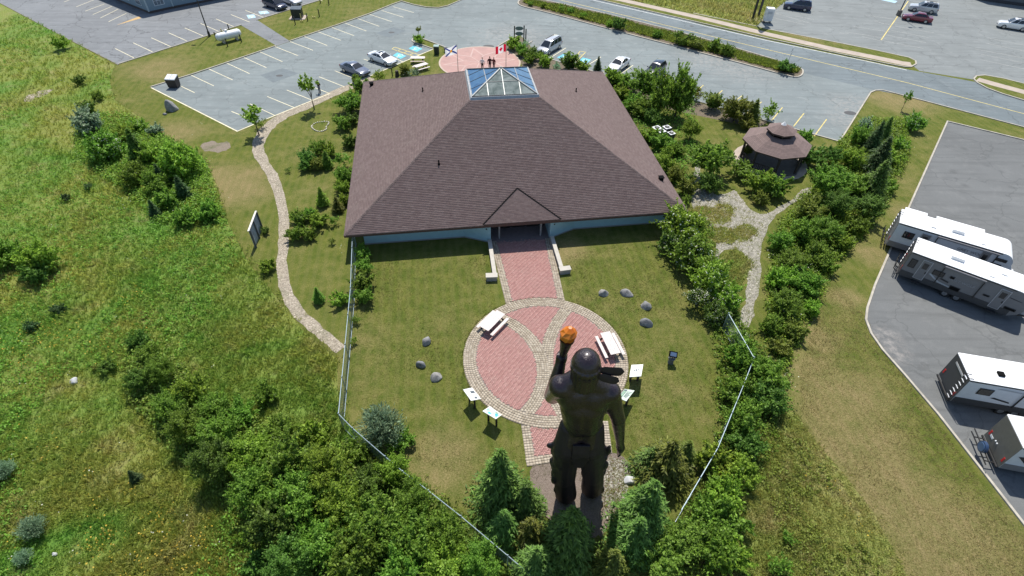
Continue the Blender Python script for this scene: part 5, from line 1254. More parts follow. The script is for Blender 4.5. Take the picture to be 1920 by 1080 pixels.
    gl('windscreen', [cross(1, k0, -1), cross(1, k0, 1), cross(1, k1, 1), cross(1, k1, -1)], .02); gl('rear_window', [cross(0, k0 + .08, -1), cross(0, k0 + .08, 1), cross(0, k1, 1), cross(0, k1, -1)], .02)
    if kind in ('coupe', 'suv'):
        mb = MB(); c_ = (r1 + f1) / 2 + .1; mb.box(c_ - .25, -.38, H + .002, c_ + .28, .38, H + .012); mb.build('sunroof', CGL, t)
    if kind in ('suv', 'van'):
        for s in (-1, 1): mb = MB(); mb.beam((r1 + .25, s * wt * .86, H + .03), (f1 - .2, s * wt * .86, H + .03), .05, .05); mb.build('roof_rail', TRIM, t)
    ax = L0 * .29; R_ = .35 if kind in ('suv', 'van') else .325
    for x in (-ax, ax):
        for s in (-1, 1):
            mb = MB(); mb.cone((x, s * (hw - .23), R_), (x, s * (hw + .012), R_), R_, R_, 18); w_ = mb.build('wheel', TYRE, t, None, True)
            mb = MB(); mb.cone((x, s * (hw + .013), R_), (x, s * (hw + .022), R_), R_ * .64, R_ * .58, 14); mb.build('rim', RIM, w_)
    xe = prof[-1][0]
    for s in (-1, 1):
        mb = MB(); mb.obox((xe - .20, s * hw * .66, .66), (.28, .36, .14)); mb.build('headlight', HLT, t, None, False, .03)
        mb = MB(); mb.obox((prof[0][0] + .08, s * hw * .70, .80), (.16, .34, .2)); mb.build('tail_light', TLT, t, None, False, .03)
        mb = MB(); mb.ball((f0 - .22, s * (hw + .06), zb + .12), (.09, .12, .08), 8, 5); mb.build('mirror', body, t, None, True)
    mb = MB(); mb.obox((xe - .03, 0, .48), (.08, W * .55, .16)); mb.build('grille', TRIM, t, None, False, .02)
    return t
A1_, A2_, A3_ = rad(-34.8), rad(-123.8), rad(150.8)
car('sedan', 'blue-grey sedan facing the building in the left car park', 667, 137, A1_, paint('steel_blue', (.13, .15, .20)), 'sedan')
car('sedan', 'white coupe-like sedan with a dark sunroof beside a turquoise bay', 718.5, 117, A1_, paint('pearl_white', (.74, .76, .77)), 'coupe')
car('minivan', 'silver minivan parked next to the round planting bed', 1030, 95.5, A2_, paint('silver', (.50, .51, .53)), 'van')
car('sedan', 'white sedan in the right car park beyond the roof edge', 1159, 128.5, A2_, paint('white', (.70, .70, .70)), 'sedan')
car('hatchback', 'dark blue-black car half hidden by trees behind the roof', 1228, 138, A2_, paint('black_blue', (.018, .022, .032)), 'hatch')
car('suv', 'dark blue van-shaped car at the top edge beside a worn blue bay', 517, 15, A1_, paint('navy', (.015, .022, .05)), 'van', cat='car')
car('sedan', 'silver-white car cut by the top edge next to the dark blue one', 546, 6.5, A1_, paint('light_silver', (.58, .58, .58)), 'sedan')
car('suv', 'navy blue suv parked by the white bin beyond the road', 1493, 18, A3_ + .12, paint('deep_navy', (.02, .025, .07)), 'suv')
car('suv', 'boxy silver suv with dark windows next to the red sedan', 1728, 22, A3_ + .05, paint('silver_grey', (.48, .49, .50)), 'suv', cat='car')
car('sedan', 'dark red sedan in the far car park', 1717, 39.5, A3_ + .05, paint('dark_red', (.17, .012, .03)), 'sedan')
car('suv', 'white suv near the right edge of the far car park', 1896, 54, A3_ + .05, paint('bright_white', (.76, .76, .76)), 'suv')

# travel trailers
RVW = plain('trailer_roof_white', (.80, .80, .79), .5, var=.03, scale=1); RVG = plain('trailer_grey', (.18, .18, .185), .45, var=.05); RVB = plain('trailer_pale_blue_white', (.58, .62, .66), .35, var=.04); RVD = plain('trailer_charcoal', (.05, .052, .055), .5); RVA = plain('trailer_awning_grey', (.16, .16, .17), .6); RVT = plain('trailer_tan_rear', (.14, .135, .12), .5); RLT = plain('red_lamp', (.55, .02, .02), .25); DEC1 = plain('decal_black', (.02, .022, .026), .4); DEC2 = plain('decal_grey', (.36, .39, .42), .4)
def trailer(label, rf, rn, fn, side, lower, rear, text=None, L=8.6, H=3.1, extra=()):
    """rear-far, rear-near roof corners and a point on the near roof edge; local +x runs to the front, -y is the near side"""
    a, b, c = G(*rf, H), G(*rn, H), G(*fn, H); d = (c - b); d.z = 0; d.normalize(); ang = math.atan2(d.y, d.x); W = 2.5
    O = Vector((b.x, b.y, 0)) + Vector((-math.sin(ang), math.cos(ang), 0)) * W / 2
    t = thing('travel_trailer', label, 'trailer', O, ang, 'travel trailers parked on the asphalt')
    zf = .52; ct = 1.15
    pro = [(0, zf), (0, H - .04), (.05, H)] + [(L - ct + ct * .78 * math.sin(u), H - .95 + .95 * math.cos(u)) for u in np.linspace(0, PI / 2, 9)] + [(L - .05, H - 1.25), (L + .0, H - 1.6), (L - .25, .95), (L - .75, zf)]
    pb = lambda y: [(x, y, z) for x, z in pro]
    mb = MB(); mb.loft([pb(-W / 2 + .02), pb(W / 2 - .02)]); bd = mb.build('body', side, t)
    # roof skin follows the curve
    mb = MB(); rp = [(x, z) for x, z in pro[1:11]]
    for (x0, z0), (x1, z1) in zip(rp[:-1], rp[1:]): mb._add([(x0, -W / 2 - .01, z0 + .012), (x1, -W / 2 - .01, z1 + .012), (x1, W / 2 + .01, z1 + .012), (x0, W / 2 + .01, z0 + .012), (x0, -W / 2 - .01, z0 - .04), (x1, -W / 2 - .01, z1 - .04), (x1, W / 2 + .01, z1 - .04), (x0, W / 2 + .01, z0 - .04)], [(0, 1, 2, 3), (0, 4, 5, 1), (3, 2, 6, 7)])
    mb.build('roof', RVW, t)
    mb = MB(); mb.box(-.03, -W / 2 + .02, zf, -.004, W / 2 - .02, H - .06); mb.build('rear_wall', rear, t)
    y = -W / 2
    mb = MB(); mb.box(.02, y - .004, zf - .02, L - .8, y + .018, zf + .55); mb.build('lower_skirt', lower, t); mb = MB(); mb.box(.02, -y - .018, zf - .02, L - .8, -y + .004, zf + .55); mb.build('lower_skirt', lower, t)
    mb = MB(); mb.box(.02, y - .03, H - .13, L - 1.3, y + .02, H - .045); mb.build('drip_rail', TRIM, t)
    def win(x0, z0, x1, z1, m=CGL):
        mb = MB(); mb.box(x0, y - .03, z0, x1, y + .0, z1); f = mb.build('window', TRIM, t, None, False, .025); mb = MB(); mb.box(x0 + .06, y - .038, z0 + .06, x1 - .06, y - .031, z1 - .06); mb.build('pane', m, f)
    def door(x0, x1, m):
        mb = MB(); mb.box(x0, y - .034, .75, x1, y + .0, 2.78); dd = mb.build('door', plain('door_edge_pale', (.45, .45, .46), .5), t, None, False, .02); mb = MB(); mb.box(x0 + .05, y - .046, .8, x1 - .05, y - .033, 2.73); mb.build('door_skin', m, dd, None, False, .01)
        mb = MB(); mb.box(x0 + .18, y - .052, 1.9, x1 - .18, y - .045, 2.5); mb.build('door_window', CGL, dd); mb = MB(); mb.box(x1 - .16, y - .075, 1.5, x1 - .08, y - .045, 1.7); mb.build('door_handle', BLKM, dd); mb = MB(); mb.box(x0 + .05, y - .3, .5, x1 - .05, y - .03, .55); mb.build('step', BLKM, dd)
    def decal(pts, m, k=0): mb = MB(); mb._add([(x, y - .008 - .003 * k, z) for x, z in pts] , [tuple(range(len(pts)))]); mb.build('stripe', m, t)
    def roofbox(x, yy, w, l, h, m=RVW): mb = MB(); mb.box(x - l / 2, yy - w / 2, H + .012, x + l / 2, yy + w / 2, H + h); mb.build('roof_unit', m, t, None, False, min(.05, h * .3))
    for e in extra:
        k = e[0]
        if k not in ('awning', 'slide'): {'win': win, 'door': door, 'decal': decal, 'roofbox': roofbox}[k](*e[1:])
    if any(e[0] == 'awning' for e in extra):
        x0, x1 = [e[1:] for e in extra if e[0] == 'awning'][0]
        mb = MB(); mb.cone((x0, y - .12, H - .2), (x1, y - .12, H - .2), .085, .085, 10); mb.build('awning_roll', RVA, t, None, True)
        for x in (x0 + .05, x1 - .05): mb = MB(); mb.beam((x, y - .06, 1.0), (x, y - .08, H - .2), .07, .06); mb.build('awning_arm', BLKM, t)
    if any(e[0] == 'slide' for e in extra):
        for x0, x1 in [e[1:] for e in extra if e[0] == 'slide']: mb = MB(); mb.box(x0, W / 2 - .02, .8, x1, W / 2 + .5, H - .02); s_ = mb.build('slide_out', side, t); mb = MB(); mb.box(x0 - .02, W / 2 - .0, H - .018, x1 + .02, W / 2 + .52, H + .014); mb.build('slide_roof', RVW, s_)
    for k, x in enumerate((L * .42, L * .42 + .88)):
        for s in (-1, 1):
            mb = MB(); mb.cone((x, s * (W / 2 - .26), .34), (x, s * (W / 2 - .02), .34), .34, .34, 18); w_ = mb.build('wheel', TYRE, t, None, True); mb = MB(); mb.cone((x, s * (W / 2 - .019), .34), (x, s * (W / 2 - .01), .34), .2, .18, 12); mb.build('rim', RIM, w_)
    mb = MB(); mb.box(.3, -1.0, .36, L - .6, 1.0, .50); mb.build('chassis', BLKM, t)
    mb = MB(); mb.beam((L - .7, -.8, .48), (L + 1.15, 0, .48), .09, .12); mb.beam((L - .7, .8, .48), (L + 1.15, 0, .48), .09, .12); mb.build('hitch', BLKM, t)
    mb = MB(); mb.cone((L + .35, 0, .5), (L + .35, 0, 1.0), .27, .27, 12); mb.ball((L + .35, 0, 1.0), (.27, .27, .12), 12, 6); mb.build('gas_cover', plain('gas_cover_white', (.6, .6, .6), .5), t, None, True)
    mb = MB(); mb.cone((L + 1.0, 0, .0), (L + 1.0, 0, .85), .04, .04, 8); mb.build('jack', RIM, t)
    mb = MB(); mb.box(-.16, -W / 2 + .05, .40, -.06, W / 2 - .05, .52); mb.build('rear_bumper', BLKM, t)
    for s in (-1, 1): mb = MB(); mb.box(-.05, s * 1.02 - .07, .95, -.028, s * 1.02 + .07, 1.35); mb.build('tail_lamp', RLT, t)
    if text:
        for s_, x, z, sz, m in text: letters(s_, sz, m, t, Matrix.Translation((x, y - .022, z)) @ Matrix.Rotation(PI / 2, 4, 'X'))
    return t, W, y
def ladder(t, yy, H, m):
    mb = MB()
    for q in (yy - .2, yy + .2): mb.cone((-.16, q, .6), (-.16, q, H + .1), .022, .022, 6); mb.cone((-.16, q, H + .1), (.2, q, H + .05), .022, .022, 6)
    mb.build('ladder_rail', m, t)
    for k in range(7): mb = MB(); mb.beam((-.17, yy - .2, .75 + k * .36), (-.17, yy + .2, .75 + k * .36), .06, .035); mb.build('ladder_rung', WHTM, t)
def rack(t):
    mb = MB()
    for z in (.7, 1.05): mb.cone((-.5, -.95, z), (-.5, .95, z), .035, .035, 6)
    for q in (-.9, -.3, .3, .9): mb.cone((-.12, q, .5), (-.5, q, .7), .03, .03, 6); mb.cone((-.5, q, .7), (-.5, q, 1.25), .03, .03, 6)
    mb.build('bumper_rack', BLKM, t)
GRW = plain('lettering_grey', (.10, .11, .13), .5)
t, W, y = trailer('long pale travel trailer with slide-outs, rearmost of the upper pair', (1692, 391.5), (1687, 417.5), (1888, 477), RVB, RVG, RVG, [('GREY WOLF', 6.0, 2.3, .36, GRW)], 9.4, 3.1,
    [('win', .75, 1.75, 1.6, 2.45), ('door', 2.05, 2.8, RVG), ('awning', 3.2, 7.9), ('win', 5.5, 1.45, 6.3, 2.0), ('door', 6.75, 7.45, RVG), ('win', 7.75, 1.35, 8.55, 1.95), ('win', 7.9, 2.25, 8.7, 2.55), ('slide', .3, 2.1), ('slide', 2.9, 6.7),
     ('decal', [(3.4, 1.7), (5.2, 1.42), (5.25, 1.52), (3.4, 1.85)], DEC1), ('roofbox', 4.6, .1, .7, .95, .3), ('roofbox', 2.7, -.3, .4, .4, .12), ('roofbox', 6.6, -.7, .3, .35, .1)])
rack(t); ladder(t, .4, 3.1, BLKM)
t, W, y = trailer('grey-sided travel trailer in front of the longer pale one, with two doors', (1720, 446), (1711.5, 472), (1891, 538), RVG, RVD, RVD, [('GREY WOLF', 4.3, 1.95, .34, plain('lettering_pale', (.30, .31, .33), .5))], 9.0, 3.1,
    [('win', .25, 1.6, .75, 2.5), ('door', 1.05, 1.8, RVG), ('win', 2.1, 1.75, 2.95, 2.25), ('win', 3.35, 1.95, 3.7, 2.2, FLASH), ('awning', 2.6, 5.6), ('win', 3.75, .95, 4.5, 1.35, FLASH), ('win', 6.0, 1.55, 6.45, 1.72, FLASH), ('door', 6.75, 7.5, RVG), ('win', 7.7, 1.1, 8.5, 1.35, FLASH),
     ('decal', [(1.95, 1.65), (2.8, 1.15), (4.3, .98), (4.3, 1.10), (2.9, 1.27), (2.05, 1.75)], DEC2), ('decal', [(2.8, 1.55), (3.5, 1.42), (3.5, 1.58), (2.9, 1.68)], DEC1), ('decal', [(7.6, 2.2), (8.4, 2.15), (8.5, 2.18), (7.6, 2.26)], DEC1), ('roofbox', 3.2, .15, .7, .95, .3), ('roofbox', 6.6, .35, .42, .42, .12), ('roofbox', 5.8, -.6, .3, .35, .1)])
rack(t); ladder(t, .5, 3.1, BLKM)
t, W, y = trailer('travel trailer with a dark rear and a white runged ladder, third from the top', (1798, 660), (1820.5, 713), (1920, 730), RVB, RVD, RVD, None, 8.0, 3.0,
    [('win', .95, 1.75, 1.85, 2.4), ('decal', [(1.9, 2.55), (3.6, 2.5), (3.6, 2.56), (2.4, 2.66)], DEC2), ('decal', [(2.0, 1.55), (3.3, 1.30), (3.3, 1.42), (2.2, 1.66)], DEC1), ('awning', 3.6, 7.0), ('win', 4.4, 1.6, 5.4, 2.3), ('door', 5.8, 6.5, RVB), ('roofbox', 2.2, -.25, .42, .42, .16, FLASH), ('roofbox', 4.8, 0, .7, .95, .3)])
ladder(t, -.95, 3.0, BLKM)
mb = MB(); mb.box(-.05, -.55, 2.45, -.032, .75, 2.6); mb.build('marker_bar', plain('pale_bar', (.5, .5, .5), .5), t)
t, W, y = trailer('travel trailer with a tan rear wall and blue-covered spare wheel, nearest the corner', (1881, 775), (1920, 840), (1990, 853), RVB, RVG, RVT, None, 7.5, 3.0,
    [('decal', [(.3, 2.0), (1.2, 1.2), (1.5, 1.2), (.8, 2.1)], DEC1), ('win', 1.0, 1.7, 1.8, 2.3), ('door', 5.3, 6.0, RVB), ('roofbox', 3.2, 0, .7, .95, .3)])
mb = MB()
for z in (.5, .85): mb.beam((-.75, -1.2, z), (-.75, 1.35, z), .06, .06)
for q in (-.9, 0, .9): mb.beam((-.1, q, .48), (-.75, q, .52), .06, .06)
mb.build('bumper_rack', BLKM, t)
mb = MB(); mb.cone((-.90, -.15, .95), (-.70, -.15, .95), .40, .40, 20); sw = mb.build('spare_wheel', plain('spare_cover_blue', (.03, .06, .13), .4), t, None, True, ); mb = MB(); mb.cone((-.93, -.15, .95), (-.905, -.15, .95), .30, .32, 20); mb.build('wheel_cover', plain('spare_cover_pale', (.06, .12, .24), .35), sw)
mb = MB(); mb.box(-.052, .55, 1.0, -.032, .9, 1.16); mb.build('number_plate', WHTM, t)
for q in (.1, .3): mb = MB(); mb.ball((-.04, q, 1.25), .06, 8, 5); mb.build('hatch_cap', WHTM, t)

# ------------------------------------------------------------------ neighbouring buildings
NB = plain('grey_blue_clapboard', (.17, .24, .29), .7, var=.05)
P0, P1, P2, P3 = (G(*q) for q in ((225, 3), (281, 25.5), (326, 15.5), (420, -3)))
back = Vector((-6, 14, 0)); t = thing('clapboard_building', 'grey-blue clapboard building with white window grids at the top left', 'building', P1); O = P1
d0 = (P1 - P0).normalized(); A_ = P0 - d0 * 9; d3 = (P3 - P2).normalized(); D_ = P3 + d3 * 10; pts = [A_ - O, P1 - O, P2 - O, D_ - O]
ring = [p.xy for p in pts] + [(D_ - O + back * 1.2).xy, (A_ - O + back).xy]
hB = 3.4
mb = MB()
for A, B in zip(ring, ring[1:] + ring[:1]): mb._add([(*A, 0), (*B, 0), (*B, hB), (*A, hB)], [(0, 1, 2, 3)])
w_ = mb.build('wall', NB, t); siding('siding', [p for p in ring[:4]], .35, hB, w_, .16, NB)
mb = MB(); strip(mb, [Vector((*p, 0)) for p in ring[:4]], .08, 0, .36); mb.build('foundation', plain('dark_foundation', (.07, .055, .05), .9), t)
cen = sum(ring, Vector((0, 0))) / len(ring); out = [cen + (p - cen) * 1.035 for p in ring]; top = [cen + (p - cen) * .35 for p in ring]
mb = MB(); mb.loft([[(*p, hB) for p in out], [(*p, hB + .2) for p in out], [(*p, hB + 3) for p in top]]); mb.build('roof', plain('grey_shingle', (.12, .12, .125), .9), t)
CB = plain('pale_corner_board', (.34, .42, .46), .6)
for p in (pts[1], pts[2]): mb = MB(); mb.box(p.x - .09, p.y - .09, .3, p.x + .09, p.y + .09, hB); mb.build('corner_board', CB, t)
WTR = plain('white_window_trim', (.50, .57, .62), .5)
def bwin(A, B, u, w, z0, z1, nx, nz):
    d = (B - A).normalized(); c = A + (B - A) * u; nn = Vector((d.y, -d.x, 0)); mb = MB(); mb.beam(c - d * w / 2 + nn * .04 + Vector((0, 0, (z0 + z1) / 2)), c + d * w / 2 + nn * .04 + Vector((0, 0, (z0 + z1) / 2)), .06, z1 - z0); f = mb.build('window', WTR, t)
    for i in range(nx):
        for j in range(nz):
            a = c + d * (-w / 2 + .09 + i * (w - .12) / nx) + nn * .075 ; zz = z0 + .09 + j * (z1 - z0 - .12) / nz; mb = MB(); mb.beam(a + Vector((0, 0, zz + (z1 - z0 - .12) / nz * .5 - .03)), a + d * ((w - .12) / nx - .06) + Vector((0, 0, zz + (z1 - z0 - .12) / nz * .5 - .03)), .02, (z1 - z0 - .12) / nz - .06); mb.build('pane', plain('slate_pane', (.10, .14, .18), .15), f)
bwin(pts[1], pts[2], .5, 1.7, .95, 2.5, 3, 2); bwin(pts[2], pts[3], .14, 1.8, 1.0, 2.5, 2, 2); bwin(pts[2], pts[3], .42, 1.8, 1.0, 2.5, 2, 2)
bwin(pts[0], pts[1], .62, 2.6, .9, 2.5, 6, 2); bwin(pts[0], pts[1], .86, 1.8, .9, 2.5, 4, 2)
Q0, Q1 = G(1836, 0), G(1930, 13); t = thing('retail_store', 'dark grey store front at the upper right corner of the picture', 'building', Q0); O = Q0; d = (Q1 - Q0).normalized(); nn = Vector((-d.y, d.x, 0))
arc = [Q0 - d * 2 + nn * 2.2, Q0 + nn * .1, mid(Q0, Q1, .5) - nn * .15, Q1, Q1 + d * 30 - nn * .5]; arc = [(p - O) for p in arc]; mb = MB()
for A, B in zip(arc[:-1], arc[1:]): mb._add([(A.x, A.y, 0), (B.x, B.y, 0), (B.x, B.y, 5), (A.x, A.y, 5)], [(0, 1, 2, 3)])
mb.build('wall', plain('store_grey', (.10, .115, .13), .6), t)
mb = MB(); strip(mb, arc, .4, 0, .5); mb.build('plinth', plain('store_plinth', (.05, .05, .055), .8), t)
mb = MB(); mb.prism([p.xy for p in arc] + [(arc[-1] + nn * 25).xy, (arc[0] + nn * 25).xy], 5.0, 5.3); mb.build('roof', plain('store_roof', (.25, .25, .25), .9), t)
for k in range(6): 
    a = arc[3] + (arc[4] - arc[3]) * (.05 + k * .15); b = a + d * 3.2; mb = MB(); mb.beam(a - nn * .04 + Vector((0, 0, 2)), b - nn * .04 + Vector((0, 0, 2)), .06, 2.4); mb.build('window', DARK, t)
# ------------------------------------------------------------------ foliage
LEAFM = {
    'mid': leafmat('leaf_mid', (.118, .250, .028), (.210, .370, .050), .52),
    'bright': leafmat('leaf_bright', (.155, .300, .028), (.270, .430, .052), .5),
    'dark': leafmat('leaf_dark', (.085, .190, .028), (.150, .275, .046), .5),
    'olive': leafmat('leaf_olive', (.145, .200, .028), (.235, .285, .052), .5),
    'silver': leafmat('leaf_silver', (.17, .29, .15), (.31, .45, .27), .4),
    'spruce': leafmat('needle_green', (.085, .190, .036), (.165, .290, .056), .4),
    'larch': leafmat('needle_olive', (.115, .170, .028), (.205, .250, .046), .45),
    'blackgreen': leafmat('needle_dark', (.045, .105, .032), (.090, .165, .050), .35),
}
BLOS = leafmat('white_blossom', (.48, .52, .38), (.72, .74, .58), .2, .1); BLOSY = leafmat('yellow_blossom', (.40, .36, .03), (.56, .46, .05), .3, .35)
BARK = plain('bark', (.085, .065, .05), .95, var=.3, scale=6)

def quads(P, N, T, w, l, bend=.0):
    """leaf blades: centre P, normal N, tip direction T"""
    S = np.cross(N, T); S /= np.linalg.norm(S, axis=1, keepdims=True) + 1e-9
    a = P - T * (l / 2)[:, None]; b = P + S * (w / 2)[:, None] + N * (bend * l)[:, None]; c = P + T * (l / 2)[:, None] - N * (bend * l)[:, None]; d = P - S * (w / 2)[:, None] + N * (bend * l)[:, None]
    V = np.stack([a, b, c, d], 1).reshape(-1, 3); F = np.arange(len(V)).reshape(-1, 4)
    return V, F
def unit(a): return a / (np.linalg.norm(a, axis=-1, keepdims=True) + 1e-9)
def leafcloud(r, lobes, n, size, stretch=1.5, up=.35):
    c = np.array([l[:3] for l in lobes]); R = np.array([l[3] for l in lobes]); w = R ** 2; w = w / w.sum()
    k = r.choice(len(lobes), n, p=w); d = unit(r.normal(size=(n, 3))); d[:, 2] = np.where(d[:, 2] < -.5, -d[:, 2], d[:, 2])
    rr = R[k] * (1 - .62 * r.random(n) ** 2.0) * r.uniform(.88, 1.16, n)
    P = c[k] + d * rr[:, None] * np.array([1, 1, .88]); N = unit(d * .55 + r.normal(size=(n, 3)) * .55 + np.array([0, 0, up]))
    T = unit(np.cross(N, r.normal(size=(n, 3))) + d * .3 - np.array([0, 0, .15])); T = unit(T - N * (T * N).sum(1, keepdims=True))
    s = size * r.uniform(.6, 1.35, n); P[:, 2] = np.maximum(P[:, 2], .03)
    return quads(P, N, T, s, s * stretch, .12)
def cloud_mesh(name, V, F): return np_mesh(name, V, F)
def crown_round(seed, n, size, ztop, zlo, nl=20, flat=.85):
    r = np.random.default_rng(seed); L = []
    zc, hz = (ztop + zlo) / 2, (ztop - zlo) / 2
    L.append((r.uniform(-.1, .1), r.uniform(-.1, .1), zc * .92, .50)); sx, sy = r.uniform(.78, 1.18, 2)
    for _ in range(nl * 2):
        d = unit(r.normal(size=3)); d[2] = d[2] * .9 + .15; k = r.uniform(.45, .95) * r.uniform(.85, 1.1); R = r.uniform(.10, .30) * (1.15 if k < .7 else .85)
        L.append((d[0] * k * sx, d[1] * k * sy, max(R * .5, zc + d[2] * hz * k * r.uniform(.85, 1.2)), R))
    ns = int(n * .36 / 12); V, F = leafcloud(r, L, n - ns * 12, size)
    # twigs with their own leaves reach out past the clumps: a feathery edge
    P, N, T = [], [], []
    La = np.array(L)[1:]
    for _ in range(ns):
        l = La[r.integers(len(La))]; o = unit(np.array([l[0], l[1], (l[2] - zc * .8) * .9 + .25]) + r.normal(size=3) * .35); a = l[:3] + o * l[3] * .5; ln = r.uniform(.22, .50); d = unit(o + np.array([0, 0, r.uniform(.0, .7)])); t = np.linspace(.05, 1, 12)[:, None]
        q = a + d * t * ln + r.normal(size=(12, 3)) * (.055 * (1.15 - t)); P.append(q); T.append(unit(d + r.normal(size=(12, 3)) * .8)); N.append(unit(r.normal(size=(12, 3)) + np.array([0, 0, .7])))
    P, N, T = (np.concatenate(x) for x in (P, N, T)); T = unit(T - N * (T * N).sum(1, keepdims=True)); P[:, 2] = np.maximum(P[:, 2], .03); s = size * r.uniform(.55, 1.2, len(P))
    V2, F2 = quads(P, N, T, s * .8, s * 1.6, .1)
    return cloud_mesh('crown', np.concatenate([V, V2]), np.concatenate([F, F2 + len(V)])), L
def crown_willow(seed, n, size):
    r = np.random.default_rng(seed); P, N, T = [], [], []
    m = n // 26
    for _ in range(m):  # ascending feathery sprays
        a = r.uniform(0, 2 * PI); b = r.uniform(.15, 1.0); root = np.array([0, 0, .15]) ; tip = np.array([math.cos(a) * b * .95, math.sin(a) * b * .95, 1.5 * math.sqrt(max(0, 1 - .7 * b * b)) * r.uniform(.75, 1.1)])
        t = r.uniform(.35, 1.0, 26)[:, None]; q = root + (tip - root) * t + r.normal(size=(26, 3)) * .07; P.append(q); d = unit(tip - root + r.normal(size=(26, 3)) * .5); T.append(d); N.append(unit(np.cross(d, r.normal(size=(26, 3)))))
    P, N, T = (np.concatenate(x) for x in (P, N, T)); s = size * r.uniform(.7, 1.3, len(P)); P[:, 2] = np.maximum(P[:, 2], .03)
    return cloud_mesh('crown', *quads(P, N, T, s * .5, s * 2.2, .05)), [(0, 0, .8, .6)]
def crown_conifer(seed, H, n_w, size, droop=.25, dens=1.0, ragged=.18):
    """whorls of branches carrying needle sprays: unit base radius, height H"""
    r = np.random.default_rng(seed); P, N, T, S = [], [], [], []
    for w in range(n_w):
        f = (w + r.uniform(0, .6)) / n_w; z = .08 * H + f * .90 * H; R = (1 - f) ** .85 * r.uniform(1 - ragged, 1 + ragged * .5) + .05
        nb = max(4, int((12 * (1 - f) + 5) * dens))
        for b in range(nb):
            a = 2 * PI * (b + r.uniform(-.3, .3)) / nb + w * 1.3; Rb = R * r.uniform(.75, 1.12); dirv = np.array([math.cos(a), math.sin(a), 0]); side = np.array([-math.sin(a), math.cos(a), 0])
            k = max(3, int(Rb * 11)); t = (np.arange(k) + r.random(k)) / k
            zz = z + .10 * Rb * np.sin(t * PI) - droop * Rb * t ** 1.6 + (.10 * Rb * t ** 3)
            base = dirv * (t * Rb)[:, None]; base[:, 2] = zz
            for sgn in (-1, 0, 1):
                wd = .26 * Rb * (1 - t * .7) * abs(sgn); q = base + side * (sgn * wd * r.uniform(.3, 1.1, k))[:, None] + r.normal(size=(k, 3)) * .02; q[:, 2] -= wd * .35
                P.append(q); T.append(unit(dirv * (1 if sgn == 0 else .75) + side * sgn * .75 + np.array([0, 0, -.12]) + r.normal(size=(k, 3)) * .18)); N.append(unit(np.array([0, 0, 1.0]) + dirv * .25 + r.normal(size=(k, 3)) * .35)); S.append(size * (.75 + .5 * (1 - t)) * r.uniform(.75, 1.25, k))
    P, N, T, S = (np.concatenate(x) for x in (P, N, T, S)); T = unit(T - N * (T * N).sum(1, keepdims=True)); P[:, 2] = np.maximum(P[:, 2], .03)
    V, F = quads(P, N, T, S * .42, S * 1.7, .06)
    # leader shoot
    k = 14; z = H * (.90 + .1 * np.arange(k) / k); a = r.uniform(0, 6.28, k); d = np.stack([np.cos(a), np.sin(a), np.full(k, .6)], 1); q = np.stack([np.zeros(k), np.zeros(k), z], 1) + d * .03
    V2, F2 = quads(q, unit(np.cross(d, np.array([0, 0, 1.0]))), unit(d), np.full(k, size * .35), np.full(k, size * 1.2)); return cloud_mesh('crown', np.concatenate([V, V2]), np.concatenate([F, F2 + len(V)])), None
def trunk_mesh(lobes, top, r0, seed):
    r = random.Random(seed); mb = MB(); pts = [Vector((0, 0, -.05))]
    for k in range(1, 5): pts.append(Vector((r.uniform(-.05, .05), r.uniform(-.05, .05), top * k / 4)))
    for k in range(4): mb.cone(pts[k], pts[k + 1], r0 * (1 - .2 * k), r0 * (1 - .2 * (k + 1)), 7)
    if lobes:
        for l in r.sample(lobes, min(6, len(lobes))):
            p = pts[2] if l[2] < top * 1.2 else pts[3]; e = Vector(l[:3]); m = p + (e - p) * .5 + Vector((0, 0, .06)); mb.cone(p, m, r0 * .45, r0 * .28, 6); mb.cone(m, e, r0 * .28, r0 * .1, 6)
    me = bpy.data.meshes.new('trunk'); me.from_pydata(mb.v, [], mb.f); me.materials.append(BARK); return me
PROTO = {}
def proto(kind):
    if kind in PROTO: return PROTO[kind]
    out = []
    for s in range(5):
        if kind == 'bush': cm, L = crown_round(10 + s, 2300, .13, 1.25, .0, 16); tm = trunk_mesh(L, .6, .05, s)
        elif kind == 'shrub': cm, L = crown_round(20 + s, 4200, .092, 1.35, .0, 24); tm = trunk_mesh(L, .7, .05, s)
        elif kind == 'tree': cm, L = crown_round(30 + s, (9800, 8200, 9000, 7200, 11000)[s], (.066, .078, .07, .085, .058)[s], (2.25, 2.5, 2.05, 2.35, 2.6)[s], .4, (30, 22, 36, 26, 40)[s]); tm = trunk_mesh(L, 1.2, .055, s)
        elif kind == 'sumac': cm, L = crown_round(40 + s, 2600, .11, 1.5, .35, 22); tm = trunk_mesh(L, .9, .05, s)
        elif kind == 'sapling': cm, L = crown_round(50 + s, 650, .16, 3.3, 1.5, 10); tm = trunk_mesh(L, 2.4, .06, s)
        elif kind == 'sparse': cm, L = crown_round(60 + s, 520, .13, 1.6, .1, 14); tm = trunk_mesh(L, .9, .05, s)
        elif kind == 'willow': cm, L = crown_willow(70 + s, 5200, .075); tm = trunk_mesh(L, .7, .06, s)
        elif kind == 'spruce': cm, L = crown_conifer(80 + s, 2.7, 21, .13, .26); tm = trunk_mesh(None, 2.3, .06, s)
        elif kind == 'cone': cm, L = crown_conifer(90 + s, 3.0, 13, .22, .12, 1.0); tm = trunk_mesh(None, 2.5, .06, s)
        elif kind == 'column': cm, L = crown_conifer(100 + s, 4.2, 24, .17, .15, 1.15, .3); tm = trunk_mesh(None, 3.6, .06, s)
        elif kind == 'larch': cm, L = crown_conifer(110 + s, 2.2, 17, .14, .10, .9, .35); tm = trunk_mesh(None, 1.8, .06, s)
        out.append((cm, tm, L))
    PROTO[kind] = out; return out
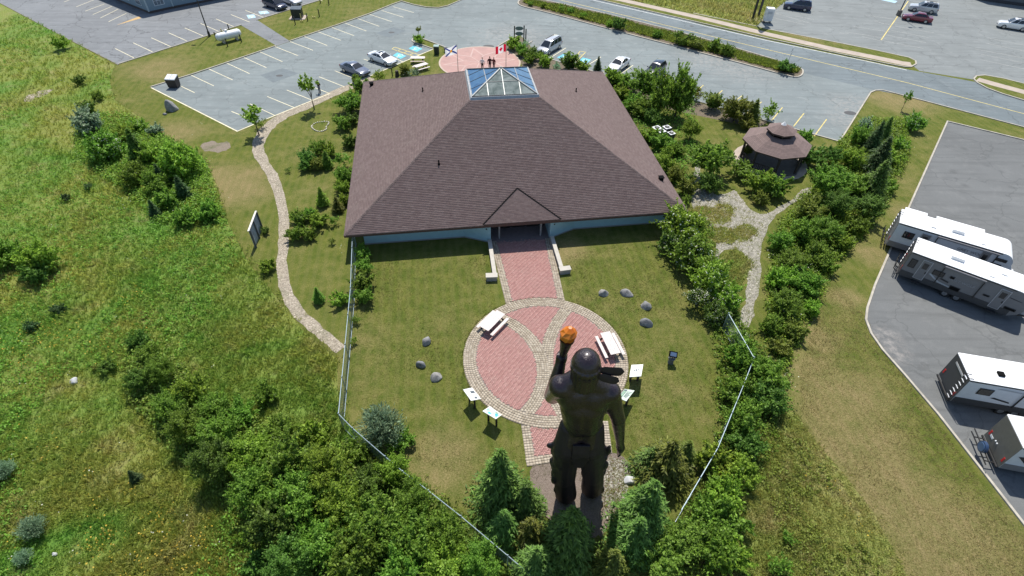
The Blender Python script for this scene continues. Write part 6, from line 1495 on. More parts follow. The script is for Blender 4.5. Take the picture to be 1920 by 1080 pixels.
ZC = {'bush': .62, 'shrub': .68, 'tree': 1.4, 'sumac': .95, 'sapling': 2.4, 'sparse': .85, 'willow': .75, 'spruce': 1.0, 'cone': 1.1, 'column': 1.9, 'larch': .9}
blos_cache = {}
NPL = [0]
CAT = {'bush': 'bush', 'shrub': 'shrub', 'tree': 'tree', 'sumac': 'tree', 'sapling': 'tree', 'sparse': 'shrub', 'willow': 'willow', 'spruce': 'tree', 'cone': 'conifer', 'column': 'tree', 'larch': 'conifer'}
NAME = {'bush': 'leafy_bush', 'shrub': 'leafy_shrub', 'tree': 'leafy_tree', 'sumac': 'broadleaf_tree', 'sapling': 'young_tree', 'sparse': 'sparse_shrub', 'willow': 'willow_bush', 'spruce': 'spruce_tree', 'cone': 'small_conifer', 'column': 'slender_tree', 'larch': 'olive_conifer'}
def plant(cx, cy, r, kind, mat, label, group=None, hz=1.0, blossom=None):
    NPL[0] += 1; i = NPL[0]; rr = random.Random(i * 13 + 5)
    z = 1.0
    for _ in range(4): R = r / pxm(cx, cy, z); z = ZC[kind] * R * hz
    p = G(cx, cy, z); R *= 1.04 * {'bush': 1.14, 'shrub': 1.06, 'tree': 1.0, 'sumac': 1.05, 'cone': 1.1}.get(kind, 1.0)
    cm, tm, L = proto(kind)[(i * 7 + 3) % 5]
    t = thing(NAME[kind], label, CAT[kind], (p.x, p.y, 0), rr.uniform(0, 6.28), group); t.scale = (R, R * rr.uniform(.9, 1.1), R * hz)
    c = link('crown', cm, None, t)
    if not cm.materials: cm.materials.append(None)
    c.material_slots[0].link = 'OBJECT'; c.material_slots[0].material = LEAFM[mat]
    link('trunk', tm, None, t)
    if blossom:
        key = (kind, (i * 7 + 3) % 5, blossom)
        if key not in blos_cache:
            r_ = np.random.default_rng(i); n = 420 if blossom == 'white' else 260; k = r_.integers(0, len(L), n); c_ = np.array(L); d = unit(r_.normal(size=(n, 3))); d[:, 2] = np.abs(d[:, 2]) * .9; P = c_[k, :3] + d * (c_[k, 3] * 1.04)[:, None]; N = unit(d + r_.normal(size=(n, 3)) * .3 + np.array([0, 0, .5])); T = unit(np.cross(N, r_.normal(size=(n, 3)))); s = r_.uniform(.03, .075, n)
            me = np_mesh('blossoms', *quads(P, N, T, s, s)); me.materials.append(BLOS if blossom == 'white' else BLOSY); blos_cache[key] = me
        link('blossoms', blos_cache[key], None, c)
    return t
G1 = 'bushes along the left wall of the brown-roofed building'
for a in [
    (657, 194, 23, 'shrub', 'mid', 'large bush at the far left roof corner by the gravel path', G1),
    (667, 150, 9, 'bush', 'mid', 'little round bush at the tip of the far left roof corner, upper of two', G1),
    (674, 161, 13, 'bush', 'mid', 'round bush touching the far left roof corner, lower of two', G1),
    (664, 226, 12, 'bush', 'dark', 'bush against the left roof edge, next below the large corner one', G1),
    (642, 234, 15, 'bush', 'mid', 'round bush on the lawn edge right of the stone heart', G1),
    (656, 268, 13, 'bush', 'dark', 'dark bush against the left roof edge level with the big juniper clump', G1),
    (644, 300, 16, 'sparse', 'mid', 'loose pale bush between the juniper clump and the left roof edge', G1),
    (645, 330, 19, 'shrub', 'mid', 'tall leafy bush halfway along the left roof edge', G1),
    (641, 352, 14, 'shrub', 'bright', 'light green bush halfway along the left roof edge, just below a taller one', G1),
    (632, 385, 15, 'larch', 'larch', 'yellowish conifer near the front left roof edge', G1),
    (645, 378, 12, 'bush', 'bright', 'bright bush squeezed between the yellowish conifer and the roof edge', G1),
    (627, 414, 11, 'sparse', 'mid', 'thin spindly plant beside the front left roof corner', G1),
    (622, 452, 8, 'sparse', 'olive', 'scraggly low plant on the grass below the front left roof corner', None),
]: plant(*a)
G2 = 'junipers in the big clump on the left lawn'
for a in [
    (574, 296, 17, 'shrub', 'dark', 'juniper at the left end of the big clump on the left lawn', G2), (597, 280, 16, 'shrub', 'mid', 'juniper at the top of the big clump on the left lawn', G2),
    (574, 311, 13, 'bush', 'dark', 'low juniper at the lower left of the big clump on the lawn', G2), (596, 309, 14, 'bush', 'olive', 'brownish juniper in the lower middle of the big clump on the lawn', G2),
    (613, 304, 11, 'cone', 'mid', 'pointed juniper at the lower right of the big clump on the lawn', G2), (618, 286, 14, 'bush', 'bright', 'bright juniper at the right end of the big clump on the lawn', G2)]: plant(*a)
G3 = 'rounded bushes in the lower clump by the gravel path'
for a in [
    (604, 374, 12, 'cone', 'bright', 'single upright bush standing alone between the two clumps on the left lawn', None),
    (562, 411, 15, 'bush', 'mid', 'bush at the upper left of the lower clump by the gravel path', G3), (582, 402, 13, 'bush', 'mid', 'bush at the top of the lower clump by the gravel path', G3),
    (600, 415, 15, 'bush', 'bright', 'rounded bush at the right end of the lower clump by the gravel path', G3), (552, 440, 16, 'bush', 'mid', 'bush at the lower left of the lower clump, touching the gravel path', G3), (577, 441, 14, 'bush', 'mid', 'bush at the bottom of the lower clump by the gravel path', G3),
    (501, 501, 14, 'bush', 'bright', 'lone bush just left of the gravel path below the sign board', None), (597, 557, 11, 'cone', 'mid', 'small upright bush between the gravel path and the fence, left one', None), (638, 565, 14, 'bush', 'bright', 'round bush touching the chain-link fence above the end of the path', None),
    (540, 319, 6, 'sparse', 'dark', 'tiny dark seedling on the left lawn beside the path', None), (498, 433, 8, 'bush', 'dark', 'small dark bush at the foot of the sign board', None)]: plant(*a)
G4 = 'hedge bushes inside the fence at the front left roof corner'
for a in [(681, 476, 15, 'bush', 'mid', 'hedge bush nearest the front left roof corner inside the fence', G4), (683, 500, 17, 'shrub', 'mid', 'hedge bush inside the fence, second from the roof corner', G4), (680, 528, 18, 'bush', 'mid', 'hedge bush inside the fence, third from the roof corner', G4), (681, 556, 18, 'bush', 'mid', 'hedge bush at the lower end of the hedge inside the fence', G4), (667, 600, 10, 'sparse', 'mid', 'thin weedy growth along the fence below the hedge', None), (663, 640, 9, 'sparse', 'bright', 'thin weedy growth on the fence line where the path ends', None)]: plant(*a)
for a in [
    (579, 163, 19, 'sapling', 'bright', 'young tree with a thin trunk by the edge of the left car park', None, 1.0), (474, 217, 23, 'sapling', 'bright', 'young tree where the gravel path bends at the corner of the left car park', None, .75), (488, 232, 11, 'sparse', 'mid', 'low growth under the young tree at the car park corner', None),
    (712, 144, 13, 'sparse', 'bright', 'leafy plant beside the pale path behind the far left roof corner', None), (776, 140, 12, 'sparse', 'silver', 'pale flowering plants along the back roof edge', None), (760, 132, 11, 'bush', 'olive', 'yellow-green plant behind the roof by the picnic tables', None),
    (786, 76, 9, 'bush', 'bright', 'grassy tuft on the pointed kerb island', None), (784, 56, 7, 'sapling', 'olive', 'almost leafless sapling on the pointed kerb island', None, .8),
    (985, 85, 10, 'sparse', 'silver', 'pale scrubby plant at the foot of the green sign', None), (962, 84, 13, 'bush', 'bright', 'bright bush left of the green sign posts', None), (978, 97, 12, 'bush', 'mid', 'bush right of the star plaza rim below the green sign', None),
    (1003, 105, 13, 'bush', 'dark', 'dark bush in front of the silver minivan', None), (990, 114, 12, 'bush', 'mid', 'bush between the star plaza and the minivan', None), (1020, 118, 14, 'bush', 'bright', 'bright bush just behind the roof, right of the glass pyramid', None), (1044, 128, 11, 'sparse', 'silver', 'pale low plants behind the roof ridge edge', None),
    (1069, 108, 17, 'sapling', 'mid', 'upright leafy young tree between two turquoise bays', None, .55), (1068, 122, 14, 'bush', 'dark', 'dark bush at the foot of the upright tree between turquoise bays', None), (1095, 129, 13, 'bush', 'bright', 'low bright bush behind the roof left of the small spruce', None), (1121, 124, 8, 'cone', 'blackgreen', 'tiny spruce behind the right end of the back roof edge', None)]:
    plant(*a)
G5 = 'trees and bushes between the roof and the right car park'
for a in [
    (1146, 146, 15, 'bush', 'bright', 'bright bush at the far right roof corner', G5), (1160, 152, 14, 'bush', 'bright', 'bush just beside the far right roof corner, second from it', G5), (1178, 160, 17, 'bush', 'mid', 'bush third from the far right roof corner', G5), (1192, 139, 12, 'sparse', 'bright', 'airy young shrub at the edge of the right car park stalls', G5),
    (1212, 160, 25, 'tree', 'mid', 'rounded tree in front of the blue-black car', G5, .9), (1240, 184, 24, 'shrub', 'mid', 'tall slender tree above the condensers, left of the pair', G5, 2.0), (1274, 182, 25, 'shrub', 'mid', 'tall slender tree above the condensers, right of the pair', G5, 2.2),
    (1163, 178, 14, 'bush', 'bright', 'bush low on the right roof edge below the corner', G5), (1182, 196, 17, 'bush', 'mid', 'bush on the right roof edge, left of the tall slender pair', G5), (1204, 206, 20, 'shrub', 'mid', 'bush on the right roof edge under the rounded tree', G5), (1222, 220, 16, 'shrub', 'dark', 'dark bush on the right roof edge above the condensers', G5), 
    (1216, 256, 15, 'bush', 'bright', 'bright bush on the right roof edge beside the two-fan condenser', G5), (1236, 268, 17, 'bush', 'mid', 'bush on the right roof edge just below the condensers', G5), (1254, 283, 13, 'sparse', 'bright', 'pale loose bush below the condensers', G5), (1272, 282, 14, 'shrub', 'mid', 'upright bush below the condensers, farther from the roof', G5), (1298, 243, 17, 'tree', 'bright', 'upright leafy tree at the edge of the small sunny lawn', G5, .85),
    (1246, 308, 19, 'shrub', 'bright', 'yellow-green bush on the right roof edge, lower part', G5), (1266, 327, 17, 'shrub', 'olive', 'olive bush on the right roof edge near the dark box vent', G5), (1293, 355, 19, 'bush', 'olive', 'olive loose shrub beside the front right roof corner', G5), (1285, 375, 12, 'sparse', 'mid', 'thin plant at the very front right roof corner', G5)]: plant(*a)
for a in [
    (1338, 300, 38, 'sumac', 'mid', 'broad leafy sumac left of the gazebo', None), (1330, 345, 24, 'shrub', 'dark', 'dark lower growth at the front of the broad sumac', None), (1388, 318, 24, 'sumac', 'mid', 'lower sumac spreading between the broad one and the gazebo', None, .6), (1420, 345, 24, 'bush', 'bright', 'bright low bush in front of the gazebo, left one', None), (1448, 352, 24, 'bush', 'mid', 'bright low bush in front of the gazebo, right one', None), (1425, 375, 14, 'bush', 'olive', 'yellowish low bush by the fork of the white gravel path', None),
    (1308, 178, 14, 'sparse', 'olive', 'sparse shrub with brownish stems at the sunny lawn, left part', None), (1334, 188, 20, 'sparse', 'olive', 'wide shrub with yellow stems beside the right car park', None), (1336, 196, 15, 'bush', 'dark', 'dark growth at the foot of the wide yellow-stemmed shrub', None),
    (1380, 209, 27, 'shrub', 'olive', 'big rounded shrub between the sunny lawn and car park', None), (1412, 216, 14, 'cone', 'olive', 'narrow pointed shrub right of the big rounded one', None), (1444, 212, 19, 'sparse', 'mid', 'leafy shrub behind the gazebo roof', None), (1400, 236, 13, 'bush', 'olive', 'low olive bush left behind the gazebo', None), (1400, 283, 10, 'bush', 'olive', 'low bush at the left posts of the gazebo', None), (1522, 297, 20, 'bush', 'dark', 'dark bush at the right side of the gazebo', None), (1510, 259, 13, 'bush', 'mid', 'bush at the right rear of the gazebo by the kerb', None)]: plant(*a)
W_ = dict(blossom='white')
for a in [
    (1280, 432, 42, 'shrub', 'bright', 'large white-blossomed shrub at the front right roof corner'), (1300, 478, 38, 'shrub', 'mid', 'white-blossomed shrub second along the edge of the right lawn'), (1262, 455, 28, 'shrub', 'dark', 'dark-leaved blossoming shrub nearest the right lawn'), (1330, 525, 38, 'shrub', 'bright', 'white-blossomed shrub halfway down the right lawn edge'), (1312, 560, 26, 'sparse', 'dark', 'bare-stemmed dark shrub under the blossoming ones at the lawn edge'), (1362, 562, 30, 'shrub', 'bright', 'white-blossomed shrub above the fence end'), (1345, 592, 24, 'shrub', 'dark', 'dark blossoming shrub at the top of the right-hand fence'), (1382, 630, 18, 'sparse', 'bright', 'pale flowering weed tangle on the fence near the path end')]: plant(*a, None, 1.0, 'white')
for a in [(1395, 655, 22, 'bush', 'mid', 'bush behind the bend of the right-hand fence')]: plant(*a)
G6 = 'hedge bushes on the right-hand fence'
for a in [
    (1392, 676, 28, 'bush', 'mid', 'hedge bush on the right-hand fence, first below the fence bend', G6), (1440, 705, 36, 'shrub', 'mid', 'hedge bush bulging right of the fence, second from the bend', G6), (1380, 732, 32, 'shrub', 'mid', 'hedge bush bulging over the lawn, left of the fence', G6), (1440, 750, 34, 'shrub', 'dark', 'darker hedge bush right of the fence, third from the bend', G6), (1392, 785, 36, 'shrub', 'mid', 'hedge bush straddling the fence at its middle', G6), (1398, 832, 30, 'shrub', 'dark', 'dark hedge bush right of the fence below its middle', G6),
    (1340, 872, 34, 'bush', 'bright', 'light hedge bush left at the lower part of the fence', G6), (1388, 885, 34, 'shrub', 'bright', 'light hedge bush right at the lower part of the fence', G6), (1352, 925, 38, 'shrub', 'bright', 'hedge bush near the lower end of the fence', G6), (1330, 965, 36, 'shrub', 'mid', 'hedge bush at the lower end of the fence', G6), (1290, 1010, 42, 'tree', 'mid', 'rounded leafy tree below the lower end of the right fence', None, .55), (1340, 1030, 40, 'shrub', 'mid', 'leafy shrub at the bottom edge right of the rounded tree', None), (1375, 985, 26, 'bush', 'mid', 'outermost bush of the lower right hedge', None), (1372, 1052, 34, 'bush', 'bright', 'bright bush at the bottom edge beside the rough grass', None), (1460, 1060, 24, 'sparse', 'mid', 'loose weedy bush in the lower right rough grass', None), (1478, 1010, 15, 'sparse', 'mid', 'small loose weed clump above the lower right corner rough grass', None)]: plant(*a)
G7 = 'trees in the belt between the gazebo and the trailer lot'
for a in [
    (1640, 262, 21, 'spruce', 'blackgreen', 'dark conifer at the top of the right belt', G7, 1.0), (1660, 245, 16, 'spruce', 'spruce', 'small conifer at the upper tip of the right belt', G7, 1.0), (1612, 255, 20, 'shrub', 'mid', 'leafy shrub at the upper left of the right belt', G7), (1560, 292, 17, 'tree', 'dark', 'slim dark-topped tree right of the gazebo', G7, .8), (1648, 300, 30, 'spruce', 'blackgreen', 'dark conifer in the upper middle of the right belt', G7, .9), (1600, 300, 22, 'shrub', 'bright', 'bright shrub in the upper middle of the right belt', G7), (1674, 300, 15, 'bush', 'bright', 'light bush on the outer edge of the right belt near the trailer lot kerb', G7),
    (1556, 345, 32, 'tree', 'mid', 'leafy tree just right of the gazebo path', G7, .75), (1640, 345, 32, 'spruce', 'spruce', 'conifer at the middle of the belt towards the trailer lot', G7, .9), (1605, 350, 24, 'shrub', 'mid', 'shrub in the middle of the right belt', G7), (1665, 352, 14, 'bush', 'mid', 'low bush on the outer edge of the belt, mid-way', G7), (1570, 385, 26, 'tree', 'dark', 'dark tree in the middle of the right belt', G7, .7), (1625, 390, 25, 'tree', 'dark', 'dark tree on the outer middle of the right belt', G7, .7), (1520, 395, 26, 'shrub', 'olive', 'olive shrub by the gravel fork in the right belt', G7),
    (1550, 432, 28, 'tree', 'mid', 'leafy tree above the pale trailers end of the belt', G7, .7), (1605, 425, 20, 'shrub', 'mid', 'outer shrub nearest the trailers corner', G7), (1505, 435, 26, 'shrub', 'mid', 'shrub in the lower middle of the belt, path side', G7), (1575, 458, 17, 'bush', 'bright', 'outer bush on the mown strip beside the trailers', G7), (1462, 455, 22, 'shrub', 'mid', 'shrub beside the white gravel path at the belt edge', G7), (1530, 480, 24, 'shrub', 'mid', 'shrub left of the mown strip in the lower belt', G7), (1487, 488, 26, 'tree', 'mid', 'leafy tree in the lower belt, path side', G7, .7), (1552, 500, 15, 'bush', 'mid', 'small outer bush low on the belt', G7),
    (1465, 525, 26, 'shrub', 'bright', 'bright shrub in the lower belt beside the gravel', G7), (1510, 535, 27, 'shrub', 'mid', 'shrub in the lower belt facing the mown strip', G7), (1478, 570, 28, 'tree', 'mid', 'leafy tree near the lower end of the belt', G7, .7), (1522, 580, 17, 'bush', 'bright', 'small bright bush at the outer lower end of the belt', G7), (1450, 610, 22, 'shrub', 'mid', 'shrub at the lower end of the belt where the gravel ends', G7), (1490, 620, 20, 'bush', 'olive', 'low olive bush at the lower end of the belt', G7), (1462, 652, 17, 'bush', 'olive', 'last low bush of the belt above the hedge', G7)]: plant(*a)
for a in [(1622, 237, 13, 'bush', 'silver', 'white-flowering bush at the top left of the right belt'), (1714, 232, 18, 'shrub', 'mid', 'white-flowering round shrub on the grass above the trailer lot'), (1632, 318, 12, 'bush', 'bright', 'white-flowering bush among the conifers of the right belt'), (1690, 275, 13, 'bush', 'bright', 'white-flowering bush on the outer edge of the right belt'), (1480, 505, 14, 'bush', 'silver', 'white-flowering weeds in the lower belt')]: plant(*a, None, 1.0, 'white')
plant(1702, 184, 9, 'sapling', 'mid', 'young leaning tree on the grass beside the road', None, 1.1)
G8 = 'shrubs on the planted median'
for a in [(1054, 16, 8, 'sparse', 'mid', 'upright shrub at the far end of the planted median', G8), (1069, 21, 6, 'bush', 'mid', 'little shrub at the far part of the planted median, beside the upright one', G8), (1160, 47, 13, 'bush', 'dark', 'dark round shrub on the planted median beside a black stub', G8), (1143, 46, 7, 'bush', 'bright', 'small bush left of the dark median shrub', G8), (1232, 66, 8, 'bush', 'mid', 'small dense bush on the planted median left of the tall pair', G8), (1270, 65, 12, 'sapling', 'mid', 'tall leafy shrub at the middle of the planted median, left of the pair', G8, .55), (1297, 70, 12, 'sapling', 'mid', 'tall leafy shrub at the middle of the planted median, right of the pair', G8, .5), (1278, 80, 10, 'bush', 'mid', 'low bush under the tall pair on the planted median', G8), (1306, 86, 11, 'bush', 'olive', 'low bush right of the tall pair on the planted median', G8), (1340, 88, 12, 'bush', 'mid', 'shrub on the planted median, third from its near end', G8), (1364, 97, 13, 'bush', 'mid', 'round shrub on the planted median, second from its near end', G8), (1474, 128, 12, 'bush', 'dark', 'dark shrub at the near rounded end of the planted median', G8), (1017, 11, 6, 'bush', 'bright', 'small bush near the far tip of the planted median', G8), (995, 8, 5, 'bush', 'mid', 'small bush at the far rounded tip of the planted median', G8), (1094, 31, 6, 'bush', 'bright', 'small pale bush between the far shrubs of the planted median', G8)]: plant(*a)
# left scrub
for a in [(163, 232, 27, 'shrub', 'silver', 'white-flowering shrub at the upper left scrub, nearest the meadow'), (200, 276, 32, 'shrub', 'mid', 'large white-flowering shrub at the centre of the left scrub'), (263, 238, 14, 'bush', 'bright', 'pale flowering bush at the top of the left scrub'), (293, 246, 12, 'bush', 'silver', 'small white-flowering bush at the edge of the mown grass')]: plant(*a, None, 1.0, 'white')
G9 = 'shrubs of the scrub on the left'
for a in [(229, 252, 20, 'shrub', 'bright', 'bright shrub between the two white-flowering ones in the left scrub', G9), (258, 282, 20, 'cone', 'dark', 'dark upright conifer in the middle of the left scrub', G9), (334, 302, 38, 'shrub', 'bright', 'broad light green shrub at the right end of the left scrub', G9), (285, 290, 24, 'shrub', 'bright', 'light shrub left of the broad one in the scrub', G9), (250, 330, 27, 'shrub', 'mid', 'shrub at the lower left of the scrub', G9), (290, 345, 24, 'shrub', 'mid', 'shrub at the lower middle of the scrub', G9), (303, 335, 14, 'cone', 'blackgreen', 'narrow dark conifer below the broad light shrub', G9), (342, 358, 15, 'cone', 'blackgreen', 'narrow dark conifer at the lower right of the scrub', G9), (318, 375, 20, 'bush', 'mid', 'low bush between the dark conifers of the scrub', G9), (289, 395, 11, 'cone', 'blackgreen', 'slim dark conifer standing lowest in the left scrub', G9), (350, 410, 20, 'bush', 'mid', 'low bush below the scrub at the meadow edge', G9), (390, 400, 20, 'bush', 'mid', 'low bush near the mown strip, right of the scrub', G9), (150, 152, 10, 'bush', 'dark', 'dark bush by the corner of the upper left grass', None), (118, 84, 14, 'bush', 'bright', 'bright green clump at the edge of the north car park', None), (165, 205, 14, 'bush', 'dark', 'dark low bush above the upper white-flowering shrub', None), (185, 182, 10, 'bush', 'mid', 'small bush on the slope left of the capped skip', None),
    (73, 484, 36, 'shrub', 'bright', 'rounded bright bush alone in the left meadow', None), (14, 478, 30, 'shrub', 'mid', 'bush cut by the left edge of the picture', None), (75, 515, 22, 'bush', 'dark', 'shaded bush just below the rounded bright one in the meadow', None), (110, 582, 11, 'bush', 'blackgreen', 'small dark conifer in the left meadow, right of two', None), (60, 613, 11, 'bush', 'blackgreen', 'small dark conifer in the left meadow, left of two', None), (124, 372, 8, 'bush', 'blackgreen', 'tiny dark conifer in the upper left meadow', None), (204, 690, 13, 'bush', 'dark', 'dark low bush right of the white stone', None), (252, 895, 11, 'cone', 'blackgreen', 'small blue-green conifer left of the woodland edge', None), (166, 352, 7, 'bush', 'blackgreen', 'tiny dark conifer left of the scrub', None), (180, 690, 8, 'sparse', 'olive', 'thin pale weed left of the dark low bush', None)]: plant(*a)
for a in [(60, 990, 28, 'willow', 'silver', 'silvery willow bush in the lower left meadow'), (44, 1045, 18, 'willow', 'silver', 'smaller silvery willow bush below the first at the lower left'), (4, 882, 24, 'willow', 'silver', 'silvery willow bush cut by the left edge'), (716, 800, 50, 'willow', 'silver', 'big silvery willow inside the fence corner')]: plant(*a)
# woodland at the lower left
G10 = 'trees of the lower left woodland'
for a in [(262, 640, 18, 'bush', 'dark', 'first low tree at the upper tip of the woodland'), (280, 665, 22, 'shrub', 'mid', 'small tree near the upper tip of the woodland'), (300, 700, 24, 'tree', 'mid', 'leafy tree second from the upper tip of the woodland'), (262, 715, 20, 'tree', 'dark', 'dark tree on the meadow side near the woodland tip'), (362, 735, 30, 'tree', 'bright', 'bright yellow-green tree standing out near the woodland top'), (318, 760, 30, 'tree', 'mid', 'leafy tree on the meadow side of the woodland'), (400, 760, 29, 'tree', 'mid', 'leafy tree right of the yellow-green one'), (350, 805, 34, 'tree', 'mid', 'dark tree casting shade on the meadow, upper one'), (410, 815, 35, 'tree', 'mid', 'leafy tree in the upper middle of the woodland'), (455, 775, 27, 'shrub', 'mid', 'shrubby growth at the upper right of the woodland'), (500, 740, 22, 'bush', 'mid', 'loose shrub in the grass above the woodland'), (465, 850, 42, 'tree', 'bright', 'light tree at the heart of the woodland'), (400, 870, 40, 'tree', 'dark', 'dark tree casting shade on the meadow, lower one'), (520, 815, 30, 'shrub', 'mid', 'shrubby tree at the woodland edge near the path end'), (545, 870, 44, 'tree', 'mid', 'leafy tree on the right of the woodland heart'), (480, 915, 44, 'tree', 'mid', 'leafy tree on the lower meadow edge of the woodland'), (590, 820, 30, 'bush', 'bright', 'bright shrub near the fence corner outside'), (612, 885, 44, 'tree', 'bright', 'bright tree outside the fence below its corner'), (560, 940, 46, 'tree', 'mid', 'leafy tree low in the woodland'), (520, 985, 46, 'tree', 'dark', 'dark tree at the lower meadow edge'), (640, 955, 46, 'tree', 'bright', 'light rounded tree in the lower middle woodland'), (600, 1015, 48, 'tree', 'mid', 'leafy tree near the bottom edge, left part'), (540, 1060, 46, 'tree', 'dark', 'dark tree at the bottom edge, left end of the woodland'), (705, 985, 48, 'tree', 'mid', 'leafy tree in the lower woodland below the bright tree'), (670, 1050, 48, 'tree', 'mid', 'leafy tree at the bottom edge, second from left'), (735, 882, 30, 'tree', 'bright', 'vivid yellow-green small tree leaning over the fence'), (690, 905, 32, 'tree', 'dark', 'dark small tree left of the vivid yellow-green one'), (775, 940, 36, 'tree', 'mid', 'leafy tree just outside the lower fence'), (770, 1015, 46, 'tree', 'mid', 'leafy tree below the lower fence, left one'), (748, 1068, 44, 'tree', 'mid', 'leafy tree at the bottom edge, third from left'), (835, 1005, 42, 'tree', 'mid', 'leafy tree below the lower fence, middle one'), (835, 1065, 46, 'tree', 'bright', 'leafy tree at the bottom edge, fourth from left'), (900, 1058, 38, 'tree', 'mid', 'leafy tree at the bottom end of the lower fence'), (672, 845, 22, 'bush', 'mid', 'bush inside the fence corner left of the silvery willow'), (755, 830, 22, 'bush', 'mid', 'green bush at the right foot of the silvery willow'), (460, 1010, 20, 'sparse', 'bright', 'thin bright shrub out in the grass at the woodland foot'), (478, 1060, 24, 'bush', 'dark', 'dark shrub at the bottom edge beside the meadow')]: plant(*a, G10, .92 if a[3] == 'tree' else 1.0)
G11 = 'conifers round the foot of the statue'
for a in [(938, 912, 64, 'spruce', 'spruce', 'tall spruce left of the brick walk end', G11, 1.18), (984, 945, 50, 'spruce', 'spruce', 'spruce close behind the tall one, left of the statue', G11, 1.0), (992, 1000, 44, 'larch', 'larch', 'brownish olive conifer left of the statue foot', G11), (945, 990, 46, 'spruce', 'spruce', 'darker spruce below the tall one at the lower left', G11, .9), (1066, 1012, 66, 'spruce', 'spruce', 'spruce right in front of the statue legs', G11, 1.1), (1004, 1062, 54, 'spruce', 'spruce', 'spruce at the bottom edge left of centre', G11, .9), (1145, 1060, 50, 'larch', 'larch', 'yellow-olive conifer at the bottom edge below the statue', G11), (1206, 960, 60, 'spruce', 'spruce', 'spruce right of the statue foot', G11, 1.15), (1188, 1012, 56, 'spruce', 'spruce', 'spruce below and in front of the one right of the statue', G11, .9), (1250, 866, 54, 'larch', 'larch', 'olive conifer on the lawn right of the statue hand', G11), (1218, 866, 38, 'spruce', 'spruce', 'low spruce beside the statue hand', G11, .7), (1284, 852, 34, 'larch', 'larch', 'thin brownish conifer at the right of the olive one', G11), (1228, 1040, 44, 'tree', 'mid', 'leafy tree at the bottom edge right of the spruces', None, .6)]: plant(*a)

# ------------------------------------------------------------------ grass, weeds and wild flowers (uncountable cover)
def sample(poly, n, seed, pw=1.0):
    """points in a ground polygon, thicker towards the camera where blades show larger"""
    r = np.random.default_rng(seed); P = np.array([(p[0], p[1]) for p in poly]); lo, hi = P.min(0), P.max(0); lo = np.maximum(lo, (-85, 7)); hi = np.minimum(hi, (85, 125)); out = []
    for _ in range(60):
        q = r.uniform(lo, hi, (n * 2, 2)); d = np.hypot(np.hypot(q[:, 0], q[:, 1]), CAMH); q = q[r.random(len(q)) < np.minimum(1, (36 / d) ** pw)]; q = q[inpoly(q, P)]; out.append(q)
        if sum(len(o) for o in out) > n: break
    return np.concatenate(out)[:n]
def vnoise(q, s, seed):
    r = np.random.default_rng(seed); g = r.random((128, 128)); x = q / s + 1000; i = np.floor(x).astype(int); f = x - i; f = f * f * (3 - 2 * f); a = lambda dx, dy: g[(i[:, 0] + dx) % 128, (i[:, 1] + dy) % 128]
    return (a(0, 0) * (1 - f[:, 0]) + a(1, 0) * f[:, 0]) * (1 - f[:, 1]) + (a(0, 1) * (1 - f[:, 0]) + a(1, 1) * f[:, 0]) * f[:, 1]
def tufts(name, q, blades, h0, h1, w, mat, seed, spread=.14):
    r = np.random.default_rng(seed); k = len(q); hh = (h0 + (h1 - h0) * vnoise(q, 3.0, seed + 1) * r.uniform(.6, 1.3, k))[:, None]; n = blades
    a = r.uniform(0, 6.283, (k, n)); lean = r.uniform(.15, .75, (k, n)); bx = q[:, 0, None] + np.cos(a) * spread * r.random((k, n)); by = q[:, 1, None] + np.sin(a) * spread * r.random((k, n)); H_ = hh * r.uniform(.6, 1.15, (k, n))
    tx = bx + np.cos(a) * lean * H_; ty = by + np.sin(a) * lean * H_; sx, sy = -np.sin(a) * w, np.cos(a) * w
    V = np.stack([np.stack([bx - sx, by - sy, np.zeros_like(bx)], -1), np.stack([bx + sx, by + sy, np.zeros_like(bx)], -1), np.stack([(bx * .45 + tx * .55) + sx * .8, (by * .45 + ty * .55) + sy * .8, H_ * .72], -1), np.stack([tx, ty, H_ * .95], -1)], 2).reshape(-1, 3)
    o = link(name, np_mesh(name, V, np.arange(len(V)).reshape(-1, 4)), mat); o['kind'] = 'stuff'; return o
MW, MRW, FW = PT(MEADOW), PT(MEADOW_R), PT(FIELD)
def fray(q, s, seed): return q + np.random.default_rng(seed).normal(0, s, q.shape) * (np.random.default_rng(seed + 1).random((len(q), 1)) < .5)
tufts('meadow_grass', fray(sample(MW, 56000, 1, 2.0), .45, 1), 6, .18, .52, .022, MATS['meadow_grass'], 2)
tufts('meadow_grass', fray(sample(MRW, 12000, 3, 1.0), .35, 3), 6, .07, .26, .016, MATS['dry_meadow_grass'], 4)
tufts('field_grass', sample(FW, 3500, 5, .0), 6, .3, .8, .05, MATS['dry_meadow_grass'], 6, .3)
for i, g_ in enumerate(GPAT): tufts('patch_grass', fray(sample(g_, 420, 60 + i, 0), .25, 60 + i), 6, .1, .35, .02, MATS['dry_meadow_grass'], 70 + i)
tufts('patch_grass', sample(RPATH, 500, 80, 0), 5, .06, .22, .016, MATS['dry_meadow_grass'], 81)
tufts('median_grass', sample([p + (G(1240, 76) - p) * .0 for p in PT([(980, 5), (1030, 20), (1150, 52), (1300, 91), (1400, 117), (1470, 136), (1494, 139), (1496, 132), (1470, 121), (1400, 101), (1300, 73), (1150, 35), (1030, 8), (990, 1)])], 4600, 7, .0), 8, .30, .70, .04, leafmat('median_blades', (.12, .22, .026), (.26, .36, .06), .45), 8, .2)
LAWN = PT([(700, 490), (915, 480), (930, 580), (1065, 575), (1060, 480), (1235, 440), (1290, 540), (1365, 610), (1410, 672), (1340, 850), (1280, 900), (1000, 900), (960, 940), (780, 860), (690, 780), (645, 760), (660, 560)]); STRIPL = PT([(1560, 520), (1620, 590), (1660, 660), (1900, 985), (2100, 1200), (1760, 1200), (1660, 980), (1500, 770), (1500, 690)])
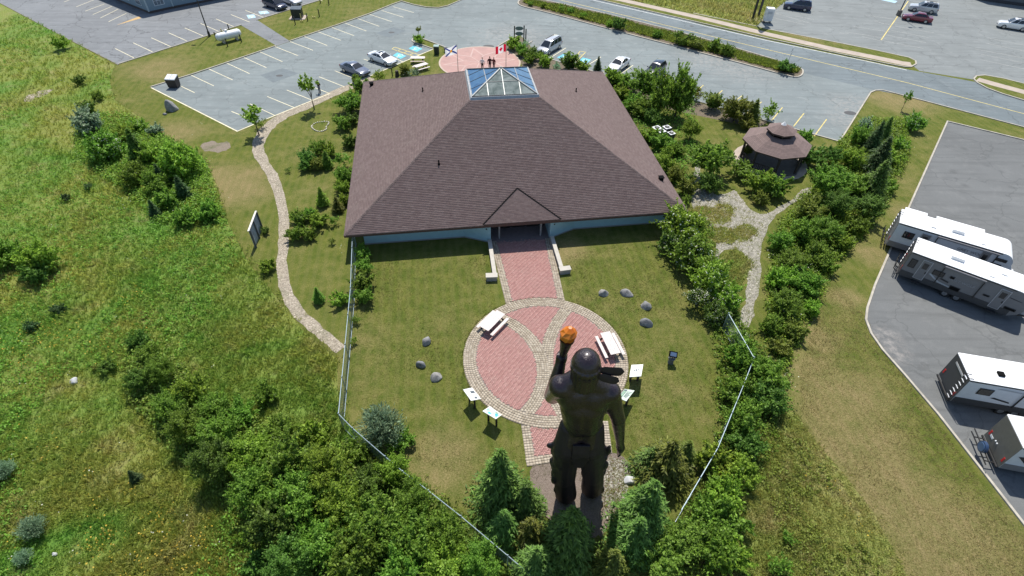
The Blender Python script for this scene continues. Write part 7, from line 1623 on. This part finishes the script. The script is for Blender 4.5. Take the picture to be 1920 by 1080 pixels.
q = sample(LAWN, 30000, 90, 0); q = q[(np.hypot(q[:, 0] - PC.x, q[:, 1] - PC.y) > PR + .02) & ~inpoly(q, WALK) & ~inpoly(q, STUB)]
LG = leafmat('lawn_blades', (.085, .115, .022), (.24, .22, .075), .4, .4)
tufts('lawn_grass', q, 4, .025, .085, .012, LG, 91, .1); tufts('lawn_grass', sample(STRIPL, 14000, 92, 0), 4, .03, .10, .012, leafmat('dry_blades', (.16, .15, .05), (.36, .29, .13), .4, .35), 93, .1)
a_ = np.linspace(0, 2 * PI, 500); tufts('edge_grass', np.stack([PC.x + (PR + .06 + .08 * np.sin(a_ * 37)) * np.cos(a_), PC.y + (PR + .06 + .08 * np.sin(a_ * 37)) * np.sin(a_)], 1), 5, .05, .14, .014, LG, 94, .1)
q = sample(PT([(1145, 856), (1182, 872), (1172, 925), (1142, 985), (1128, 930)]), 420, 96, 0); tufts('pad_weeds', q, 5, .06, .2, .016, MATS['dry_meadow_grass'], 97)
def weeds(name, q, per, size, h, mat, seed, spread=.3):
    r = np.random.default_rng(seed); k = len(q); n = per; sc_ = r.uniform(.6, 1.5, (k, 1)); d = unit(r.normal(size=(k, n, 3))); d[..., 2] = np.abs(d[..., 2]); P = d * np.array([spread, spread, h]) * (r.uniform(.4, 1.0, (k, n)) * sc_)[..., None]; P[..., 0] += q[:, 0, None]; P[..., 1] += q[:, 1, None]; P[..., 2] += .04
    N = unit(d + r.normal(size=(k, n, 3)) * .5 + np.array([0, 0, .5])).reshape(-1, 3); P = P.reshape(-1, 3); T = unit(np.cross(N, r.normal(size=P.shape))); s = size * r.uniform(.6, 1.3, len(P)); V, F = quads(P, N, T, s, s * 1.7, .1)
    o = link(name, np_mesh(name, V, F), mat); o['kind'] = 'stuff'; return o
q = sample(MW, 14000, 11, 2.0); weeds('meadow_weeds', q[vnoise(q, 7.0, 12) > .60], 9, .10, .42, LEAFM['mid'], 13, .30)
q = sample(MW, 8000, 14, 2.0); weeds('meadow_weeds', q[vnoise(q, 7.5, 15) > .64], 9, .09, .36, LEAFM['olive'], 16, .28)
q = sample(MRW, 1600, 17, 1.0); weeds('meadow_weeds', q[vnoise(q, 2.5, 18) > .58], 9, .09, .36, LEAFM['olive'], 19, .28)
SCRUB = PT([(150, 215), (235, 215), (330, 270), (385, 300), (420, 420), (300, 420), (230, 360), (140, 290)])
WOOD = PT([(240, 620), (310, 660), (390, 740), (480, 790), (580, 840), (660, 830), (760, 890), (870, 975), (960, 1075), (480, 1100), (470, 980), (330, 840), (240, 740)])
BELT = PT([(1575, 265), (1620, 225), (1700, 225), (1700, 300), (1640, 420), (1560, 500), (1520, 600), (1470, 700), (1440, 640), (1440, 520), (1460, 420), (1530, 340)])
SHRUBS = PT([(1140, 140), (1200, 158), (1300, 195), (1310, 300), (1290, 390), (1200, 260)])
HEDGE = PT([(1240, 400), (1330, 420), (1350, 500), (1400, 610), (1480, 700), (1480, 760), (1420, 900), (1330, 1080), (1180, 1080), (1290, 960), (1345, 840), (1340, 640), (1290, 520)])
for i, (nm, pl, n, m) in enumerate((('scrub_undergrowth', SCRUB, 1500, 'mid'), ('scrub_undergrowth', SCRUB, 900, 'bright'), ('woodland_undergrowth', WOOD, 2300, 'mid'), ('woodland_undergrowth', WOOD, 1500, 'olive'), ('belt_undergrowth', BELT, 1800, 'mid'), ('belt_undergrowth', BELT, 1800, 'bright'), ('bed_undergrowth', SHRUBS, 500, 'mid'), ('hedge_undergrowth', HEDGE, 900, 'mid'))):
    weeds(nm, sample(pl, n, 30 + i, .0), 14, .13, .55, LEAFM[m], 40 + i, .45)
def flowers(name, spots, mat, seed, size=.055, h=.38):
    r = np.random.default_rng(seed); P = []
    for x, y, rad_, n in spots: n = int(n * .42); rad_ *= 1.25; g = G(x, y); P.append(np.stack([g.x + r.normal(0, rad_, n), g.y + r.normal(0, rad_, n), h * r.uniform(.7, 1.3, n)], 1))
    P = np.concatenate(P); N = unit(r.normal(size=P.shape) * .4 + np.array([0, 0, 1.0])); T = unit(np.cross(N, r.normal(size=P.shape))); s = size * r.uniform(.6, 1.4, len(P)); o = link(name, np_mesh(name, *quads(P, N, T, s * 1.3, s * 1.3)), mat); o['kind'] = 'stuff'
flowers('yellow_wildflowers', [(40, 655, 1.3, 420), (90, 640, .9, 120), (185, 580, .5, 60), (255, 552, .5, 110), (150, 620, .9, 60), (180, 650, .6, 70), (300, 985, .45, 120), (190, 1010, .6, 120), (195, 1035, .5, 90), (330, 1030, .6, 150), (370, 1045, .5, 110), (255, 1055, .4, 70), (185, 945, .18, 30), (170, 890, .2, 30), (250, 925, .2, 30), (395, 992, .3, 40), (20, 1050, .6, 40), (100, 560, 1.5, 60), (260, 655, 1.2, 50), (1600, 975, .3, 25), (1607, 1010, .25, 20), (1550, 920, .4, 20), (60, 800, 1.2, 70), (110, 840, .9, 60)], BLOSY, 50, .07)
rs_ = random.Random(9); wf = [(rs_.uniform(0, 600), rs_.uniform(150, 1070), .15, 5) for _ in range(60)] + [(230, 390, .5, 30), (350, 400, .5, 40), (105, 430, .3, 25), (400, 220, .3, 0), (640, 470, .35, 22), (700, 130, .5, 60), (760, 140, .6, 90), (1440, 690, .4, 40), (1470, 715, .4, 40), (1650, 245, .8, 90), (1620, 330, .8, 60), (1690, 285, .6, 50), (1470, 490, .7, 60), (1510, 500, .5, 50), (1440, 480, .3, 20), (1470, 590, .6, 40)]
flowers('white_wildflowers', [w for w in wf if w[3] and not (430 < w[0] < 640 and w[1] < 700)], BLOS, 51, .06, .5)
